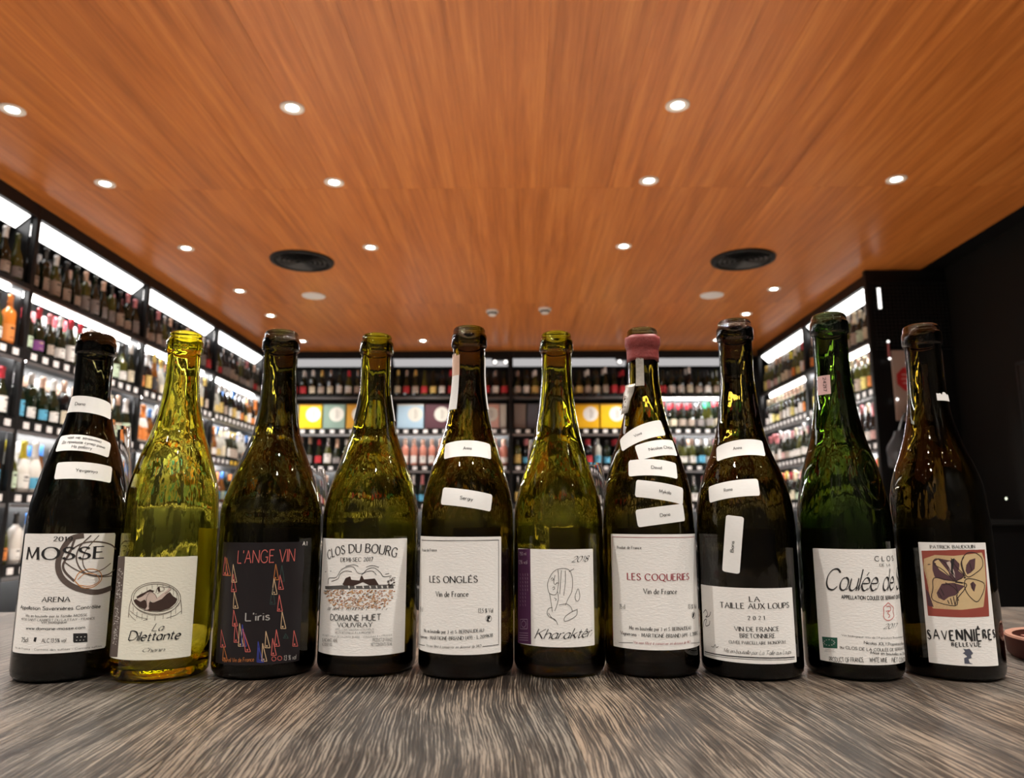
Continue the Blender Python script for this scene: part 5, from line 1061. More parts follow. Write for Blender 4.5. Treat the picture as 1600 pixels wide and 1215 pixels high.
('S',[[8.26,13.01],[8.3,25.76],[12.13,12.78],[8.26,13.01]],0.56,'sand',0),
('F',[[8.91,14.43],[9.7,15.35],[10.37,14.1],[9.44,13.43]],'sand'),
('S',[[15.49,13.75],[16.3,26.52],[19.49,13.42],[15.49,13.75]],0.56,'rose',0),
('F',[[16.16,15.16],[16.97,16.07],[17.66,14.8],[16.7,14.15]],'rose'),
('S',[[13.41,6.87],[13.69,19.97],[17.35,6.55],[13.41,6.87]],0.56,'rose',0),
('F',[[14.07,8.28],[14.88,9.19],[15.55,7.92],[14.61,7.27]],'rose'),
('S',[[6.42,2.85],[6.27,16.49],[10.26,2.63],[6.42,2.85]],0.56,'sand',0),
('F',[[7.06,4.26],[7.85,5.18],[8.51,3.94],[7.59,3.27]],'sand'),
('S',[[30.67,12.21],[31.14,24.55],[35.54,11.58],[30.67,12.21]],0.56,'rose',0),
('F',[[31.47,13.6],[32.45,14.46],[33.28,13.12],[32.12,12.53]],'rose'),
('S',[[2.84,2.39],[2.81,18.07],[6.69,2.23],[2.84,2.39]],0.56,'blue',0),
('F',[[3.49,3.81],[4.28,4.74],[4.94,3.52],[4.02,2.83]],'blue'),
('S',[[4.06,2.11],[3.45,13.21],[7.9,1.93],[4.06,2.11]],0.56,'blue',0),
('F',[[4.7,3.53],[5.49,4.45],[6.16,3.22],[5.24,2.54]],'blue'),
('S',[[22.12,19.3],[23.89,22.82],[26.38,18.87],[22.12,19.3]],0.56,'dgreen',0),
('F',[[22.82,20.71],[23.69,21.61],[24.42,20.31],[23.4,19.67]],'dgreen')],4: [('A','CLOS DU BOURG','roman',[[-31.03,76.01],[2.43,82.34],[31.99,77.42]],6.67,'ink'),
('T','DEMI-SEC 2017','roman',[-15.62,74.59],[11.96,75.12],3.19,'ink'),
('F',[[-13.2,56.17],[-10.44,61.32],[-6.24,62.92],[-5.44,60.15],[1.91,59.57],[2.43,63.36],[3.73,63.36],[5.12,60.44],[14.08,61.07],[17.49,55.9],[9.76,55.59],[4.55,58.3],[-3.21,55.12],[-8.69,54.01]],'brown'),
('F',[[-34.45,53.79],[-13.17,55.54],[-3.21,55.12],[17.49,55.9],[29.93,55.6],[30.78,52.35],[0.85,52.88],[-34.21,51.23]],'grey'),
('F',[[-8.04,55.29],[-6.36,55.33],[-6.28,53.31],[-7.95,53.27]],'paper'),
('F',[[-2.55,55.38],[-0.95,55.39],[-0.88,53.37],[-2.47,53.36]],'paper'),
('F',[[4.0,55.4],[5.54,55.39],[5.61,53.37],[4.07,53.38]],'paper'),
('F',[[9.77,55.33],[11.31,55.3],[11.37,53.28],[9.84,53.31]],'paper'),
('F',[[14.91,55.22],[16.47,55.17],[16.53,53.15],[14.97,53.19]],'paper'),
('F',[[19.49,55.07],[21.1,55.01],[21.16,52.97],[19.56,53.04]],'paper'),
('F',[[24.23,54.87],[25.91,54.79],[25.97,52.75],[24.3,52.83]],'paper'),
('S',[[-29.52,56.05],[-28.71,60.59],[-19.96,61.65],[-15.28,67.56],[-9.37,70.25],[-3.78,70.32],[-0.28,65.9],[4.31,65.26],[7.42,68.41],[13.17,69.61],[18.51,65.66],[21.28,62.38],[28.24,62.74]],0.42,'ink',1),
('S',[[-25.36,58.2],[-18.18,60.44],[-15.92,64.35],[-10.69,67.03],[-5.0,66.49]],0.42,'ink',1),
('S',[[3.06,64.0],[6.84,66.51],[11.96,67.08],[15.29,63.83]],0.42,'ink',1),
('S',[[-35.55,65.39],[-25.89,66.53]],0.42,'ink',1),
('S',[[-10.85,70.86],[-3.86,72.23],[0.2,70.98]],0.42,'ink',1),
('S',[[6.72,70.33],[11.82,71.54],[17.06,69.91]],0.42,'ink',1),
('S',[[22.58,64.25],[26.03,64.76]],0.42,'ink',1),
('S',[[30.22,57.14],[31.72,57.45]],0.42,'ink',0),
('S',[[30.37,54.81],[31.88,55.1]],0.42,'brown',0),
('S',[[25.3,53.58],[26.7,53.9]],0.42,'brown',0),
('S',[[26.25,61.12],[27.67,61.44]],0.42,'ink',0),
('S',[[27.05,55.42],[28.48,55.73]],0.42,'brown',0),
('S',[[25.44,58.66],[26.85,58.98]],0.42,'ink',0),
('S',[[29.92,57.28],[31.42,57.58]],0.42,'ink',0),
('S',[[25.32,56.49],[26.72,56.81]],0.42,'brown',0),
('S',[[28.03,55.52],[29.48,55.82]],0.42,'ink',0),
('S',[[26.51,59.37],[27.94,59.69]],0.42,'ink',0),
('S',[[28.03,60.05],[29.49,60.36]],0.42,'brown',0),
('S',[[25.68,55.52],[27.09,55.83]],0.42,'brown',0),
('S',[[25.19,58.56],[26.59,58.88]],0.42,'brown',0),
('S',[[25.74,58.61],[27.15,58.93]],0.42,'ink',0),
('S',[[27.58,58.29],[29.03,58.6]],0.42,'ink',0),
('S',[[27.37,54.75],[28.81,55.06]],0.42,'ink',0),
('S',[[29.87,56.41],[31.36,56.71]],0.42,'ink',0),
('S',[[25.1,55.77],[26.5,56.08]],0.42,'ink',0),
('S',[[27.54,58.44],[28.99,58.76]],0.42,'ink',0),
('S',[[28.59,60.69],[30.05,61.0]],0.42,'ink',0),
('S',[[27.56,59.08],[29.0,59.39]],0.42,'ink',0),
('S',[[26.1,54.41],[27.52,54.72]],0.42,'brown',0),
('S',[[25.46,57.57],[26.87,57.89]],0.42,'brown',0),
('S',[[27.58,55.32],[29.02,55.63]],0.42,'ink',0),
('S',[[29.83,58.78],[31.32,59.08]],0.42,'brown',0),
('S',[[24.4,58.59],[25.79,58.91]],0.42,'brown',0),
('S',[[24.59,57.91],[25.98,58.23]],0.42,'ink',0),
('S',[[29.37,54.95],[30.85,55.25]],0.42,'ink',0),
('S',[[26.02,54.69],[27.43,55.0]],0.42,'ink',0),
('S',[[29.35,59.46],[30.83,59.77]],0.42,'ink',0),
('S',[[30.51,60.88],[32.02,61.18]],0.42,'ink',0),
('S',[[30.34,56.97],[31.85,57.27]],0.42,'brown',0),
('S',[[24.57,57.23],[25.96,57.55]],0.42,'brown',0),
('S',[[28.45,56.22],[29.91,56.52]],0.42,'ink',0),
('S',[[-26.43,53.89],[-24.06,54.41]],0.42,'grey',0),
('S',[[-29.73,53.24],[-27.1,53.78]],0.42,'grey',0),
('S',[[-34.5,48.88],[-31.35,49.49]],0.42,'grey',0),
('S',[[-31.24,51.83],[-28.47,52.39]],0.42,'grey',0),
('S',[[-31.82,50.2],[-28.99,50.77]],0.42,'grey',0),
('S',[[-34.33,49.67],[-31.21,50.28]],0.42,'grey',0),
('S',[[-34.96,47.6],[-31.76,48.22]],0.42,'grey',0),
('S',[[-33.61,48.91],[-30.58,49.51]],0.42,'grey',0),
('S',[[-28.12,51.48],[-25.63,52.02]],0.42,'grey',0),
('S',[[-31.53,51.68],[-28.73,52.25]],0.42,'grey',0),
('S',[[-25.4,51.01],[-23.09,51.52]],0.42,'grey',0),
('S',[[-28.32,52.61],[-25.81,53.14]],0.42,'grey',0),
('S',[[-27.2,53.17],[-24.78,53.69]],0.42,'grey',0),
('S',[[-28.86,49.99],[-26.3,50.53]],0.42,'grey',0),
('S',[[-28.07,50.49],[-25.58,51.03]],0.42,'grey',0),
('S',[[-27.9,52.98],[-25.42,53.51]],0.42,'grey',0),
('S',[[-23.02,50.13],[-20.86,50.63]],0.42,'grey',0),
('S',[[-25.62,48.25],[-23.31,48.77]],0.42,'grey',0),
('S',[[-29.42,51.99],[-26.82,52.54]],0.42,'grey',0),
('S',[[-31.55,51.96],[-28.75,52.52]],0.42,'grey',0),
('S',[[-9.42,47.39],[-8.01,47.67]],0.45,'rust',0),
('S',[[7.59,44.05],[8.85,44.28]],0.45,'ochre',0),
('S',[[10.34,46.44],[11.61,46.67]],0.45,'ochre',0),
('S',[[-15.39,50.21],[-13.85,50.52]],0.45,'ochre',0),
('S',[[-15.05,42.18],[-13.52,42.49]],0.45,'brown',0),
('S',[[30.43,49.65],[31.93,49.81]],0.45,'rust',0),
('S',[[-26.87,43.24],[-24.85,43.63]],0.45,'rust',0),
('S',[[9.59,38.94],[10.86,39.17]],0.45,'rust',0),
('S',[[-14.22,48.38],[-12.71,48.69]],0.45,'brown',0),
('S',[[8.62,46.21],[9.89,46.44]],0.45,'brown',0),
('S',[[-25.74,46.78],[-23.79,47.15]],0.45,'rust',0),
('S',[[-30.14,49.42],[-27.89,49.82]],0.45,'rust',0),
('S',[[-19.07,45.63],[-17.42,45.97]],0.45,'rust',0),
('S',[[26.43,42.97],[27.85,43.13]],0.45,'ochre',0),
('S',[[21.46,43.98],[22.8,44.16]],0.45,'rust',0),
('S',[[-6.94,51.9],[-5.57,52.18]],0.45,'brown',0),
('S',[[0.98,43.51],[2.27,43.76]],0.45,'ochre',0),
('S',[[13.82,45.4],[15.1,45.61]],0.45,'brown',0),
('S',[[-1.68,49.64],[-0.37,49.9]],0.45,'ochre',0),
('S',[[-32.51,47.51],[-30.06,47.95]],0.45,'ochre',0),
('S',[[-23.46,49.77],[-21.62,50.12]],0.45,'brown',0),
('S',[[13.77,40.88],[15.05,41.09]],0.45,'brown',0),
('S',[[10.74,47.19],[12.01,47.41]],0.45,'brown',0),
('S',[[11.38,38.6],[12.65,38.81]],0.45,'ochre',0),
('S',[[22.54,38.37],[23.89,38.55]],0.45,'rust',0),
('S',[[-1.61,41.45],[-0.3,41.71]],0.45,'ochre',0),
('S',[[4.95,38.98],[6.22,39.22]],0.45,'ochre',0),
('S',[[-2.92,49.54],[-1.59,49.81]],0.45,'rust',0),
('S',[[-30.36,45.79],[-28.1,46.21]],0.45,'rust',0),
('S',[[15.37,42.66],[16.65,42.86]],0.45,'rust',0),
('S',[[-4.82,38.95],[-3.48,39.22]],0.45,'brown',0),
('S',[[3.14,45.48],[4.42,45.72]],0.45,'rust',0),
('S',[[25.13,43.99],[26.53,44.16]],0.45,'brown',0),
('S',[[0.16,40.69],[1.46,40.94]],0.45,'ochre',0),
('S',[[-8.61,48.94],[-7.21,49.22]],0.45,'rust',0),
('S',[[13.45,47.9],[14.73,48.12]],0.45,'ochre',0),
('S',[[21.77,37.9],[23.11,38.08]],0.45,'brown',0),
('S',[[15.1,40.31],[16.38,40.51]],0.45,'brown',0),
('S',[[11.71,38.12],[12.98,38.33]],0.45,'ochre',0),
('S',[[17.56,42.46],[18.86,42.66]],0.45,'rust',0),
('S',[[9.55,40.92],[10.81,41.15]],0.45,'ochre',0),
('S',[[11.36,43.11],[12.63,43.32]],0.45,'ochre',0),
('S',[[-33.93,47.93],[-31.34,48.38]],0.45,'ochre',0),
('S',[[-29.74,46.29],[-27.53,46.7]],0.45,'rust',0),
('S',[[-15.92,40.15],[-14.37,40.47]],0.45,'ochre',0),
('S',[[4.96,39.57],[6.23,39.81]],0.45,'ochre',0),
('S',[[9.3,40.16],[10.56,40.38]],0.45,'rust',0),
('S',[[13.29,45.29],[14.57,45.51]],0.45,'rust',0),
('S',[[18.12,48.35],[19.44,48.55]],0.45,'rust',0),
('S',[[-17.88,43.43],[-16.27,43.76]],0.45,'rust',0),
('S',[[-18.37,51.45],[-16.74,51.78]],0.45,'rust',0),
('S',[[-33.98,47.27],[-31.39,47.72]],0.45,'brown',0),
('S',[[-21.34,45.31],[-19.6,45.66]],0.45,'ochre',0),
('S',[[11.35,42.1],[12.62,42.32]],0.45,'ochre',0),
('S',[[-25.41,47.39],[-23.47,47.76]],0.45,'ochre',0),
('S',[[-20.99,39.75],[-19.27,40.1]],0.45,'rust',0),
('S',[[14.55,51.06],[15.84,51.27]],0.45,'ochre',0),
('S',[[21.4,50.52],[22.74,50.71]],0.45,'rust',0),
('S',[[11.59,39.35],[12.87,39.57]],0.45,'brown',0),
('S',[[-1.97,41.55],[-0.66,41.81]],0.45,'brown',0),
('S',[[-16.38,37.95],[-14.81,38.28]],0.45,'rust',0),
('S',[[8.69,51.43],[9.96,51.66]],0.45,'ochre',0),
('S',[[2.83,39.2],[4.11,39.45]],0.45,'brown',0),
('S',[[5.0,46.55],[6.27,46.79]],0.45,'rust',0),
('S',[[-9.95,39.14],[-8.53,39.44]],0.45,'ochre',0),
('S',[[-4.81,51.83],[-3.47,52.11]],0.45,'ochre',0),
('S',[[12.44,46.93],[13.71,47.15]],0.45,'rust',0),
('S',[[17.11,49.39],[18.41,49.59]],0.45,'rust',0),
('S',[[-3.9,41.7],[-2.57,41.97]],0.45,'ochre',0),
('S',[[-18.88,49.58],[-17.23,49.91]],0.45,'rust',0),
('S',[[-24.22,42.8],[-22.35,43.17]],0.45,'rust',0),
('S',[[-22.83,39.16],[-21.03,39.53]],0.45,'ochre',0),
('S',[[-23.73,44.35],[-21.89,44.71]],0.45,'ochre',0),
('S',[[-13.33,51.63],[-11.84,51.93]],0.45,'rust',0),
('S',[[-14.1,40.27],[-12.59,40.58]],0.45,'ochre',0),
('S',[[-10.98,43.15],[-9.54,43.45]],0.45,'ochre',0),
('S',[[-4.77,51.85],[-3.43,52.12]],0.45,'ochre',0),
('S',[[12.3,39.88],[13.57,40.09]],0.45,'ochre',0),
('S',[[-5.29,38.84],[-3.95,39.11]],0.45,'rust',0),
('S',[[1.23,39.42],[2.52,39.67]],0.45,'rust',0),
('S',[[16.29,49.3],[17.59,49.51]],0.45,'ochre',0),
('S',[[22.26,40.59],[23.62,40.77]],0.45,'rust',0),
('S',[[-0.1,41.2],[1.2,41.45]],0.45,'ochre',0),
('S',[[7.44,47.17],[8.71,47.4]],0.45,'ochre',0),
('S',[[-2.17,43.41],[-0.85,43.67]],0.45,'brown',0),
('S',[[28.95,45.71],[30.42,45.87]],0.45,'rust',0),
('S',[[0.92,40.07],[2.2,40.32]],0.45,'ochre',0),
('S',[[13.17,49.57],[14.45,49.78]],0.45,'ochre',0),
('S',[[20.6,40.44],[21.93,40.63]],0.45,'ochre',0),
('S',[[0.87,44.53],[2.17,44.78]],0.45,'brown',0),
('S',[[-6.19,50.65],[-4.82,50.92]],0.45,'ochre',0),
('S',[[-10.73,50.33],[-9.29,50.63]],0.45,'rust',0),
('S',[[1.76,49.65],[3.04,49.9]],0.45,'rust',0),
('S',[[0.66,41.98],[1.95,42.23]],0.45,'rust',0),
('S',[[8.39,47.2],[9.66,47.43]],0.45,'brown',0),
('S',[[-16.14,43.68],[-14.58,44.0]],0.45,'brown',0),
('S',[[11.92,45.4],[13.2,45.62]],0.45,'rust',0),
('S',[[5.03,41.07],[6.3,41.31]],0.45,'ochre',0),
('S',[[19.71,48.78],[21.04,48.98]],0.45,'rust',0),
('S',[[-7.56,44.01],[-6.18,44.29]],0.45,'rust',0),
('S',[[-30.41,48.94],[-28.14,49.34]],0.45,'brown',0),
('S',[[-5.7,45.71],[-4.35,45.98]],0.45,'ochre',0),
('S',[[-4.21,45.45],[-2.87,45.72]],0.45,'rust',0),
('S',[[-21.7,45.56],[-19.95,45.9]],0.45,'brown',0),
('S',[[14.5,49.3],[15.79,49.51]],0.45,'brown',0),
('S',[[-5.67,44.07],[-4.32,44.35]],0.45,'ochre',0),
('S',[[16.46,50.22],[17.75,50.43]],0.45,'rust',0),
('S',[[24.79,46.85],[26.18,47.02]],0.45,'rust',0),
('S',[[11.03,50.97],[12.3,51.19]],0.45,'ochre',0),
('S',[[11.71,51.31],[12.99,51.53]],0.45,'ochre',0),
('S',[[-14.75,42.37],[-13.22,42.69]],0.45,'rust',0),
('S',[[-11.78,45.37],[-10.32,45.67]],0.45,'rust',0),
('S',[[18.6,37.09],[19.91,37.28]],0.45,'rust',0),
('S',[[25.73,49.72],[27.14,49.9]],0.45,'ochre',0),
('S',[[23.46,43.17],[24.83,43.34]],0.45,'rust',0),
('S',[[-11.25,42.37],[-9.8,42.67]],0.45,'brown',0),
('S',[[-33.43,48.05],[-30.89,48.49]],0.45,'ochre',0),
('S',[[-13.1,47.97],[-11.62,48.27]],0.45,'ochre',0),
('S',[[7.56,51.07],[8.83,51.31]],0.45,'brown',0),
('S',[[4.45,39.31],[5.72,39.55]],0.45,'rust',0),
('S',[[-21.99,42.76],[-20.23,43.11]],0.45,'ochre',0),
('S',[[23.82,47.31],[25.2,47.49]],0.45,'rust',0),
('S',[[-0.84,37.6],[0.46,37.85]],0.45,'brown',0),
('S',[[-1.31,44.25],[0.0,44.51]],0.45,'rust',0),
('S',[[0.39,42.02],[1.68,42.27]],0.45,'rust',0),
('S',[[-7.38,47.65],[-6.01,47.93]],0.45,'ochre',0),
('S',[[-22.59,41.17],[-20.8,41.53]],0.45,'ochre',0),
('S',[[13.12,42.96],[14.39,43.17]],0.45,'ochre',0),
('S',[[-8.81,41.5],[-7.41,41.79]],0.45,'ochre',0),
('S',[[-3.25,38.52],[-1.93,38.79]],0.45,'ochre',0),
('S',[[2.73,45.05],[4.01,45.3]],0.45,'rust',0),
('S',[[8.06,47.11],[9.33,47.34]],0.45,'ochre',0),
('S',[[19.46,43.48],[20.79,43.67]],0.45,'rust',0),
('S',[[7.51,48.69],[8.78,48.92]],0.45,'ochre',0),
('S',[[-13.7,50.59],[-12.2,50.89]],0.45,'brown',0),
('S',[[-8.11,39.27],[-6.72,39.56]],0.45,'brown',0),
('S',[[6.08,44.49],[7.35,44.73]],0.45,'brown',0),
('S',[[-5.05,48.64],[-3.71,48.92]],0.45,'ochre',0),
('S',[[13.02,40.12],[14.29,40.33]],0.45,'ochre',0),
('S',[[-15.3,45.1],[-13.76,45.42]],0.45,'brown',0),
('S',[[0.96,50.49],[2.25,50.75]],0.45,'rust',0),
('S',[[28.33,50.28],[29.79,50.45]],0.45,'rust',0),
('S',[[-4.72,49.74],[-3.38,50.01]],0.45,'ochre',0),
('S',[[-24.56,42.29],[-22.68,42.66]],0.45,'ochre',0),
('S',[[-7.83,49.48],[-6.44,49.76]],0.45,'ochre',0),
('S',[[1.73,50.72],[3.02,50.97]],0.45,'rust',0),
('S',[[-0.28,43.74],[1.02,44.0]],0.45,'brown',0),
('S',[[11.68,44.46],[12.95,44.68]],0.45,'rust',0),
('S',[[10.15,50.05],[11.42,50.28]],0.45,'brown',0),
('S',[[14.29,38.95],[15.57,39.16]],0.45,'ochre',0),
('S',[[0.24,37.77],[1.53,38.02]],0.45,'ochre',0),
('S',[[-19.54,48.99],[-17.87,49.32]],0.45,'brown',0),
('S',[[-4.08,49.13],[-2.75,49.4]],0.45,'ochre',0),
('S',[[-20.99,50.96],[-19.26,51.3]],0.45,'ochre',0),
('S',[[6.17,40.18],[7.44,40.41]],0.45,'ochre',0),
('S',[[10.52,49.61],[11.79,49.83]],0.45,'ochre',0),
('S',[[22.22,41.19],[23.58,41.37]],0.45,'rust',0),
('S',[[1.83,51.41],[3.12,51.66]],0.45,'ochre',0),
('S',[[-25.74,48.59],[-23.79,48.96]],0.45,'ochre',0),
('S',[[-13.57,40.85],[-12.08,41.16]],0.45,'rust',0),
('S',[[3.11,42.96],[4.38,43.21]],0.45,'ochre',0),
('S',[[-22.68,49.94],[-20.88,50.29]],0.45,'rust',0),
('S',[[19.47,42.46],[20.79,42.65]],0.45,'rust',0),
('S',[[20.86,43.0],[22.2,43.19]],0.45,'rust',0),
('S',[[22.7,50.79],[24.06,50.98]],0.45,'ochre',0),
('S',[[-0.06,42.49],[1.23,42.75]],0.45,'rust',0),
('S',[[-18.93,40.44],[-17.28,40.78]],0.45,'ochre',0),
('S',[[5.51,37.45],[6.78,37.68]],0.45,'ochre',0),
('S',[[-36.36,49.55],[-33.47,50.02]],0.45,'brown',0),
('S',[[15.85,41.87],[17.14,42.07]],0.45,'ochre',0),
('S',[[12.62,46.5],[13.9,46.72]],0.45,'ochre',0),
('S',[[3.48,51.1],[4.75,51.35]],0.45,'ochre',0),
('S',[[10.54,45.35],[11.81,45.57]],0.45,'brown',0),
('S',[[1.74,45.84],[3.02,46.09]],0.45,'ochre',0),
('S',[[12.56,39.09],[13.83,39.3]],0.45,'ochre',0),
('S',[[2.45,43.6],[3.73,43.85]],0.45,'ochre',0),
('S',[[5.76,49.5],[7.03,49.74]],0.45,'ochre',0),
('S',[[13.06,46.59],[14.34,46.8]],0.45,'ochre',0),
('S',[[-3.49,49.76],[-2.16,50.03]],0.45,'ochre',0),
('S',[[-5.93,45.69],[-4.57,45.97]],0.45,'rust',0),
('S',[[-10.36,40.96],[-8.94,41.25]],0.45,'rust',0),
('S',[[5.91,43.41],[7.18,43.64]],0.45,'rust',0),
('S',[[-24.06,48.54],[-22.2,48.9]],0.45,'rust',0),
('S',[[20.04,40.76],[21.36,40.95]],0.45,'brown',0),
('S',[[-13.45,43.24],[-11.96,43.55]],0.45,'rust',0),
('S',[[27.24,42.8],[28.68,42.97]],0.45,'rust',0),
('S',[[-12.95,49.26],[-11.46,49.56]],0.45,'ochre',0),
('S',[[-27.06,47.85],[-25.03,48.24]],0.45,'ochre',0),
('S',[[16.52,41.17],[17.81,41.37]],0.45,'rust',0),
('S',[[28.21,44.85],[29.67,45.01]],0.45,'ochre',0),
('S',[[23.3,43.69],[24.66,43.87]],0.45,'rust',0),
('S',[[-2.02,50.93],[-0.71,51.2]],0.45,'ochre',0),
('S',[[22.8,44.29],[24.16,44.47]],0.45,'ochre',0),
('S',[[24.46,40.25],[25.84,40.42]],0.45,'ochre',0),
('S',[[0.51,49.19],[1.8,49.44]],0.45,'ochre',0),
('S',[[0.62,49.14],[1.92,49.39]],0.45,'brown',0),
('S',[[-6.52,49.79],[-5.15,50.07]],0.45,'rust',0),
('S',[[-11.17,39.78],[-9.73,40.08]],0.45,'brown',0),
('S',[[-21.59,51.02],[-19.84,51.37]],0.45,'rust',0),
('S',[[2.9,44.13],[4.18,44.38]],0.45,'ochre',0),
('S',[[-0.07,42.67],[1.22,42.93]],0.45,'brown',0),
('S',[[-28.59,43.11],[-26.46,43.51]],0.45,'ochre',0),
('S',[[15.84,47.17],[17.13,47.37]],0.45,'rust',0),
('S',[[-17.36,36.85],[-15.77,37.18]],0.45,'brown',0),
('S',[[25.78,48.39],[27.19,48.56]],0.45,'rust',0),
('S',[[16.21,44.73],[17.5,44.93]],0.45,'rust',0),
('S',[[21.21,51.1],[22.56,51.3]],0.45,'rust',0),
('S',[[12.01,37.54],[13.28,37.75]],0.45,'rust',0),
('S',[[9.69,46.82],[10.96,47.05]],0.45,'brown',0),
('S',[[17.62,47.64],[18.93,47.85]],0.45,'ochre',0),
('S',[[-15.4,46.0],[-13.86,46.32]],0.45,'brown',0),
('S',[[-2.86,47.52],[-1.54,47.78]],0.45,'rust',0),
('S',[[21.84,47.03],[23.19,47.22]],0.45,'rust',0),
('S',[[-13.16,48.21],[-11.68,48.51]],0.45,'brown',0),
('S',[[-9.65,40.62],[-8.24,40.91]],0.45,'rust',0),
('S',[[-27.52,46.28],[-25.46,46.67]],0.45,'ochre',0),
('S',[[21.3,43.07],[22.64,43.26]],0.45,'ochre',0),
('S',[[21.83,42.6],[23.18,42.78]],0.45,'rust',0),
('S',[[-0.33,39.74],[0.97,40.0]],0.45,'brown',0),
('S',[[28.19,45.83],[29.64,45.99]],0.45,'rust',0),
('S',[[-3.75,41.25],[-2.42,41.52]],0.45,'ochre',0),
('S',[[-1.08,38.05],[0.22,38.31]],0.45,'ochre',0),
('S',[[-4.75,50.94],[-3.41,51.21]],0.45,'ochre',0),
('S',[[7.52,39.79],[8.79,40.02]],0.45,'rust',0),
('S',[[-17.39,39.98],[-15.79,40.31]],0.45,'brown',0),
('S',[[-7.91,43.96],[-6.53,44.25]],0.45,'rust',0),
('S',[[-2.54,42.96],[-1.22,43.23]],0.45,'ochre',0),
('S',[[3.94,46.63],[5.22,46.87]],0.45,'rust',0),
('S',[[-3.76,40.05],[-2.43,40.32]],0.45,'rust',0),
('S',[[19.45,46.45],[20.77,46.64]],0.45,'rust',0),
('S',[[-20.28,40.63],[-18.59,40.97]],0.45,'ochre',0),
('S',[[13.67,42.83],[14.95,43.04]],0.45,'rust',0),
('S',[[9.81,50.41],[11.08,50.64]],0.45,'rust',0),
('S',[[-26.29,49.35],[-24.31,49.73]],0.45,'brown',0),
('S',[[14.41,50.59],[15.69,50.8]],0.45,'rust',0),
('S',[[-1.31,39.35],[-0.0,39.61]],0.45,'rust',0),
('S',[[25.28,45.83],[26.68,46.0]],0.45,'ochre',0),
('S',[[-21.85,38.41],[-20.09,38.77]],0.45,'brown',0),
('S',[[25.9,42.67],[27.31,42.83]],0.45,'rust',0),
('S',[[20.29,44.3],[21.62,44.49]],0.45,'ochre',0),
('S',[[7.96,41.76],[9.22,41.98]],0.45,'brown',0),
('S',[[13.68,44.06],[14.96,44.27]],0.45,'ochre',0),
('S',[[7.2,47.94],[8.47,48.17]],0.45,'brown',0),
('S',[[-21.07,42.95],[-19.34,43.3]],0.45,'rust',0),
('S',[[-5.45,39.08],[-4.1,39.36]],0.45,'ochre',0),
('S',[[13.73,38.22],[15.01,38.42]],0.45,'ochre',0),
('S',[[-2.97,49.6],[-1.65,49.86]],0.45,'ochre',0),
('S',[[0.29,42.15],[1.58,42.4]],0.45,'brown',0),
('S',[[2.96,39.02],[4.24,39.26]],0.45,'rust',0),
('S',[[0.8,47.2],[2.09,47.46]],0.45,'brown',0),
('S',[[-18.88,49.52],[-17.23,49.85]],0.45,'rust',0),
('S',[[-5.31,46.09],[-3.96,46.36]],0.45,'ochre',0),
('S',[[-7.77,37.57],[-6.39,37.86]],0.45,'rust',0),
('S',[[-2.38,51.12],[-1.06,51.39]],0.45,'rust',0),
('S',[[22.56,44.4],[23.92,44.58]],0.45,'ochre',0),
('S',[[-14.61,39.93],[-13.09,40.24]],0.45,'ochre',0),
('S',[[20.53,40.67],[21.86,40.85]],0.45,'brown',0),
('S',[[9.0,37.38],[10.26,37.61]],0.45,'ochre',0),
('S',[[-10.96,44.33],[-9.52,44.62]],0.45,'ochre',0),
('S',[[18.1,37.6],[19.4,37.79]],0.45,'ochre',0),
('S',[[-3.01,44.67],[-1.69,44.93]],0.45,'brown',0),
('S',[[13.9,42.52],[15.18,42.73]],0.45,'brown',0),
('S',[[9.22,40.1],[10.48,40.32]],0.45,'rust',0),
('S',[[-20.76,48.37],[-19.04,48.71]],0.45,'ochre',0),
('S',[[9.25,37.59],[10.51,37.81]],0.45,'ochre',0),
('S',[[-1.17,51.26],[0.13,51.51]],0.45,'rust',0),
('S',[[12.21,44.03],[13.49,44.25]],0.45,'ochre',0),
('S',[[14.09,44.02],[15.37,44.23]],0.45,'rust',0),
('S',[[7.07,40.73],[8.33,40.96]],0.45,'brown',0),
('S',[[7.42,44.12],[8.69,44.35]],0.45,'rust',0),
('S',[[2.79,39.13],[4.06,39.37]],0.45,'rust',0),
('S',[[17.77,39.47],[19.07,39.66]],0.45,'ochre',0),
('S',[[-8.94,41.28],[-7.54,41.57]],0.45,'brown',0),
('S',[[2.09,42.49],[3.37,42.74]],0.45,'brown',0),
('S',[[-2.0,44.17],[-0.69,44.43]],0.45,'ochre',0),
('S',[[-16.25,45.01],[-14.69,45.33]],0.45,'rust',0),
('S',[[-10.88,39.63],[-9.45,39.93]],0.45,'ochre',0),
('S',[[-14.22,37.05],[-12.71,37.37]],0.45,'ochre',0),
('S',[[-20.98,39.44],[-19.26,39.79]],0.45,'ochre',0),
('S',[[-16.22,47.28],[-14.66,47.6]],0.45,'rust',0),
('S',[[22.54,42.07],[23.9,42.25]],0.45,'rust',0),
('S',[[-14.11,43.31],[-12.61,43.62]],0.45,'rust',0),
('S',[[-11.67,41.46],[-10.21,41.76]],0.45,'rust',0),
('S',[[-26.85,42.49],[-24.84,42.88]],0.45,'rust',0),
('S',[[-5.99,40.69],[-4.64,40.97]],0.45,'ochre',0),
('S',[[-8.67,49.44],[-7.27,49.72]],0.45,'ochre',0),
('S',[[1.2,37.85],[2.48,38.1]],0.45,'brown',0),
('S',[[-18.23,47.64],[-16.61,47.96]],0.45,'ochre',0),
('S',[[-31.33,45.23],[-29.0,45.66]],0.45,'rust',0),
('S',[[19.78,44.04],[21.1,44.23]],0.45,'ochre',0),
('S',[[7.91,50.81],[9.18,51.04]],0.45,'rust',0),
('S',[[-27.74,50.65],[-25.67,51.04]],0.45,'rust',0),
('S',[[-8.92,41.16],[-7.52,41.44]],0.45,'ochre',0),
('S',[[8.09,41.5],[9.36,41.73]],0.45,'ochre',0),
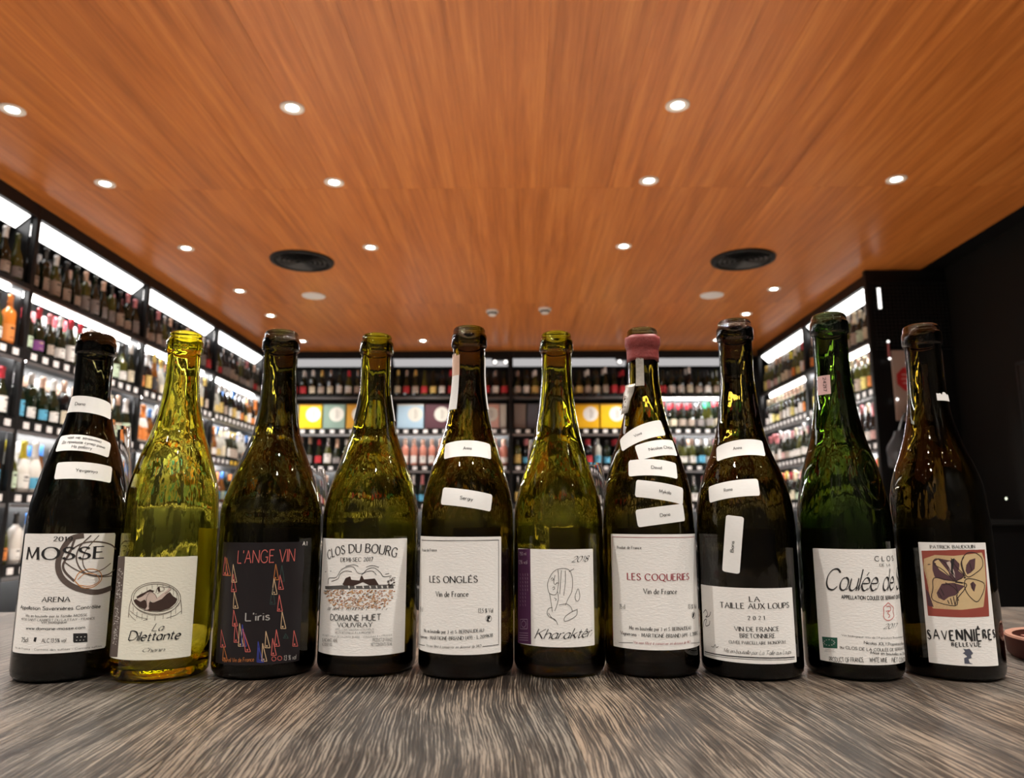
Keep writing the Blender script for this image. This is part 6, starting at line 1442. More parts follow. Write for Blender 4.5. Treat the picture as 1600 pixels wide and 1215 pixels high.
('S',[[15.81,42.98],[17.1,43.18]],0.45,'brown',0),
('S',[[17.86,51.16],[19.17,51.36]],0.45,'rust',0),
('S',[[11.67,38.01],[12.94,38.23]],0.45,'ochre',0),
('S',[[26.62,47.49],[28.04,47.66]],0.45,'rust',0),
('S',[[14.48,41.79],[15.77,42.0]],0.45,'brown',0),
('S',[[15.43,38.92],[16.72,39.12]],0.45,'rust',0),
('S',[[-8.45,43.98],[-7.06,44.27]],0.45,'rust',0),
('S',[[-18.01,48.73],[-16.39,49.05]],0.45,'ochre',0),
('S',[[21.5,50.89],[22.85,51.09]],0.45,'ochre',0),
('S',[[26.41,51.1],[27.83,51.28]],0.45,'ochre',0),
('S',[[8.93,45.8],[10.2,46.02]],0.45,'brown',0),
('S',[[1.75,46.43],[3.03,46.68]],0.45,'ochre',0),
('S',[[-23.04,48.43],[-21.23,48.78]],0.45,'brown',0),
('S',[[2.33,44.62],[3.62,44.87]],0.45,'ochre',0),
('S',[[-1.25,45.15],[0.06,45.4]],0.45,'brown',0),
('S',[[11.27,50.73],[12.54,50.95]],0.45,'brown',0),
('S',[[2.42,49.24],[3.7,49.48]],0.45,'ochre',0),
('S',[[-6.79,50.04],[-5.42,50.32]],0.45,'ochre',0),
('S',[[-6.04,37.76],[-4.69,38.04]],0.45,'rust',0),
('S',[[13.82,42.02],[15.1,42.22]],0.45,'ochre',0),
('S',[[-9.2,38.13],[-7.8,38.42]],0.45,'ochre',0),
('S',[[11.09,51.6],[12.37,51.82]],0.45,'ochre',0),
('S',[[-15.24,48.51],[-13.7,48.82]],0.45,'rust',0),
('S',[[9.45,40.95],[10.72,41.17]],0.45,'ochre',0),
('S',[[12.33,47.97],[13.61,48.19]],0.45,'brown',0),
('S',[[-11.81,49.13],[-10.35,49.42]],0.45,'rust',0),
('S',[[-18.37,42.71],[-16.74,43.04]],0.45,'rust',0),
('S',[[-3.08,38.71],[-1.76,38.98]],0.45,'ochre',0),
('S',[[12.77,38.0],[14.04,38.21]],0.45,'rust',0),
('S',[[-26.78,40.78],[-24.77,41.17]],0.45,'ochre',0),
('S',[[27.64,48.94],[29.09,49.11]],0.45,'ochre',0),
('S',[[23.19,43.07],[24.56,43.25]],0.45,'ochre',0),
('S',[[-21.67,39.21],[-19.92,39.56]],0.45,'ochre',0),
('S',[[19.45,50.59],[20.78,50.79]],0.45,'brown',0),
('S',[[5.73,51.26],[7.01,51.49]],0.45,'ochre',0),
('S',[[-25.58,47.25],[-23.63,47.62]],0.45,'ochre',0),
('S',[[-2.62,44.86],[-1.3,45.12]],0.45,'rust',0),
('S',[[5.36,48.41],[6.63,48.65]],0.45,'brown',0),
('S',[[0.83,40.76],[2.12,41.01]],0.45,'ochre',0),
('S',[[7.73,48.7],[9.0,48.93]],0.45,'brown',0),
('S',[[-3.16,51.43],[-1.83,51.69]],0.45,'brown',0),
('S',[[-6.86,43.79],[-5.49,44.07]],0.45,'rust',0),
('S',[[-18.67,43.49],[-17.03,43.82]],0.45,'brown',0),
('S',[[18.87,49.34],[20.19,49.54]],0.45,'rust',0),
('S',[[-20.59,39.78],[-18.88,40.13]],0.45,'rust',0),
('S',[[15.28,41.02],[16.56,41.23]],0.45,'ochre',0),
('S',[[-0.54,49.93],[0.77,50.19]],0.45,'ochre',0),
('S',[[-6.66,49.58],[-5.29,49.85]],0.45,'ochre',0),
('S',[[-1.25,40.69],[0.05,40.94]],0.45,'rust',0),
('S',[[9.94,43.57],[11.2,43.8]],0.45,'ochre',0),
('S',[[26.48,48.87],[27.9,49.05]],0.45,'rust',0),
('S',[[23.77,42.98],[25.14,43.15]],0.45,'rust',0),
('S',[[-27.66,41.94],[-25.6,42.34]],0.45,'rust',0),
('S',[[12.4,42.95],[13.67,43.16]],0.45,'ochre',0),
('S',[[6.13,43.96],[7.4,44.19]],0.45,'ochre',0),
('S',[[-14.39,51.53],[-12.87,51.83]],0.45,'ochre',0),
('S',[[-3.4,47.0],[-2.07,47.27]],0.45,'brown',0),
('S',[[3.91,38.22],[5.18,38.46]],0.45,'rust',0),
('S',[[26.46,50.45],[27.88,50.63]],0.45,'ochre',0),
('S',[[20.15,46.63],[21.48,46.82]],0.45,'rust',0),
('S',[[-8.52,37.06],[-7.13,37.35]],0.45,'ochre',0),
('S',[[-9.03,43.58],[-7.63,43.87]],0.45,'brown',0),
('S',[[-22.8,49.85],[-21.0,50.2]],0.45,'rust',0),
('S',[[6.57,40.65],[7.84,40.88]],0.45,'rust',0),
('S',[[4.14,47.08],[5.41,47.33]],0.45,'rust',0),
('S',[[-18.98,47.47],[-17.33,47.8]],0.45,'rust',0),
('S',[[-17.39,47.32],[-15.79,47.64]],0.45,'rust',0),
('S',[[19.26,50.85],[20.58,51.05]],0.45,'rust',0),
('S',[[0.44,39.24],[1.73,39.49]],0.45,'ochre',0),
('S',[[4.25,41.97],[5.52,42.21]],0.45,'brown',0),
('S',[[4.54,45.81],[5.82,46.05]],0.45,'ochre',0),
('S',[[2.94,51.33],[4.22,51.58]],0.45,'ochre',0),
('S',[[-20.87,39.31],[-19.15,39.66]],0.45,'ochre',0),
('S',[[-8.06,47.5],[-6.68,47.78]],0.45,'brown',0),
('S',[[5.68,45.13],[6.95,45.37]],0.45,'rust',0),
('S',[[13.23,39.59],[14.51,39.8]],0.45,'rust',0),
('S',[[-0.11,48.77],[1.19,49.02]],0.45,'rust',0),
('S',[[10.3,42.15],[11.57,42.38]],0.45,'rust',0),
('S',[[-7.61,45.42],[-6.23,45.7]],0.45,'rust',0),
('S',[[8.18,50.36],[9.45,50.59]],0.45,'rust',0),
('S',[[8.45,46.34],[9.72,46.57]],0.45,'rust',0),
('S',[[8.3,48.74],[9.56,48.97]],0.45,'brown',0),
('S',[[20.77,44.4],[22.1,44.58]],0.45,'brown',0),
('S',[[22.02,42.95],[23.37,43.13]],0.45,'ochre',0),
('S',[[-7.12,40.43],[-5.74,40.71]],0.45,'ochre',0),
('S',[[-31.82,45.27],[-29.44,45.7]],0.45,'rust',0),
('S',[[-22.57,46.6],[-20.78,46.95]],0.45,'ochre',0),
('S',[[4.86,48.69],[6.13,48.93]],0.45,'brown',0),
('S',[[13.7,45.13],[14.98,45.34]],0.45,'ochre',0),
('S',[[-25.56,43.28],[-23.62,43.66]],0.45,'ochre',0),
('S',[[-7.7,37.96],[-6.32,38.25]],0.45,'ochre',0),
('S',[[21.59,50.65],[22.94,50.84]],0.45,'rust',0),
('S',[[15.08,37.08],[16.37,37.28]],0.45,'rust',0),
('S',[[5.86,48.71],[7.13,48.95]],0.45,'rust',0),
('S',[[13.51,47.29],[14.79,47.5]],0.45,'rust',0),
('S',[[1.45,43.22],[2.73,43.47]],0.45,'ochre',0),
('S',[[24.53,41.03],[25.92,41.2]],0.45,'ochre',0),
('S',[[27.99,47.33],[29.44,47.49]],0.45,'rust',0),
('S',[[-10.51,38.45],[-9.08,38.74]],0.45,'ochre',0),
('S',[[-11.63,45.23],[-10.18,45.53]],0.45,'brown',0),
('S',[[-24.66,43.54],[-22.77,43.91]],0.45,'brown',0),
('S',[[1.84,50.07],[3.13,50.32]],0.45,'ochre',0),
('S',[[-5.13,50.61],[-3.78,50.88]],0.45,'ochre',0),
('S',[[7.13,41.09],[8.4,41.32]],0.45,'rust',0),
('S',[[8.01,38.09],[9.27,38.32]],0.45,'brown',0),
('S',[[1.13,44.56],[2.42,44.81]],0.45,'rust',0),
('S',[[2.67,51.44],[3.95,51.69]],0.45,'rust',0),
('S',[[13.62,47.3],[14.9,47.51]],0.45,'rust',0),
('S',[[16.25,43.47],[17.55,43.68]],0.45,'ochre',0),
('S',[[-6.54,37.52],[-5.18,37.8]],0.45,'ochre',0),
('S',[[-28.68,42.21],[-26.55,42.61]],0.45,'ochre',0),
('S',[[-12.44,50.97],[-10.97,51.27]],0.45,'ochre',0),
('S',[[-16.25,39.19],[-14.69,39.51]],0.45,'rust',0),
('S',[[-14.03,39.54],[-12.53,39.86]],0.45,'ochre',0),
('S',[[-30.87,49.93],[-28.57,50.34]],0.45,'ochre',0),
('S',[[9.68,45.59],[10.95,45.82]],0.45,'rust',0),
('S',[[-3.79,43.09],[-2.46,43.36]],0.45,'rust',0),
('S',[[28.23,50.84],[29.69,51.01]],0.45,'rust',0),
('S',[[-18.09,50.55],[-16.46,50.87]],0.45,'ochre',0),
('S',[[17.61,44.99],[18.92,45.19]],0.45,'brown',0),
('S',[[0.96,42.41],[2.25,42.66]],0.45,'rust',0),
('S',[[-18.0,42.17],[-16.39,42.5]],0.45,'rust',0),
('S',[[-20.05,36.85],[-18.37,37.2]],0.45,'ochre',0),
('S',[[8.01,51.35],[9.28,51.58]],0.45,'ochre',0),
('S',[[-7.23,44.46],[-5.85,44.74]],0.45,'rust',0),
('S',[[-0.48,49.66],[0.82,49.92]],0.45,'brown',0),
('S',[[3.19,45.02],[4.47,45.26]],0.45,'rust',0),
('S',[[15.58,46.12],[16.87,46.32]],0.45,'rust',0),
('S',[[9.21,51.64],[10.48,51.87]],0.45,'rust',0),
('S',[[-18.43,51.4],[-16.8,51.72]],0.45,'rust',0),
('S',[[-12.83,37.89],[-11.36,38.2]],0.45,'rust',0),
('S',[[-23.21,39.83],[-21.39,40.2]],0.45,'ochre',0),
('S',[[-9.67,42.91],[-8.25,43.2]],0.45,'rust',0),
('S',[[-0.93,49.53],[0.38,49.79]],0.45,'rust',0),
('S',[[14.38,42.95],[15.66,43.16]],0.45,'ochre',0),
('S',[[7.12,46.88],[8.39,47.12]],0.45,'rust',0),
('S',[[10.93,40.08],[12.19,40.3]],0.45,'rust',0),
('S',[[3.71,50.31],[4.99,50.56]],0.45,'rust',0),
('S',[[-25.18,46.02],[-23.26,46.39]],0.45,'rust',0),
('S',[[19.43,39.95],[20.75,40.14]],0.45,'brown',0),
('S',[[-22.64,41.68],[-20.84,42.04]],0.45,'brown',0),
('S',[[-25.27,40.65],[-23.35,41.03]],0.45,'ochre',0),
('S',[[17.59,48.43],[18.9,48.63]],0.45,'ochre',0),
('S',[[-4.83,50.24],[-3.49,50.51]],0.45,'ochre',0),
('S',[[-7.64,50.08],[-6.25,50.36]],0.45,'brown',0),
('S',[[-4.46,43.59],[-3.12,43.86]],0.45,'rust',0),
('S',[[2.29,37.29],[3.57,37.54]],0.45,'rust',0),
('S',[[12.93,49.09],[14.21,49.3]],0.45,'ochre',0),
('S',[[13.74,51.23],[15.02,51.44]],0.45,'rust',0),
('S',[[4.22,47.44],[5.49,47.68]],0.45,'brown',0),
('S',[[17.28,37.16],[18.58,37.35]],0.45,'rust',0),
('S',[[16.07,42.99],[17.37,43.19]],0.45,'ochre',0),
('S',[[-4.68,41.46],[-3.35,41.74]],0.45,'brown',0),
('S',[[16.39,46.32],[17.69,46.53]],0.45,'rust',0),
('S',[[14.36,51.26],[15.64,51.47]],0.45,'brown',0),
('S',[[-31.64,49.04],[-29.28,49.46]],0.45,'ochre',0),
('S',[[8.86,38.46],[10.12,38.68]],0.45,'brown',0),
('S',[[-6.51,39.33],[-5.15,39.61]],0.45,'brown',0),
('S',[[21.61,38.75],[22.95,38.93]],0.45,'ochre',0),
('S',[[-13.52,49.45],[-12.03,49.76]],0.45,'brown',0),
('S',[[-29.39,48.02],[-27.2,48.43]],0.45,'rust',0),
('S',[[-20.06,41.43],[-18.37,41.77]],0.45,'rust',0),
('S',[[4.12,43.24],[5.4,43.48]],0.45,'ochre',0),
('S',[[15.72,37.99],[17.01,38.19]],0.45,'ochre',0),
('S',[[17.97,41.97],[19.28,42.16]],0.45,'rust',0),
('S',[[8.71,41.34],[9.98,41.57]],0.45,'ochre',0),
('S',[[-15.92,49.88],[-14.36,50.19]],0.45,'rust',0),
('S',[[1.85,42.53],[3.13,42.78]],0.45,'ochre',0),
('S',[[-1.23,37.99],[0.07,38.25]],0.45,'rust',0),
('S',[[-2.42,46.47],[-1.11,46.73]],0.45,'rust',0),
('S',[[30.53,49.91],[32.05,50.07]],0.45,'ochre',0),
('S',[[18.52,37.82],[19.83,38.01]],0.45,'rust',0),
('S',[[15.35,39.11],[16.64,39.31]],0.45,'rust',0),
('S',[[-26.48,49.43],[-24.48,49.8]],0.45,'ochre',0),
('S',[[-14.83,45.73],[-13.31,46.04]],0.45,'rust',0),
('S',[[11.41,49.79],[12.68,50.02]],0.45,'ochre',0),
('S',[[-13.87,42.29],[-12.37,42.6]],0.45,'rust',0),
('S',[[14.53,38.13],[15.81,38.33]],0.45,'rust',0),
('S',[[19.63,47.61],[20.95,47.8]],0.45,'rust',0),
('S',[[27.1,49.95],[28.54,50.13]],0.45,'ochre',0),
('S',[[22.01,39.52],[23.36,39.7]],0.45,'ochre',0),
('S',[[-19.82,47.7],[-18.13,48.04]],0.45,'ochre',0),
('S',[[-20.61,51.02],[-18.9,51.35]],0.45,'ochre',0),
('S',[[-24.06,43.41],[-22.2,43.78]],0.45,'ochre',0),
('S',[[-19.59,45.68],[-17.92,46.02]],0.45,'ochre',0),
('S',[[9.23,51.89],[10.5,52.12]],0.45,'rust',0),
('S',[[-36.47,48.29],[-33.57,48.77]],0.45,'ochre',0),
('S',[[6.87,38.39],[8.13,38.62]],0.45,'brown',0),
('S',[[25.15,46.31],[26.55,46.48]],0.45,'ochre',0),
('S',[[-18.17,42.01],[-16.54,42.34]],0.45,'brown',0),
('S',[[9.72,38.79],[10.98,39.01]],0.45,'rust',0),
('S',[[-6.12,45.06],[-4.76,45.34]],0.45,'ochre',0),
('S',[[-7.07,39.04],[-5.7,39.32]],0.45,'ochre',0),
('S',[[30.15,49.97],[31.65,50.14]],0.45,'rust',0),
('S',[[1.46,49.95],[2.75,50.2]],0.45,'ochre',0),
('S',[[-15.45,50.9],[-13.9,51.21]],0.45,'brown',0),
('S',[[-18.15,36.93],[-16.53,37.26]],0.45,'rust',0),
('S',[[-3.72,44.3],[-2.39,44.56]],0.45,'rust',0),
('S',[[24.55,40.03],[25.94,40.2]],0.45,'ochre',0),
('S',[[17.39,37.96],[18.69,38.16]],0.45,'rust',0),
('S',[[-13.36,42.34],[-11.87,42.65]],0.45,'rust',0),
('S',[[6.01,48.72],[7.28,48.96]],0.45,'ochre',0),
('S',[[23.16,48.14],[24.52,48.32]],0.45,'ochre',0),
('S',[[11.86,44.77],[13.14,44.99]],0.45,'ochre',0),
('S',[[18.69,40.19],[20.01,40.38]],0.45,'rust',0),
('S',[[-12.82,39.2],[-11.34,39.51]],0.45,'rust',0),
('S',[[12.83,45.88],[14.11,46.1]],0.45,'rust',0),
('S',[[-2.0,42.13],[-0.69,42.39]],0.45,'rust',0),
('S',[[28.73,44.4],[30.2,44.56]],0.45,'brown',0),
('S',[[2.55,39.37],[3.83,39.62]],0.45,'ochre',0),
('S',[[-22.33,44.17],[-20.55,44.53]],0.45,'brown',0),
('S',[[-2.93,36.04],[-1.83,38.64]],0.35,'grey',0),
('S',[[3.32,36.08],[4.4,38.27]],0.35,'grey',0),
('S',[[-28.89,34.76],[-27.1,37.31]],0.35,'grey',0),
('S',[[-19.82,35.41],[-18.41,37.76]],0.35,'grey',0),
('S',[[-8.83,35.91],[-7.63,37.52]],0.35,'grey',0),
('S',[[-25.47,35.03],[-23.86,37.55]],0.35,'grey',0),
('S',[[-26.92,34.92],[-25.23,37.35]],0.35,'grey',0),
('S',[[-7.19,35.96],[-6.04,38.34]],0.35,'grey',0),
('S',[[-16.22,35.61],[-14.91,38.04]],0.35,'grey',0),
('S',[[16.0,35.79],[17.12,37.37]],0.35,'grey',0),
('S',[[1.43,36.08],[2.52,38.11]],0.35,'grey',0),
('S',[[-12.82,35.77],[-11.55,37.38]],0.35,'grey',0),
('S',[[-27.3,34.89],[-25.58,37.17]],0.35,'grey',0),
('S',[[1.43,36.08],[2.52,38.19]],0.35,'grey',0),
('S',[[20.6,35.58],[21.74,37.54]],0.35,'grey',0),
('S',[[-20.62,35.36],[-19.21,38.08]],0.35,'grey',0),
('S',[[4.61,36.07],[5.66,38.79]],0.35,'grey',0),
('S',[[-5.54,36.0],[-4.39,37.8]],0.35,'grey',0),
('S',[[-1.55,36.06],[-0.42,37.58]],0.35,'grey',0),
('S',[[-1.4,36.06],[-0.31,38.39]],0.35,'grey',0),
('S',[[-22.46,35.24],[-20.96,37.54]],0.35,'grey',0),
('S',[[-3.8,36.03],[-2.67,37.9]],0.35,'grey',0),
('S',[[4.16,36.07],[5.26,37.72]],0.35,'grey',0),
('S',[[-1.07,36.07],[0.03,38.3]],0.35,'grey',0),
('S',[[-21.31,35.32],[-19.84,37.24]],0.35,'grey',0),
('S',[[-8.76,35.91],[-7.58,38.12]],0.35,'grey',0),
('S',[[7.8,36.03],[8.88,38.08]],0.35,'grey',0),
('S',[[-16.43,35.6],[-15.1,37.59]],0.35,'grey',0),
('S',[[-18.48,35.49],[-17.08,37.19]],0.35,'grey',0),
('S',[[23.95,35.39],[25.15,36.85]],0.35,'grey',0),
('T','DOMAINE HUET','sans',[-24.02,27.32],[19.93,27.97],4.61,'ink'),
('T','VOUVRAY','roman',[-16.27,22.35],[13.1,22.94],3.35,'ink'),
('T','APPELLATION VOUVRAY CONTRÔLÉE','sans',[-18.58,19.58],[14.72,20.14],1.36,'grey'),
('T','MIS EN BOUTEILLE À LA PROPRIÉTÉ','sans',[-18.45,17.1],[14.8,17.66],1.48,'ink'),
('T','S.A. HUET - 11,RUE DE LA CROIX BUISÉE - VOUVRAY (I.-L.) FRANCE','sans',[-34.72,13.8],[30.16,14.82],1.24,'grey'),
('T','BLANC WHITE WINE','sans',[-34.28,9.18],[-15.7,10.71],2.48,'grey'),
('T','ALC.13.0% BY VOL.','sans',[-34.82,5.84],[-20.47,7.13],2.23,'grey'),
('T','PRODUCT OF FRANCE','sans',[13.72,11.28],[30.16,10.32],2.49,'grey'),
('T','NET CONTENTS 750 ML','sans',[12.56,7.88],[30.26,7.07],2.23,'grey')],5: [('S',[[-37.1,88.82],[42.53,89.45]],0.42,'ink',0),
('S',[[42.53,89.45],[42.87,6.41]],0.42,'ink',0),
('S',[[42.87,6.16],[27.46,6.08]],0.42,'ink',0),
('S',[[-25.38,4.63],[-40.0,3.73]],0.42,'ink',0),
('T','Produit de France','sans',[-34.47,79.6],[-12.54,80.39],2.18,'ink'),
('T','LES ONGLÉS','roman',[-20.07,55.32],[22.84,56.24],4.98,'ink'),
('T','Vin de France','roman',[-12.57,44.48],[15.47,45.22],3.96,'ink'),
('T','13,5 % Vol','roman',[23.69,32.24],[36.57,31.79],3.33,'ink'),
('S',[[35.38,27.05],[35.31,27.61],[35.12,28.14],[34.82,28.63],[34.42,29.05],[33.94,29.38],[33.41,29.6],[32.86,29.69],[32.32,29.67],[31.81,29.52],[31.35,29.25],[30.97,28.88],[30.69,28.43],[30.52,27.92],[30.46,27.38],[30.53,26.83],[30.71,26.3],[30.99,25.81],[31.38,25.4],[31.84,25.08],[32.35,24.86],[32.89,24.77],[33.44,24.79],[33.96,24.94],[34.44,25.2],[34.83,25.56],[35.13,26.0],[35.32,26.51],[35.38,27.05]],0.35,'ink',1),
('F',[[31.44,29.04],[34.33,29.1],[34.04,26.9],[32.59,26.75],[33.62,24.96],[31.18,25.62]],'ink'),
('T','75 cl','roman',[-36.48,30.37],[-30.2,31.07],3.41,'ink'),
('T','Mis en bouteille par J. et S. BERNAUDEAU','roman',[-27.11,15.1],[28.46,17.45],2.55,'ink'),
('T','Vignerons - MARTIGNÉ-BRIAND (49) - L.2019K18','roman',[-35.83,9.66],[36.67,12.93],2.54,'ink'),
('T','Vin non filtré à conserver en dessous de 14°','ital',[-23.43,4.14],[26.13,5.68],2.05,'ink')],6: [('F',[[-37.34,76.53],[-19.96,77.4],[-19.88,0.99],[-37.58,-0.04]],'purple'),
('T','750 ml','sans',[-33.95,71.55],[-24.96,71.93],2.61,'lilac'),
('T','12% vol','sans',[-35.32,64.28],[-23.7,64.88],3.12,'lilac'),
('S',[[-33.23,56.59],[-32.87,54.67]],0.31,'lilac',0),
('S',[[-33.24,53.48],[-32.98,51.55]],0.31,'lilac',0),
('S',[[-33.25,50.37],[-32.83,48.46]],0.31,'lilac',0),
('S',[[-33.26,47.26],[-32.7,45.37]],0.31,'lilac',0),
('S',[[-33.27,44.16],[-33.11,42.24]],0.31,'lilac',0),
('S',[[-33.28,41.07],[-32.81,39.18]],0.31,'lilac',0),
('S',[[-33.3,37.98],[-33.05,36.08]],0.31,'lilac',0),
('S',[[-33.31,34.9],[-33.03,33.0]],0.31,'lilac',0),
('S',[[-33.32,31.82],[-33.27,29.9]],0.31,'lilac',0),
('S',[[-29.49,56.83],[-29.02,54.92]],0.31,'lilac',0),
('S',[[-29.5,53.73],[-29.29,51.81]],0.31,'lilac',0),
('S',[[-29.51,50.63],[-29.16,48.73]],0.31,'lilac',0),
('S',[[-29.52,47.54],[-29.19,45.64]],0.31,'lilac',0),
('S',[[-29.54,44.46],[-28.98,42.58]],0.31,'lilac',0),
('S',[[-29.55,41.38],[-29.08,39.5]],0.31,'lilac',0),
('S',[[-29.56,38.31],[-29.09,36.43]],0.31,'lilac',0),
('S',[[-29.57,35.24],[-28.98,33.38]],0.31,'lilac',0),
('S',[[-29.59,32.18],[-29.05,30.31]],0.31,'lilac',0),
('S',[[-26.19,57.02],[-26.11,55.1]],0.31,'lilac',0),
('S',[[-26.2,53.93],[-25.71,52.04]],0.31,'lilac',0),
('S',[[-26.22,50.85],[-25.71,48.96]],0.31,'lilac',0),
('S',[[-26.23,47.78],[-26.13,45.86]],0.31,'lilac',0),
('S',[[-26.24,44.7],[-26.09,42.8]],0.31,'lilac',0),
('S',[[-26.26,41.64],[-25.82,39.76]],0.31,'lilac',0),
('S',[[-26.27,38.58],[-25.77,36.71]],0.31,'lilac',0),
('S',[[-26.29,35.52],[-26.26,33.62]],0.31,'lilac',0),
('S',[[-26.3,32.47],[-25.86,30.6]],0.31,'lilac',0),
('S',[[-23.55,57.17],[-23.09,55.27]],0.31,'lilac',0),
('S',[[-23.57,54.09],[-23.33,52.18]],0.31,'lilac',0),
('S',[[-23.58,51.02],[-23.47,49.11]],0.31,'lilac',0),
('S',[[-23.6,47.95],[-23.47,46.04]],0.31,'lilac',0),
('S',[[-23.61,44.89],[-23.49,42.98]],0.31,'lilac',0),
('S',[[-33.36,19.3],[-23.91,20.3],[-23.95,12.77],[-33.39,11.68],[-33.36,19.3]],0.35,'lilac',0),
('S',[[-25.6,16.36],[-25.67,16.91],[-25.86,17.43],[-26.18,17.87],[-26.61,18.22],[-27.14,18.47],[-27.73,18.59],[-28.37,18.59],[-29.02,18.46],[-29.66,18.2],[-30.24,17.83],[-30.74,17.38],[-31.12,16.85],[-31.36,16.29],[-31.45,15.72],[-31.37,15.16],[-31.13,14.65],[-30.75,14.22],[-30.26,13.88],[-29.68,13.64],[-29.04,13.53],[-28.39,13.54],[-27.75,13.68],[-27.16,13.93],[-26.63,14.29],[-26.2,14.73],[-25.87,15.24],[-25.67,15.79],[-25.6,16.36]],0.35,'lilac',1),
('S',[[-34.69,8.34],[-23.07,9.36]],0.31,'lilac',0),
('S',[[-34.7,6.44],[-23.08,7.48]],0.31,'lilac',0),
('S',[[-34.71,4.54],[-23.09,5.61]],0.31,'lilac',0),
('S',[[-34.71,2.65],[-23.1,3.74]],0.31,'lilac',0),
('T','2018','script',[15.5,67.07],[30.34,67.36],4.59,'ink'),
('S',[[3.75,61.55],[-0.17,58.61],[-3.51,52.88],[-4.49,47.82],[-2.95,42.22],[1.61,41.06],[3.57,44.21],[4.7,52.99],[4.14,61.56]],0.42,'grey',1),
('S',[[4.14,61.56],[8.95,62.07],[13.53,60.52],[16.12,54.17],[15.57,44.14],[12.57,38.57],[9.89,33.0]],0.42,'grey',1),
('S',[[13.25,59.51],[17.6,61.72]],0.42,'grey',1),
('S',[[-2.95,42.22],[-1.94,36.63],[-0.72,27.7]],0.42,'grey',1),
('S',[[3.82,43.59],[4.14,36.73],[1.22,28.24]],0.42,'grey',1),
('S',[[-0.69,31.06],[-3.71,30.1],[-5.07,26.57],[-3.11,23.54],[1.41,21.56],[3.68,17.53]],0.42,'grey',1),
('S',[[-3.74,26.62],[-1.8,23.58],[2.05,20.59]],0.42,'grey',1),
('S',[[4.74,33.0],[10.55,33.86],[14.46,31.44],[15.74,27.93]],0.42,'grey',1),
('S',[[19.88,29.66],[19.1,24.72],[12.08,20.84],[8.84,20.63],[9.78,24.08],[15.74,27.93],[19.87,29.29]],0.42,'grey',1),
('S',[[-1.8,53.17],[-0.47,54.45],[0.56,53.21],[-0.88,52.43]],0.42,'grey',1),
('S',[[2.73,49.84],[3.77,50.73],[4.53,49.48]],0.42,'grey',1),
('S',[[1.76,56.74],[0.67,50.94],[1.95,49.2],[3.0,50.72]],0.42,'grey',1),
('S',[[-0.42,46.41],[0.89,47.43],[1.4,45.94],[-0.17,44.91]],0.42,'grey',1),
('S',[[20.85,45.88],[18.38,40.56],[18.87,36.55],[21.12,36.22],[22.48,40.17],[21.27,45.61]],0.42,'grey',1),
('S',[[6.98,60.55],[6.23,51.74],[5.48,41.73]],0.42,'grey',1),
('S',[[10.23,60.29],[10.11,50.48],[8.69,40.48]],0.42,'grey',1),
('S',[[0.93,38.56],[2.6,37.71],[1.82,36.45]],0.42,'grey',1),
('T','Kharaktêr','script',[-16.22,6.05],[31.69,7.43],7.61,'ink')],7: [('S',[[-46.47,89.16],[40.08,89.06]],0.35,'wine',0),
('S',[[-46.47,89.16],[-48.73,6.02]],0.35,'wine',0),
('S',[[40.08,89.06],[48.52,4.53]],0.35,'wine',0),
('S',[[-27.52,4.98],[-41.34,3.74]],0.35,'grey',0),
('S',[[48.47,1.36],[23.99,4.06]],0.35,'grey',0),
('T','Produit de France','roman',[-40.63,79.5],[-18.39,79.79],2.19,'ink'),
('T','LES COQUERIES','roman',[-31.0,54.82],[24.62,54.6],5.15,'wine'),
('T','Vin de France','roman',[-17.52,44.16],[10.13,43.93],3.88,'ink'),
('T','75 cl','roman',[-39.24,30.78],[-33.94,31.23],3.42,'ink'),
('T','13 % Vol','roman',[22.2,31.45],[35.8,30.22],3.4,'ink'),
('S',[[33.28,25.01],[33.24,25.58],[33.02,26.14],[32.64,26.66],[32.11,27.12],[31.49,27.48],[30.8,27.74],[30.1,27.87],[29.4,27.87],[28.76,27.75],[28.18,27.5],[27.7,27.14],[27.33,26.7],[27.09,26.19],[26.97,25.64],[27.0,25.07],[27.16,24.53],[27.45,24.02],[27.86,23.58],[28.37,23.23],[28.98,22.99],[29.64,22.86],[30.34,22.85],[31.05,22.96],[31.71,23.19],[32.31,23.53],[32.79,23.96],[33.12,24.46],[33.28,25.01]],0.35,'ink',1),
('F',[[28.64,27.12],[31.83,27.06],[30.97,24.62],[29.15,23.54],[30.83,23.11],[27.85,23.92]],'ink'),
('T','Mis en bouteille par J. et S. BERNAUDEAU','roman',[-30.44,15.38],[24.75,14.94],2.7,'ink'),
('T','Vignerons - MARTIGNÉ-BRIAND (49) - L.2018K2','roman',[-39.05,10.53],[37.25,9.33],2.7,'ink'),
('T','Vin non filtré à conserver en dessous de 14°','ital',[-27.13,4.4],[22.92,4.18],2.07,'wine')],8: [('T','LA','roman',[4.5,47.69],[12.17,47.85],3.8,'ink'),
('T','TAILLE AUX LOUPS','roman',[-19.78,41.73],[38.2,42.57],4.16,'ink'),
('T','2 0 2 1','roman',[2.56,33.57],[15.47,33.87],2.8,'ink'),
('T','VIN DE FRANCE','roman',[-8.25,24.36],[26.85,25.21],3.26,'ink'),
('T','BRETONNIERE','roman',[-4.24,19.44],[23.03,20.02],3.13,'ink'),
('T','CUVÉE PARCELLAIRE MONOPOLE','roman',[-13.34,14.24],[32.76,15.38],2.29,'ink'),
('T','Mis en bouteille par La Taille aux Loups','script',[-18.75,7.0],[37.14,7.22],3.12,'ink'),
('S',[[-41.59,3.59],[-20.68,4.18],[0.23,4.69],[18.41,4.65],[41.65,4.15]],0.84,'ink',1),
('S',[[-41.75,2.05],[-20.77,2.7],[0.15,3.25],[18.32,3.22],[41.5,2.71]],0.35,'ink',1),
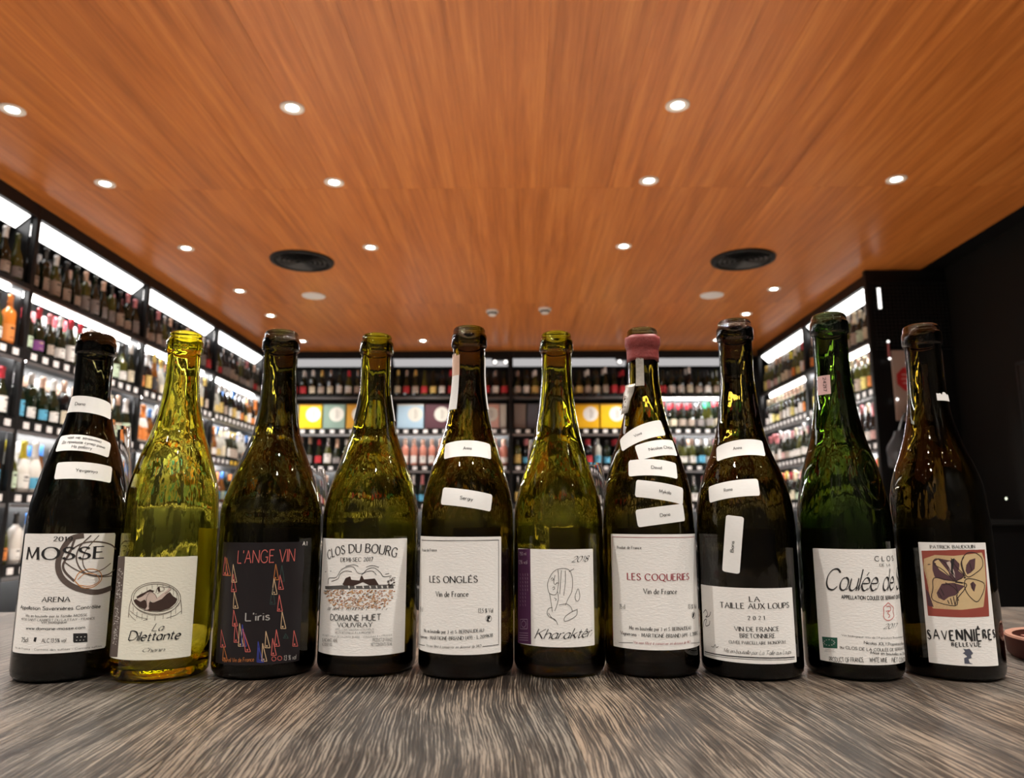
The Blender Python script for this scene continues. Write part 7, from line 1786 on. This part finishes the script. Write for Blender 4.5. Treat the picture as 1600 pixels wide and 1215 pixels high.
('S',[[-41.19,34.71],[-36.9,37.79],[-34.4,34.27],[-37.38,31.99],[-32.34,33.25],[-30.1,37.04]],0.56,'ink',1),
('S',[[-42.37,23.03],[-40.34,28.42],[-36.31,30.22],[-37.98,24.92],[-32.85,26.24],[-31.79,29.52]],0.56,'ink',1),
('S',[[-31.39,9.52],[-28.57,9.32],[-26.67,11.46],[-25.44,9.41],[-23.41,10.68]],0.42,'ink',1)],9: [('T','C L O S','sans',[6.71,79.94],[28.78,79.88],3.74,'ink'),
('T','DE  LA','sans',[10.69,75.91],[22.76,75.84],1.74,'grey'),
('T','Coulée de Se','script',[-33.69,56.62],[42.91,57.13],16.66,'ink'),
('T','APPELLATION COULÉE DE SERRANT CONTRÔLÉE','bold',[-21.04,50.14],[42.88,49.45],2.69,'ink'),
('S',[[16.51,47.24],[19.04,45.28],[22.26,43.25],[21.38,40.24],[21.9,36.53],[18.55,34.31],[14.9,33.53],[11.8,34.64],[10.54,37.11],[11.21,40.74],[11.22,43.78],[13.77,45.52],[16.51,47.24]],0.56,'rosy',1),
('S',[[14.12,44.29],[17.97,44.36],[18.56,41.63],[14.73,39.38],[17.1,37.44],[15.15,35.71]],0.56,'rosy',1),
('S',[[13.23,40.66],[16.66,41.12]],0.56,'rosy',1),
('T','2017','script',[9.28,27.47],[23.8,26.99],3.85,'ink'),
('T',"Vin biologique issu de l'Agriculture Biodynamique certifié",'sans',[-23.08,21.22],[43.01,18.63],1.32,'ink'),
('F',[[-39.36,18.63],[-26.45,19.32],[-26.8,11.01],[-39.33,9.99]],'flag'),
('T','*','sans',[-29.25,14.75],[-28.24,14.86],1.11,'paper'),
('T','*','sans',[-29.9,13.57],[-28.89,13.69],1.11,'paper'),
('T','*','sans',[-31.57,12.57],[-30.53,12.69],1.11,'paper'),
('T','*','sans',[-33.84,11.98],[-32.77,12.12],1.11,'paper'),
('T','*','sans',[-36.16,11.97],[-35.04,12.12],1.12,'paper'),
('T','*','sans',[-37.87,12.54],[-36.72,12.7],1.12,'paper'),
('T','*','sans',[-38.45,13.57],[-37.29,13.73],1.12,'paper'),
('T','*','sans',[-37.69,14.78],[-36.55,14.94],1.12,'paper'),
('T','*','sans',[-35.86,15.84],[-34.75,15.98],1.12,'paper'),
('T','*','sans',[-33.5,16.44],[-32.44,16.57],1.12,'paper'),
('T','*','sans',[-31.28,16.41],[-30.25,16.53],1.11,'paper'),
('T','*','sans',[-29.74,15.79],[-28.73,15.9],1.1,'paper'),
('T','Certifié par','sans',[-36.7,8.65],[-29.39,9.37],0.74,'grey'),
('T','AGRICULTURE FRANCE','sans',[-37.8,7.26],[-28.49,8.02],0.74,'grey'),
('T','Nicolas JOLY,Propriétaire-Récoltant','sans',[-7.07,15.95],[42.99,12.71],2.15,'ink'),
('T','au CLOS DE LA COULÉE DE SERRANT,49170','sans',[-24.95,11.57],[42.99,9.25],2.15,'ink'),
('T','Mise en bouteilles au Château','sans',[-2.91,8.64],[43.0,4.8],2.02,'ink'),
('T','PRODUCT OF FRANCE','sans',[-33.93,0.25],[-8.33,2.29],3.38,'ink'),
('T','WHITE WINE','sans',[-4.0,2.43],[10.25,2.14],3.32,'ink'),
('T','NET CONTENTS','sans',[15.09,1.99],[43.0,-0.86],3.31,'ink')],10: [('T','PATRICK BAUDOUIN','roman',[-17.76,90.21],[15.24,90.9],2.48,'ink'),
('F',[[-24.71,88.11],[-1.53,89.37],[24.9,89.6],[24.15,71.82],[22.43,39.06],[22.23,37.73],[-2.16,36.82],[-24.39,36.51],[-24.36,61.67]],'redp'),
('F',[[-23.47,81.63],[-15.01,85.01],[-1.95,84.6],[21.4,87.36],[23.32,80.94],[22.69,64.61],[17.53,45.0],[0.01,42.69],[-20.36,42.61],[-21.63,52.7],[-22.41,63.64],[-24.37,74.62]],'cream'),
('F',[[-24.24,58.0],[-21.9,54.5],[-19.41,43.78],[-23.69,44.31]],'mauve'),
('F',[[-17.07,80.51],[-12.75,82.5],[-4.74,80.89],[-1.33,82.33],[2.05,78.28],[0.71,72.82],[5.04,69.26],[2.22,66.51],[-2.92,64.58],[-10.15,65.23],[-16.54,67.2],[-17.71,73.11]],'mauve'),
('F',[[-16.35,54.89],[-12.02,62.41],[-3.83,63.47],[4.25,61.14],[0.13,57.46],[-3.07,53.77],[-8.05,52.2],[-11.52,49.31],[-15.42,51.33]],'mauve'),
('F',[[5.83,72.89],[6.71,77.42],[9.84,81.52],[14.81,82.87],[13.38,74.71],[9.72,71.55],[6.88,70.18]],'mauve'),
('F',[[8.38,62.98],[10.86,64.78],[12.95,62.07],[10.93,56.69],[8.91,59.38]],'mauve'),
('F',[[-15.89,79.63],[-12.83,81.58],[-6.35,71.73],[-5.86,68.12],[-12.71,73.33]],'cream'),
('F',[[-7.3,79.46],[-4.78,80.43],[-2.27,71.85],[-2.27,67.32],[-5.54,71.76]],'skin'),
('F',[[-3.84,81.83],[-1.29,82.79],[-3.42,72.73],[-2.19,68.22],[-4.72,71.78]],'ink'),
('S',[[-20.78,77.11],[-14.76,78.29]],0.62,'dark',1),
('S',[[-2.51,64.6],[-10.26,73.42],[-16.47,77.77],[-14.44,81.99],[-8.16,78.98],[-4.72,71.78],[-2.51,64.6]],0.62,'dark',1),
('S',[[-2.51,64.6],[-6.91,65.36],[-17.0,66.72],[-18.56,58.4],[-19.36,49.23],[-4.2,45.65],[-1.6,52.02],[3.57,58.43],[5.29,62.95],[-2.51,64.6]],0.62,'dark',1),
('S',[[-2.51,64.6],[4.18,69.25],[-1.04,76.42],[-3.76,82.74]],0.62,'dark',1),
('S',[[6.7,68.37],[3.92,75.58],[4.1,81.95],[8.57,86.98],[15.29,86.97],[20.78,82.81],[20.5,76.44],[13.47,71.09],[6.7,68.37]],0.62,'dark',1),
('S',[[4.95,68.36],[2.9,78.3],[5.58,83.78]],0.62,'dark',1),
('S',[[5.64,66.56],[14.84,65.66],[20.8,61.5],[13.48,49.52],[7.73,52.21],[4.08,59.34],[5.64,66.56]],0.62,'dark',1),
('S',[[-15.03,55.89],[-12.96,51.48]],0.62,'dark',1),
('S',[[-13.15,58.72],[-11.17,53.39]],0.62,'dark',1),
('S',[[-11.28,61.54],[-6.33,62.66]],0.62,'dark',1),
('S',[[-9.05,49.9],[-8.12,46.81]],0.62,'dark',1),
('S',[[-6.92,51.36],[-6.14,46.46]],0.62,'dark',1),
('S',[[-4.77,52.8],[-4.16,46.1]],0.62,'dark',1),
('S',[[-2.66,53.78],[-1.39,49.79]],0.62,'dark',1),
('S',[[9.6,79.25],[10.79,72.9]],0.62,'dark',1),
('S',[[9.84,63.88],[10.1,57.59]],0.62,'dark',1),
('S',[[-9.5,63.44],[-4.14,60.03],[-0.86,55.63]],0.62,'dark',1),
('S',[[-3.04,63.23],[-1.6,56.51],[-4.2,45.65]],0.52,'dark',1),
('S',[[-2.51,64.6],[5.34,67.91]],1.24,'dark',1),
('S',[[-2.55,64.14],[2.77,63.36]],1.03,'dark',1),
('T','SAVENNIÈRES','jag',[-25.95,17.51],[26.24,19.98],9.04,'ink'),
('T','BELLEVUE','jag',[-9.01,13.65],[11.81,14.89],3.88,'ink'),
('F',[[-1.49,13.01],[0.51,12.67],[3.03,13.2],[5.22,9.77],[3.36,7.97],[4.03,6.25],[1.45,5.28],[2.03,2.69],[4.43,1.73],[-1.32,1.66],[-1.32,6.02],[0.8,7.0],[-0.67,8.67],[-2.05,9.47],[-0.47,10.87]],'slate')]}
STICKERS={1: [(0.445,0.2231,-6,44,14.5,'Diana',-7),(0.414,0.1892,-6,44,14.5,'CYR',0),(0.53,0.1659,-3,44,14.5,'Yevgeniya',2)],5: [(0.048,0.1857,0,44,14.5,'Anna',0),(0.047,0.1431,-8,44,14.5,'Sergiy',0)],7: [(-0.316,0.1998,22,44,14.5,'Vova',-3),(0.251,0.1865,8,40,14.5,'Nicolae Chițac',3),(0.035,0.1694,-3,44,14.5,'David',2),(0.164,0.1491,-9,44,14.5,'Mykola',3),(0.155,0.1295,7,44,14.5,'Daria',2)],8: [(-0.311,0.1861,6,44,14.5,'Anna',-2),(-0.523,0.1508,8,44,14.5,'Roma',-3),(-0.535,0.106,83,46,14.5,'Boris',-2)]}

def fill_strips(pts, step=0.55):
    """cut a polygon into thin upright slivers so that it follows the curved glass"""
    us = [p[0] for p in pts]; u0, u1 = min(us), max(us); n = max(1, int(math.ceil((u1 - u0) / step))); out = []
    def cross(u):
        c = []
        for a, b in zip(pts, pts[1:] + pts[:1]):
            if (a[0] <= u) != (b[0] <= u): c.append(a[1] + (b[1] - a[1]) * (u - a[0]) / (b[0] - a[0]))
        return sorted(c)
    e = (u1 - u0) * 1e-4
    for k in range(n):
        a = u0 + (u1 - u0) * k / n; b = u0 + (u1 - u0) * (k + 1) / n
        ca, cb, cm = cross(a + e), cross(b - e), cross((a + b) / 2)
        if len(ca) != len(cb) or len(ca) != len(cm): ca = cb = cm
        for i in range(0, len(ca) - 1, 2): out.append(((a, ca[i]), (b, cb[i]), (b, cb[i + 1]), (a, ca[i + 1])))
    return out
def put(mb, quads, mat, fmap, lift):
    for q in quads:
        mb.quad(*[fmap(u, v, lift) for u, v in q], mat)
def fit_text(e):
    _, s, st, a, b, h, c = e
    Q, w = text_quads(s, st, .78 if h < 1.6 and st != 'roman' else 1.0); L = math.hypot(b[0] - a[0], b[1] - a[1]); ang = math.atan2(b[1] - a[1], b[0] - a[0]); ca, sa = math.cos(ang), math.sin(ang)
    sx = L / w
    return [tuple((a[0] + p[0] * sx * ca - p[1] * h * sa, a[1] + p[0] * sx * sa + p[1] * h * ca) for p in q) for q in Q]
def arch_text(e):
    _, s, st, P, h, c = e
    Q, w = text_quads(s, st); out = []
    for q in Q:
        r = []
        for x, y in q:
            t = x / w; k = 4 * t * (1 - t)
            cu = P[0][0] + (P[2][0] - P[0][0]) * t; cv = P[0][1] + (P[2][1] - P[0][1]) * t
            mid = P[1][1] - (P[0][1] + P[2][1]) / 2
            slope = 4 * mid * (1 - 2 * t) / (P[2][0] - P[0][0])
            hh = h * (1.0 + .25 * max(0, (t - .55)))
            r.append((cu - y * hh * slope * .8, cv + mid * k + y * hh))
        out.append(tuple(r))
    return out

# ------------------------------------------------------------------ the ten bottles on the table
GT = {1: (.03, .026, .012), 2: (.90, .86, .10), 3: (.11, .09, .013), 4: (.33, .29, .022), 5: (.20, .145, .016), 6: (.40, .36, .025), 7: (.19, .14, .017), 8: (.10, .075, .013), 9: (.07, .125, .012), 10: (.10, .072, .010)}
DESC = {1: 'near-black wine bottle with three name stickers and grey brush swirl on white label, leftmost',
 2: 'bright yellow-green wine bottle with a barrel drawing on its cream label',
 3: 'dark olive wine bottle with black label of thin coloured triangles',
 4: 'olive wine bottle with village and orange vineyard drawing on white label',
 5: 'olive-brown wine bottle with two name stickers and tan tax strip on neck',
 6: 'olive wine bottle with purple-edged white label and line-drawn face',
 7: 'wine bottle with red wax ring at the lip and five overlapping name stickers',
 8: 'dark wine bottle with three stickers, one upright, above a low white label',
 9: 'tallest green wine bottle with pinkish price sticker on neck and large script lettering',
 10: 'rightmost dark wine bottle with red-framed flower painting on its white label'}
def catmull_prof(P, n=5):
    out = smooth_pts([tuple(p) for p in P], n); return out
def bottle_profile(H, R, meas):
    lo = [(0.0, R - .006), (0.0012, R - .0025), (0.004, R - .0006), (0.008, R), (0.03, R), (0.07, R), (0.10, R), (0.118, R - .0002)]
    m = [p for p in meas if .125 < p[0] < H - .024 and p[1] < R]
    body = catmull_prof(lo[3:] + m, 5)
    rn = m[-1][1]; rc = rn + .0018
    hi = [(H - .0205, rn), (H - .0190, rn + .0002), (H - .0184, rc - .0004), (H - .0170, rc), (H - .0085, rc - .0002), (H - .0072, rc - .0008), (H - .0066, rn + .0002), (H - .0030, rn + .0002), (H - .0010, rn - .0008), (H, rn - .0026)]
    outer = lo[:3] + body + hi
    return outer, rn
from mathutils import noise as mnoise
for b_id, (bx, by, R, H, meas, ph0, ph1, zb, zt) in BOTTLES.items():
    outer, rn = bottle_profile(H, R, meas)
    wall = 0.0033
    z_at = [(z, r) for z, r in outer]
    def orad(z, z_at=z_at):
        for (a, r0), (b2, r1) in zip(z_at, z_at[1:]):
            if a <= z <= b2 and b2 > a: return r0 + (r1 - r0) * (z - a) / (b2 - a)
        return z_at[-1][1]
    punt = [(0.030, 0.0), (0.029, 0.006), (0.024, 0.013), (0.014, 0.020), (0.006, 0.026), (0.0012, 0.030), (0.0, 0.0325)]
    inner = [(H, rn - .0042), (H - .002, rn - .0044)]
    zs = [H - .03 - k * .006 for k in range(int((H - .03 - .02) / .006))]
    for z in zs:
        w = wall + (0.0005 if z > .2 else 0)
        inner.append((z, (orad(z) if z < H - .03 else rn) - w))
    inner += [(0.016, R - .0045), (0.010, R - .007), (0.0085, 0.030), (0.012, 0.026), (0.021, 0.019), (0.030, 0.012), (0.0345, 0.006), (0.0355, 0.0)]
    seg = 72
    P = punt + outer + inner; n_out = len(punt) + len(outer)
    mb = MB(); g = bottle_glass('glass_%d' % b_id, GT[b_id], 0.0, 0.16); k = mb.mi(g)
    idx = []
    for q, (z, r) in enumerate(P):
        if r == 0.0: mb.v.append((0, 0, z)); idx.append([len(mb.v) - 1] * seg); continue
        row = []
        for j in range(seg):
            a = 2 * math.pi * j / seg; rr_ = r
            if q >= n_out + 2 and z > .03:
                f_ = .35 if z > .19 else 1.0; rr_ += f_ * (0.00042 * mnoise.noise(Vector((math.cos(a) * 2.6 + b_id * 7, math.sin(a) * 2.6, z * 9))) + 0.00016 * mnoise.noise(Vector((math.cos(a) * 9, math.sin(a) * 9 + b_id, z * 26))))
            mb.v.append((rr_ * math.cos(a), rr_ * math.sin(a), z)); row.append(len(mb.v) - 1)
        idx.append(row)
    for q in range(len(P) - 1):
        for j in range(seg):
            f = [idx[q][j], idx[q][(j + 1) % seg], idx[q + 1][(j + 1) % seg], idx[q + 1][j]]
            u = []
            for x in f:
                if x not in u: u.append(x)
            if len(u) > 2: mb.f.append(tuple(u)); mb.m.append(k)
    root = empty('wine_bottle', (bx, by, TABLE_Z + 0.0004))
    tag(root, DESC[b_id], 'bottle', 'open bottles lined up on the table')
    body = mb.obj('glass_body', root, True); body.data.set_sharp_from_angle(angle=math.radians(75))
    # front label
    RL = R + 0.00022; pc = (ph0 + ph1) / 2; hw = (ph1 - ph0) / 2 * 1.0
    def fmap(u, v, lift, RL=RL, pc=pc, zb=zb):
        ph = pc + u / 1000 / RL; r = RL + lift
        return (r * math.sin(ph), -r * math.cos(ph), zb + v / 1000)
    Wm = (ph1 - ph0) * RL * 1000; Hm = (zt - zb) * 1000
    mat = {2: M_PAPERC, 3: M_BLKLAB}.get(b_id, M_PAPER)
    lb = MB(); rc_ = 1.6 if b_id in (1,) else .25; n = 48
    top = Hm
    def inset(u):
        d = Wm / 2 - abs(u); return 0 if d > rc_ else rc_ - math.sqrt(max(0, rc_ ** 2 - (rc_ - max(d, 0)) ** 2))
    def lf(s_, t):
        # extra columns near the ends for the rounded corners
        u = -Wm / 2 + Wm * s_; i_ = inset(u); return fmap(u, i_ + (top - 2 * i_) * t, 0)
    lb.grid(72, 4, lf, mat)
    label = lb.obj('front_label', root, True, fix=False)
    sol = label.modifiers.new('paper', 'SOLIDIFY'); sol.thickness = 0.00012; sol.offset = -1; label_es = (sol.id_data).modifiers.new('crisp', 'EDGE_SPLIT'); label_es.split_angle = 0.7
    words = MB(); art = MB(); seq = 0
    for e in ART[b_id]:
        seq += 1
        if e[0] == 'T': put(words, fit_text(e), INK[e[6]], fmap, 0.00030 + seq * 4e-7)
        elif e[0] == 'A': put(words, arch_text(e), INK[e[5]], fmap, 0.00030)
        elif e[0] == 'S':
            pts = smooth_pts([tuple(p) for p in e[1]], 4) if e[4] else [tuple(p) for p in e[1]]
            if not e[4]:
                pp = []
                for p0, p1 in zip(pts, pts[1:]):
                    d = math.hypot(p1[0] - p0[0], p1[1] - p0[1]); m2 = max(1, int(d / 2.5))
                    pp += [(p0[0] + (p1[0] - p0[0]) * t / m2, p0[1] + (p1[1] - p0[1]) * t / m2) for t in range(m2)]
                pts = pp + [pts[-1]]
            put(art, ribbon(pts, lambda dx, dy, i, n, w=e[2]: w), INK[e[3]], fmap, 0.00018 + seq * 2e-7)
        elif e[0] == 'F': put(art, fill_strips([tuple(p) for p in e[1]]), INK[e[2]], fmap, 0.00008 + seq * 5e-7)
    if words.f: words.obj('lettering', label, fix=False)
    if art.f: art.obj('drawing', label, fix=False)
    # back label, seen dimly through the glass
    off = {1: 2.6, 2: 2.3, 3: 3.0, 4: 3.5, 5: 2.9, 6: 2.75, 7: 3.3, 8: 2.7, 9: 3.5, 10: 3.4}[b_id]
    bl = MB(); a0 = off - .62 - HP; bl.lathe([(0.035, R + .0003), (0.075, R + .0003), (0.118 if b_id != 4 else .10, R + .0003)], M_BACKLAB, 20, a0=a0, a1=a0 + 1.24)
    o = bl.obj('back_label', root, True, fix=False)
    # stickers
    # arc length table of the profile
    for ph, z0, rot, w, h, text, du in STICKERS.get(b_id, []):
        prof = [p for p in outer if p[0] > .03]
        def at_arc(z0, t, prof=prof):
            z = z0; n_ = 8; dt = t / n_
            for _ in range(n_):
                e_ = .0008; dr = (orad(z + e_) - orad(z - e_)) / (2 * e_); z += dt / math.sqrt(1 + dr * dr)
            return z, orad(z)
        r0 = orad(z0); e_ = .004; dr = (orad(z0 + e_) - orad(z0 - e_)) / (2 * e_); sin_a = -dr / math.sqrt(1 + dr * dr)
        sin_a = max(sin_a, .02); Lc = r0 / sin_a
        cr, sr = math.cos(math.radians(rot)), math.sin(math.radians(rot))
        def smap(u, v, lift, z0=z0, ph=ph):
            x = (u * cr - v * sr) / 1000; y = (u * sr + v * cr) / 1000
            rho = math.hypot(x, Lc - y); psi = math.atan2(x, Lc - y)
            z, r = at_arc(z0, Lc - rho); a = ph + psi * rho / max(r, .005)
            r += lift + 0.00020
            return (r * math.sin(a), -r * math.cos(a), z)
        sb = MB(); nu, nv = 22, 8; rc2 = 1.8
        def sf(s_, t, w=w, h=h):
            e_ = 0.5 - 0.5 * math.cos(math.pi * s_); u = -w / 2 + w * (0.5 * s_ + 0.5 * e_)
            d = max(w / 2 - abs(u), 0); i_ = 0 if d > rc2 else rc2 - math.sqrt(max(0, rc2 ** 2 - (rc2 - d) ** 2))
            return smap(u, -h / 2 + i_ + (h - 2 * i_) * t, 0)
        sb.grid(30, 8, sf, M_STK)
        st_ = sb.obj('name_sticker', root, True, fix=False)
        sol = st_.modifiers.new('paper', 'SOLIDIFY'); sol.thickness = 0.00012; sol.offset = -1; label_es = (sol.id_data).modifiers.new('crisp', 'EDGE_SPLIT'); label_es.split_angle = 0.7
        tb = MB()
        if text == 'CYR':
            rows_ = [('чай не зачинямо', -13, 13, 3.6), ('До прийшов супер рано', -17, 17, -.6), ('На роботу', -7.5, 7.5, -4.8)]
        else:
            ww = len(text) * 1.75; rows_ = [(text, du - ww / 2, du + ww / 2, -1.2)]
        for s_, a, b2, v in rows_: put(tb, fit_text(('T', s_, 'sans', (a, v), (b2, v), 2.6, 'ink')), INK['ink'], smap, 0.00025)
        tb.obj('printed_name', st_, fix=False)
    BOT_ORAD = orad
    def patch(name, phs, phe, za, zc, mat, jag=0, n=14, parent=root, lift=.0005, orad=orad):
        pb = MB(); rn_ = random.Random(b_id)
        js = [(rn_.random() - .3) * jag for _ in range(n + 1)]
        def pf(s_, t):
            ang = phs + (phe - phs) * s_; z = za + (zc + js[int(round(s_ * n))] - za) * t; r = orad(z) + lift
            return (r * math.sin(ang), -r * math.cos(ang), z)
        pb.grid(n, 6, pf, mat)
        o = pb.obj(name, parent, True, fix=False); sol = o.modifiers.new('paper', 'SOLIDIFY'); sol.thickness = 0.00015; sol.offset = 1; es_ = o.modifiers.new('crisp', 'EDGE_SPLIT'); es_.split_angle = 0.7
        return o
    if b_id == 5:
        face = -math.atan2(bx, by)
        patch('tax_strip', face - 1.75, face - .62, .221, .252, LB['white'])['label'] = 'white lower end of a torn tax strip'
        patch('tax_strip', face - 1.70, face - .60, .252, .270, CP['peach'], .004)['label'] = 'tan upper end of a torn tax strip'
        patch('tax_strip', face + 1.15, face + 2.0, .222, .270, LB['white'])
    if b_id == 4:
        face = -math.atan2(bx, by)
        patch('tax_strip', face + 1.2, face + 2.0, .214, .238, LB['white'])
        patch('tax_strip', face - 2.0, face - 1.35, .214, .238, LB['white'])
    if b_id == 9:
        p_ = patch('price_sticker', -0.96 - .35, -0.96 + .42, .2335, .2505, LB['pink'])
        tb = MB()
        for k_, s_ in enumerate(('242', '17')):
            Q, w_ = text_quads(s_, 'sans')
            for q in Q: tb.quad(*[((orad(.24) + .0012) * math.sin(-.82 + (y_ - .5) * .16 + k_ * -.0), -(orad(.24) + .0012) * math.cos(-.82 + (y_ - .5) * .16), .2485 - x_ * .0042 - k_ * .0085) for x_, y_ in q], INK['dark'])
        tb.obj('printed_digits', p_, fix=False)
        # embossed crest on the shoulder, in the glass itself
        cb = MB(); c0 = .42
        def em(u, v):
            z = .158 + v; r = orad(z) - .0002; a = c0 + u / .036; return (r * math.sin(a), -r * math.cos(a), z)
        for loop in ([(0, .026), (.010, .020), (.013, .008), (.008, -.006), (0, -.016), (-.008, -.006), (-.013, .008), (-.010, .020), (0, .026)], [(0, .016), (.006, .010), (.004, 0), (-.004, -.002), (-.007, .006), (0, .016)], [(-.018, -.004), (-.010, -.020), (0, -.024), (.010, -.020), (.018, -.004)]):
            cb.tube([em(*p) for p in smooth_pts(loop, 4)], .0011, g, 6)
        cb.obj('embossed_crest', root, True)
    if b_id == 10:
        patch('torn_sticker', -.05, .98, .227, .2325, M_STK, .004, 10)
    if b_id == 7:
        M_WAX = plain('dusty_red_capsule', (0.30, 0.055, 0.05), 0.5, bump=.8, bscale=260)
        wb = MB(); rn_ = random.Random(9); rows_ = []
        zz = [H - .0315, H - .028, H - .022, H - .019, H - .016, H - .011, H - .0085]
        n_ = 48
        for z in zz:
            base = orad(z) + .0004
            for j in range(n_):
                a = 2 * math.pi * j / n_; d = .00055 * mnoise.noise(Vector((math.cos(a) * 5, math.sin(a) * 5, z * 260)))
                zo = .0018 * mnoise.noise(Vector((math.cos(a) * 2, math.sin(a) * 2, 3))) if z in (zz[0], zz[-1]) else 0
                r = base + abs(d); wb.v.append((r * math.cos(a), r * math.sin(a), z + zo))
        k = wb.mi(M_WAX)
        for q in range(len(zz) - 1):
            for j in range(n_):
                a = q * n_ + j; c = q * n_ + (j + 1) % n_; wb.f.append((a, c, c + n_, a + n_)); wb.m.append(k)
        o = wb.obj('capsule_ring', root, True); sol = o.modifiers.new('foil', 'SOLIDIFY'); sol.thickness = .0003; sol.offset = 1
        M_FOIL = plain('torn_clear_foil', (0.62, 0.58, 0.52), 0.25, 0.3, bump=.8, bscale=250)
        f1 = patch('torn_foil', -.62, -.12, .243, .268, M_FOIL, .004, 10, lift=.0009)
        fb = MB(); rr_ = orad(.236)
        rnf = random.Random(5); grid = []
        for i in range(7):
            for j in range(9):
                u = (i / 6 - .5) * .014 + (j / 8) * -.006; v = .245 - j / 8 * .026
                a = -1.05 + u / .016; r = orad(v) + .0022 + .0012 * mnoise.noise(Vector((i * .6, j * .6, 2)))
                grid.append((r * math.sin(a), -r * math.cos(a), v + .002 * mnoise.noise(Vector((i, j, 7)))))
        fb.v = grid; k = fb.mi(M_FOIL)
        for i in range(6):
            for j in range(8): a = i * 9 + j; fb.f.append((a, a + 1, a + 10, a + 9)); fb.m.append(k)
        o = fb.obj('crumpled_tag', root, True); sol = o.modifiers.new('foil', 'SOLIDIFY'); sol.thickness = .0003; sol.offset = 1
        pb = MB(); rnd = random.Random(2)
        for q in range(26):
            u = -.0045 + rnd.random() * .008; v = .222 + rnd.random() * .012; a = -1.05 + (u - .004) / .016; r = orad(v) + .0042
            pb.quad(*[(r * math.sin(a + x / r), -r * math.cos(a + x / r), v + y) for x, y in ((0, 0), (.0012, 0), (.0012, .0012), (0, .0012))], INK['brown'])
        pb.obj('tag_print', o, fix=False)

# ------------------------------------------------------------------ wine glasses behind the bottles
def clear_glass():
    m = bpy.data.materials.new('wine_glass_crystal'); m.use_nodes = True; nt = m.node_tree; nt.nodes.clear()
    g = nt.nodes.new('ShaderNodeBsdfGlass'); g.inputs['IOR'].default_value = 1.5; g.inputs['Roughness'].default_value = 0.0
    tc = nt.nodes.new('ShaderNodeTexCoord'); n = nt.nodes.new('ShaderNodeTexNoise'); n.inputs['Scale'].default_value = 25
    b = nt.nodes.new('ShaderNodeBump'); b.inputs['Strength'].default_value = .03
    nt.links.new(tc.outputs['Object'], n.inputs['Vector']); nt.links.new(n.outputs['Fac'], b.inputs['Height']); nt.links.new(b.outputs[0], g.inputs['Normal'])
    o = nt.nodes.new('ShaderNodeOutputMaterial'); nt.links.new(g.outputs[0], o.inputs[0]); return m
M_CRYSTAL = clear_glass()
for x, y, h, lab in ((-.462, .80, .229, 'tall clear wine glass between the leftmost two bottles'), (-.274, .915, .189, 'clear wine glass behind the gap right of the triangle-label bottle'),
                     (.040, .955, .229, 'clear wine glass half hidden behind left side of the purple-edged label bottle'), (.052, .748, .184, 'clear wine glass seen just right of the purple-edged label bottle')):
    t = empty('wine_glass', (x, y, TABLE_Z + .0003)); tag(t, lab, 'wine glass', 'wine glasses behind the bottles')
    b = MB(); b.lathe([(0.0, 0.0), (0.0, .033), (.0012, .0335), (.004, .012), (.008, .0045), (.0085, 0.0)], M_CRYSTAL, 40, caps=False); b.obj('foot', t, True)
    zb_ = h * .42
    b = MB(); b.lathe([(.0086, 0.0), (.0086, .0044), (.02, .0032), (zb_ - .012, .0032), (zb_ - .004, .005), (zb_ - .0036, 0.0)], M_CRYSTAL, 20, caps=False); b.obj('stem', t, True)
    o_ = [(0.0, 0.0), (.001, .008), (.010, .024), (.024, .034), (.042, .0375), (.060, .0365), (.085, .0335), (h - zb_, .0295)]
    o_ = smooth_pts(o_, 4); i_ = [(max(z, .0032) if r < .01 else z, max(r - .0009, 0)) for z, r in reversed(o_)]
    i_ = [(z + (.0016 if r < .03 and z < .03 else 0), r) for z, r in i_]
    b = MB(); b.lathe([(zb_ - .0034 + z, r) for z, r in o_ + i_], M_CRYSTAL, 56, caps=False); b.obj('bowl', t, True)
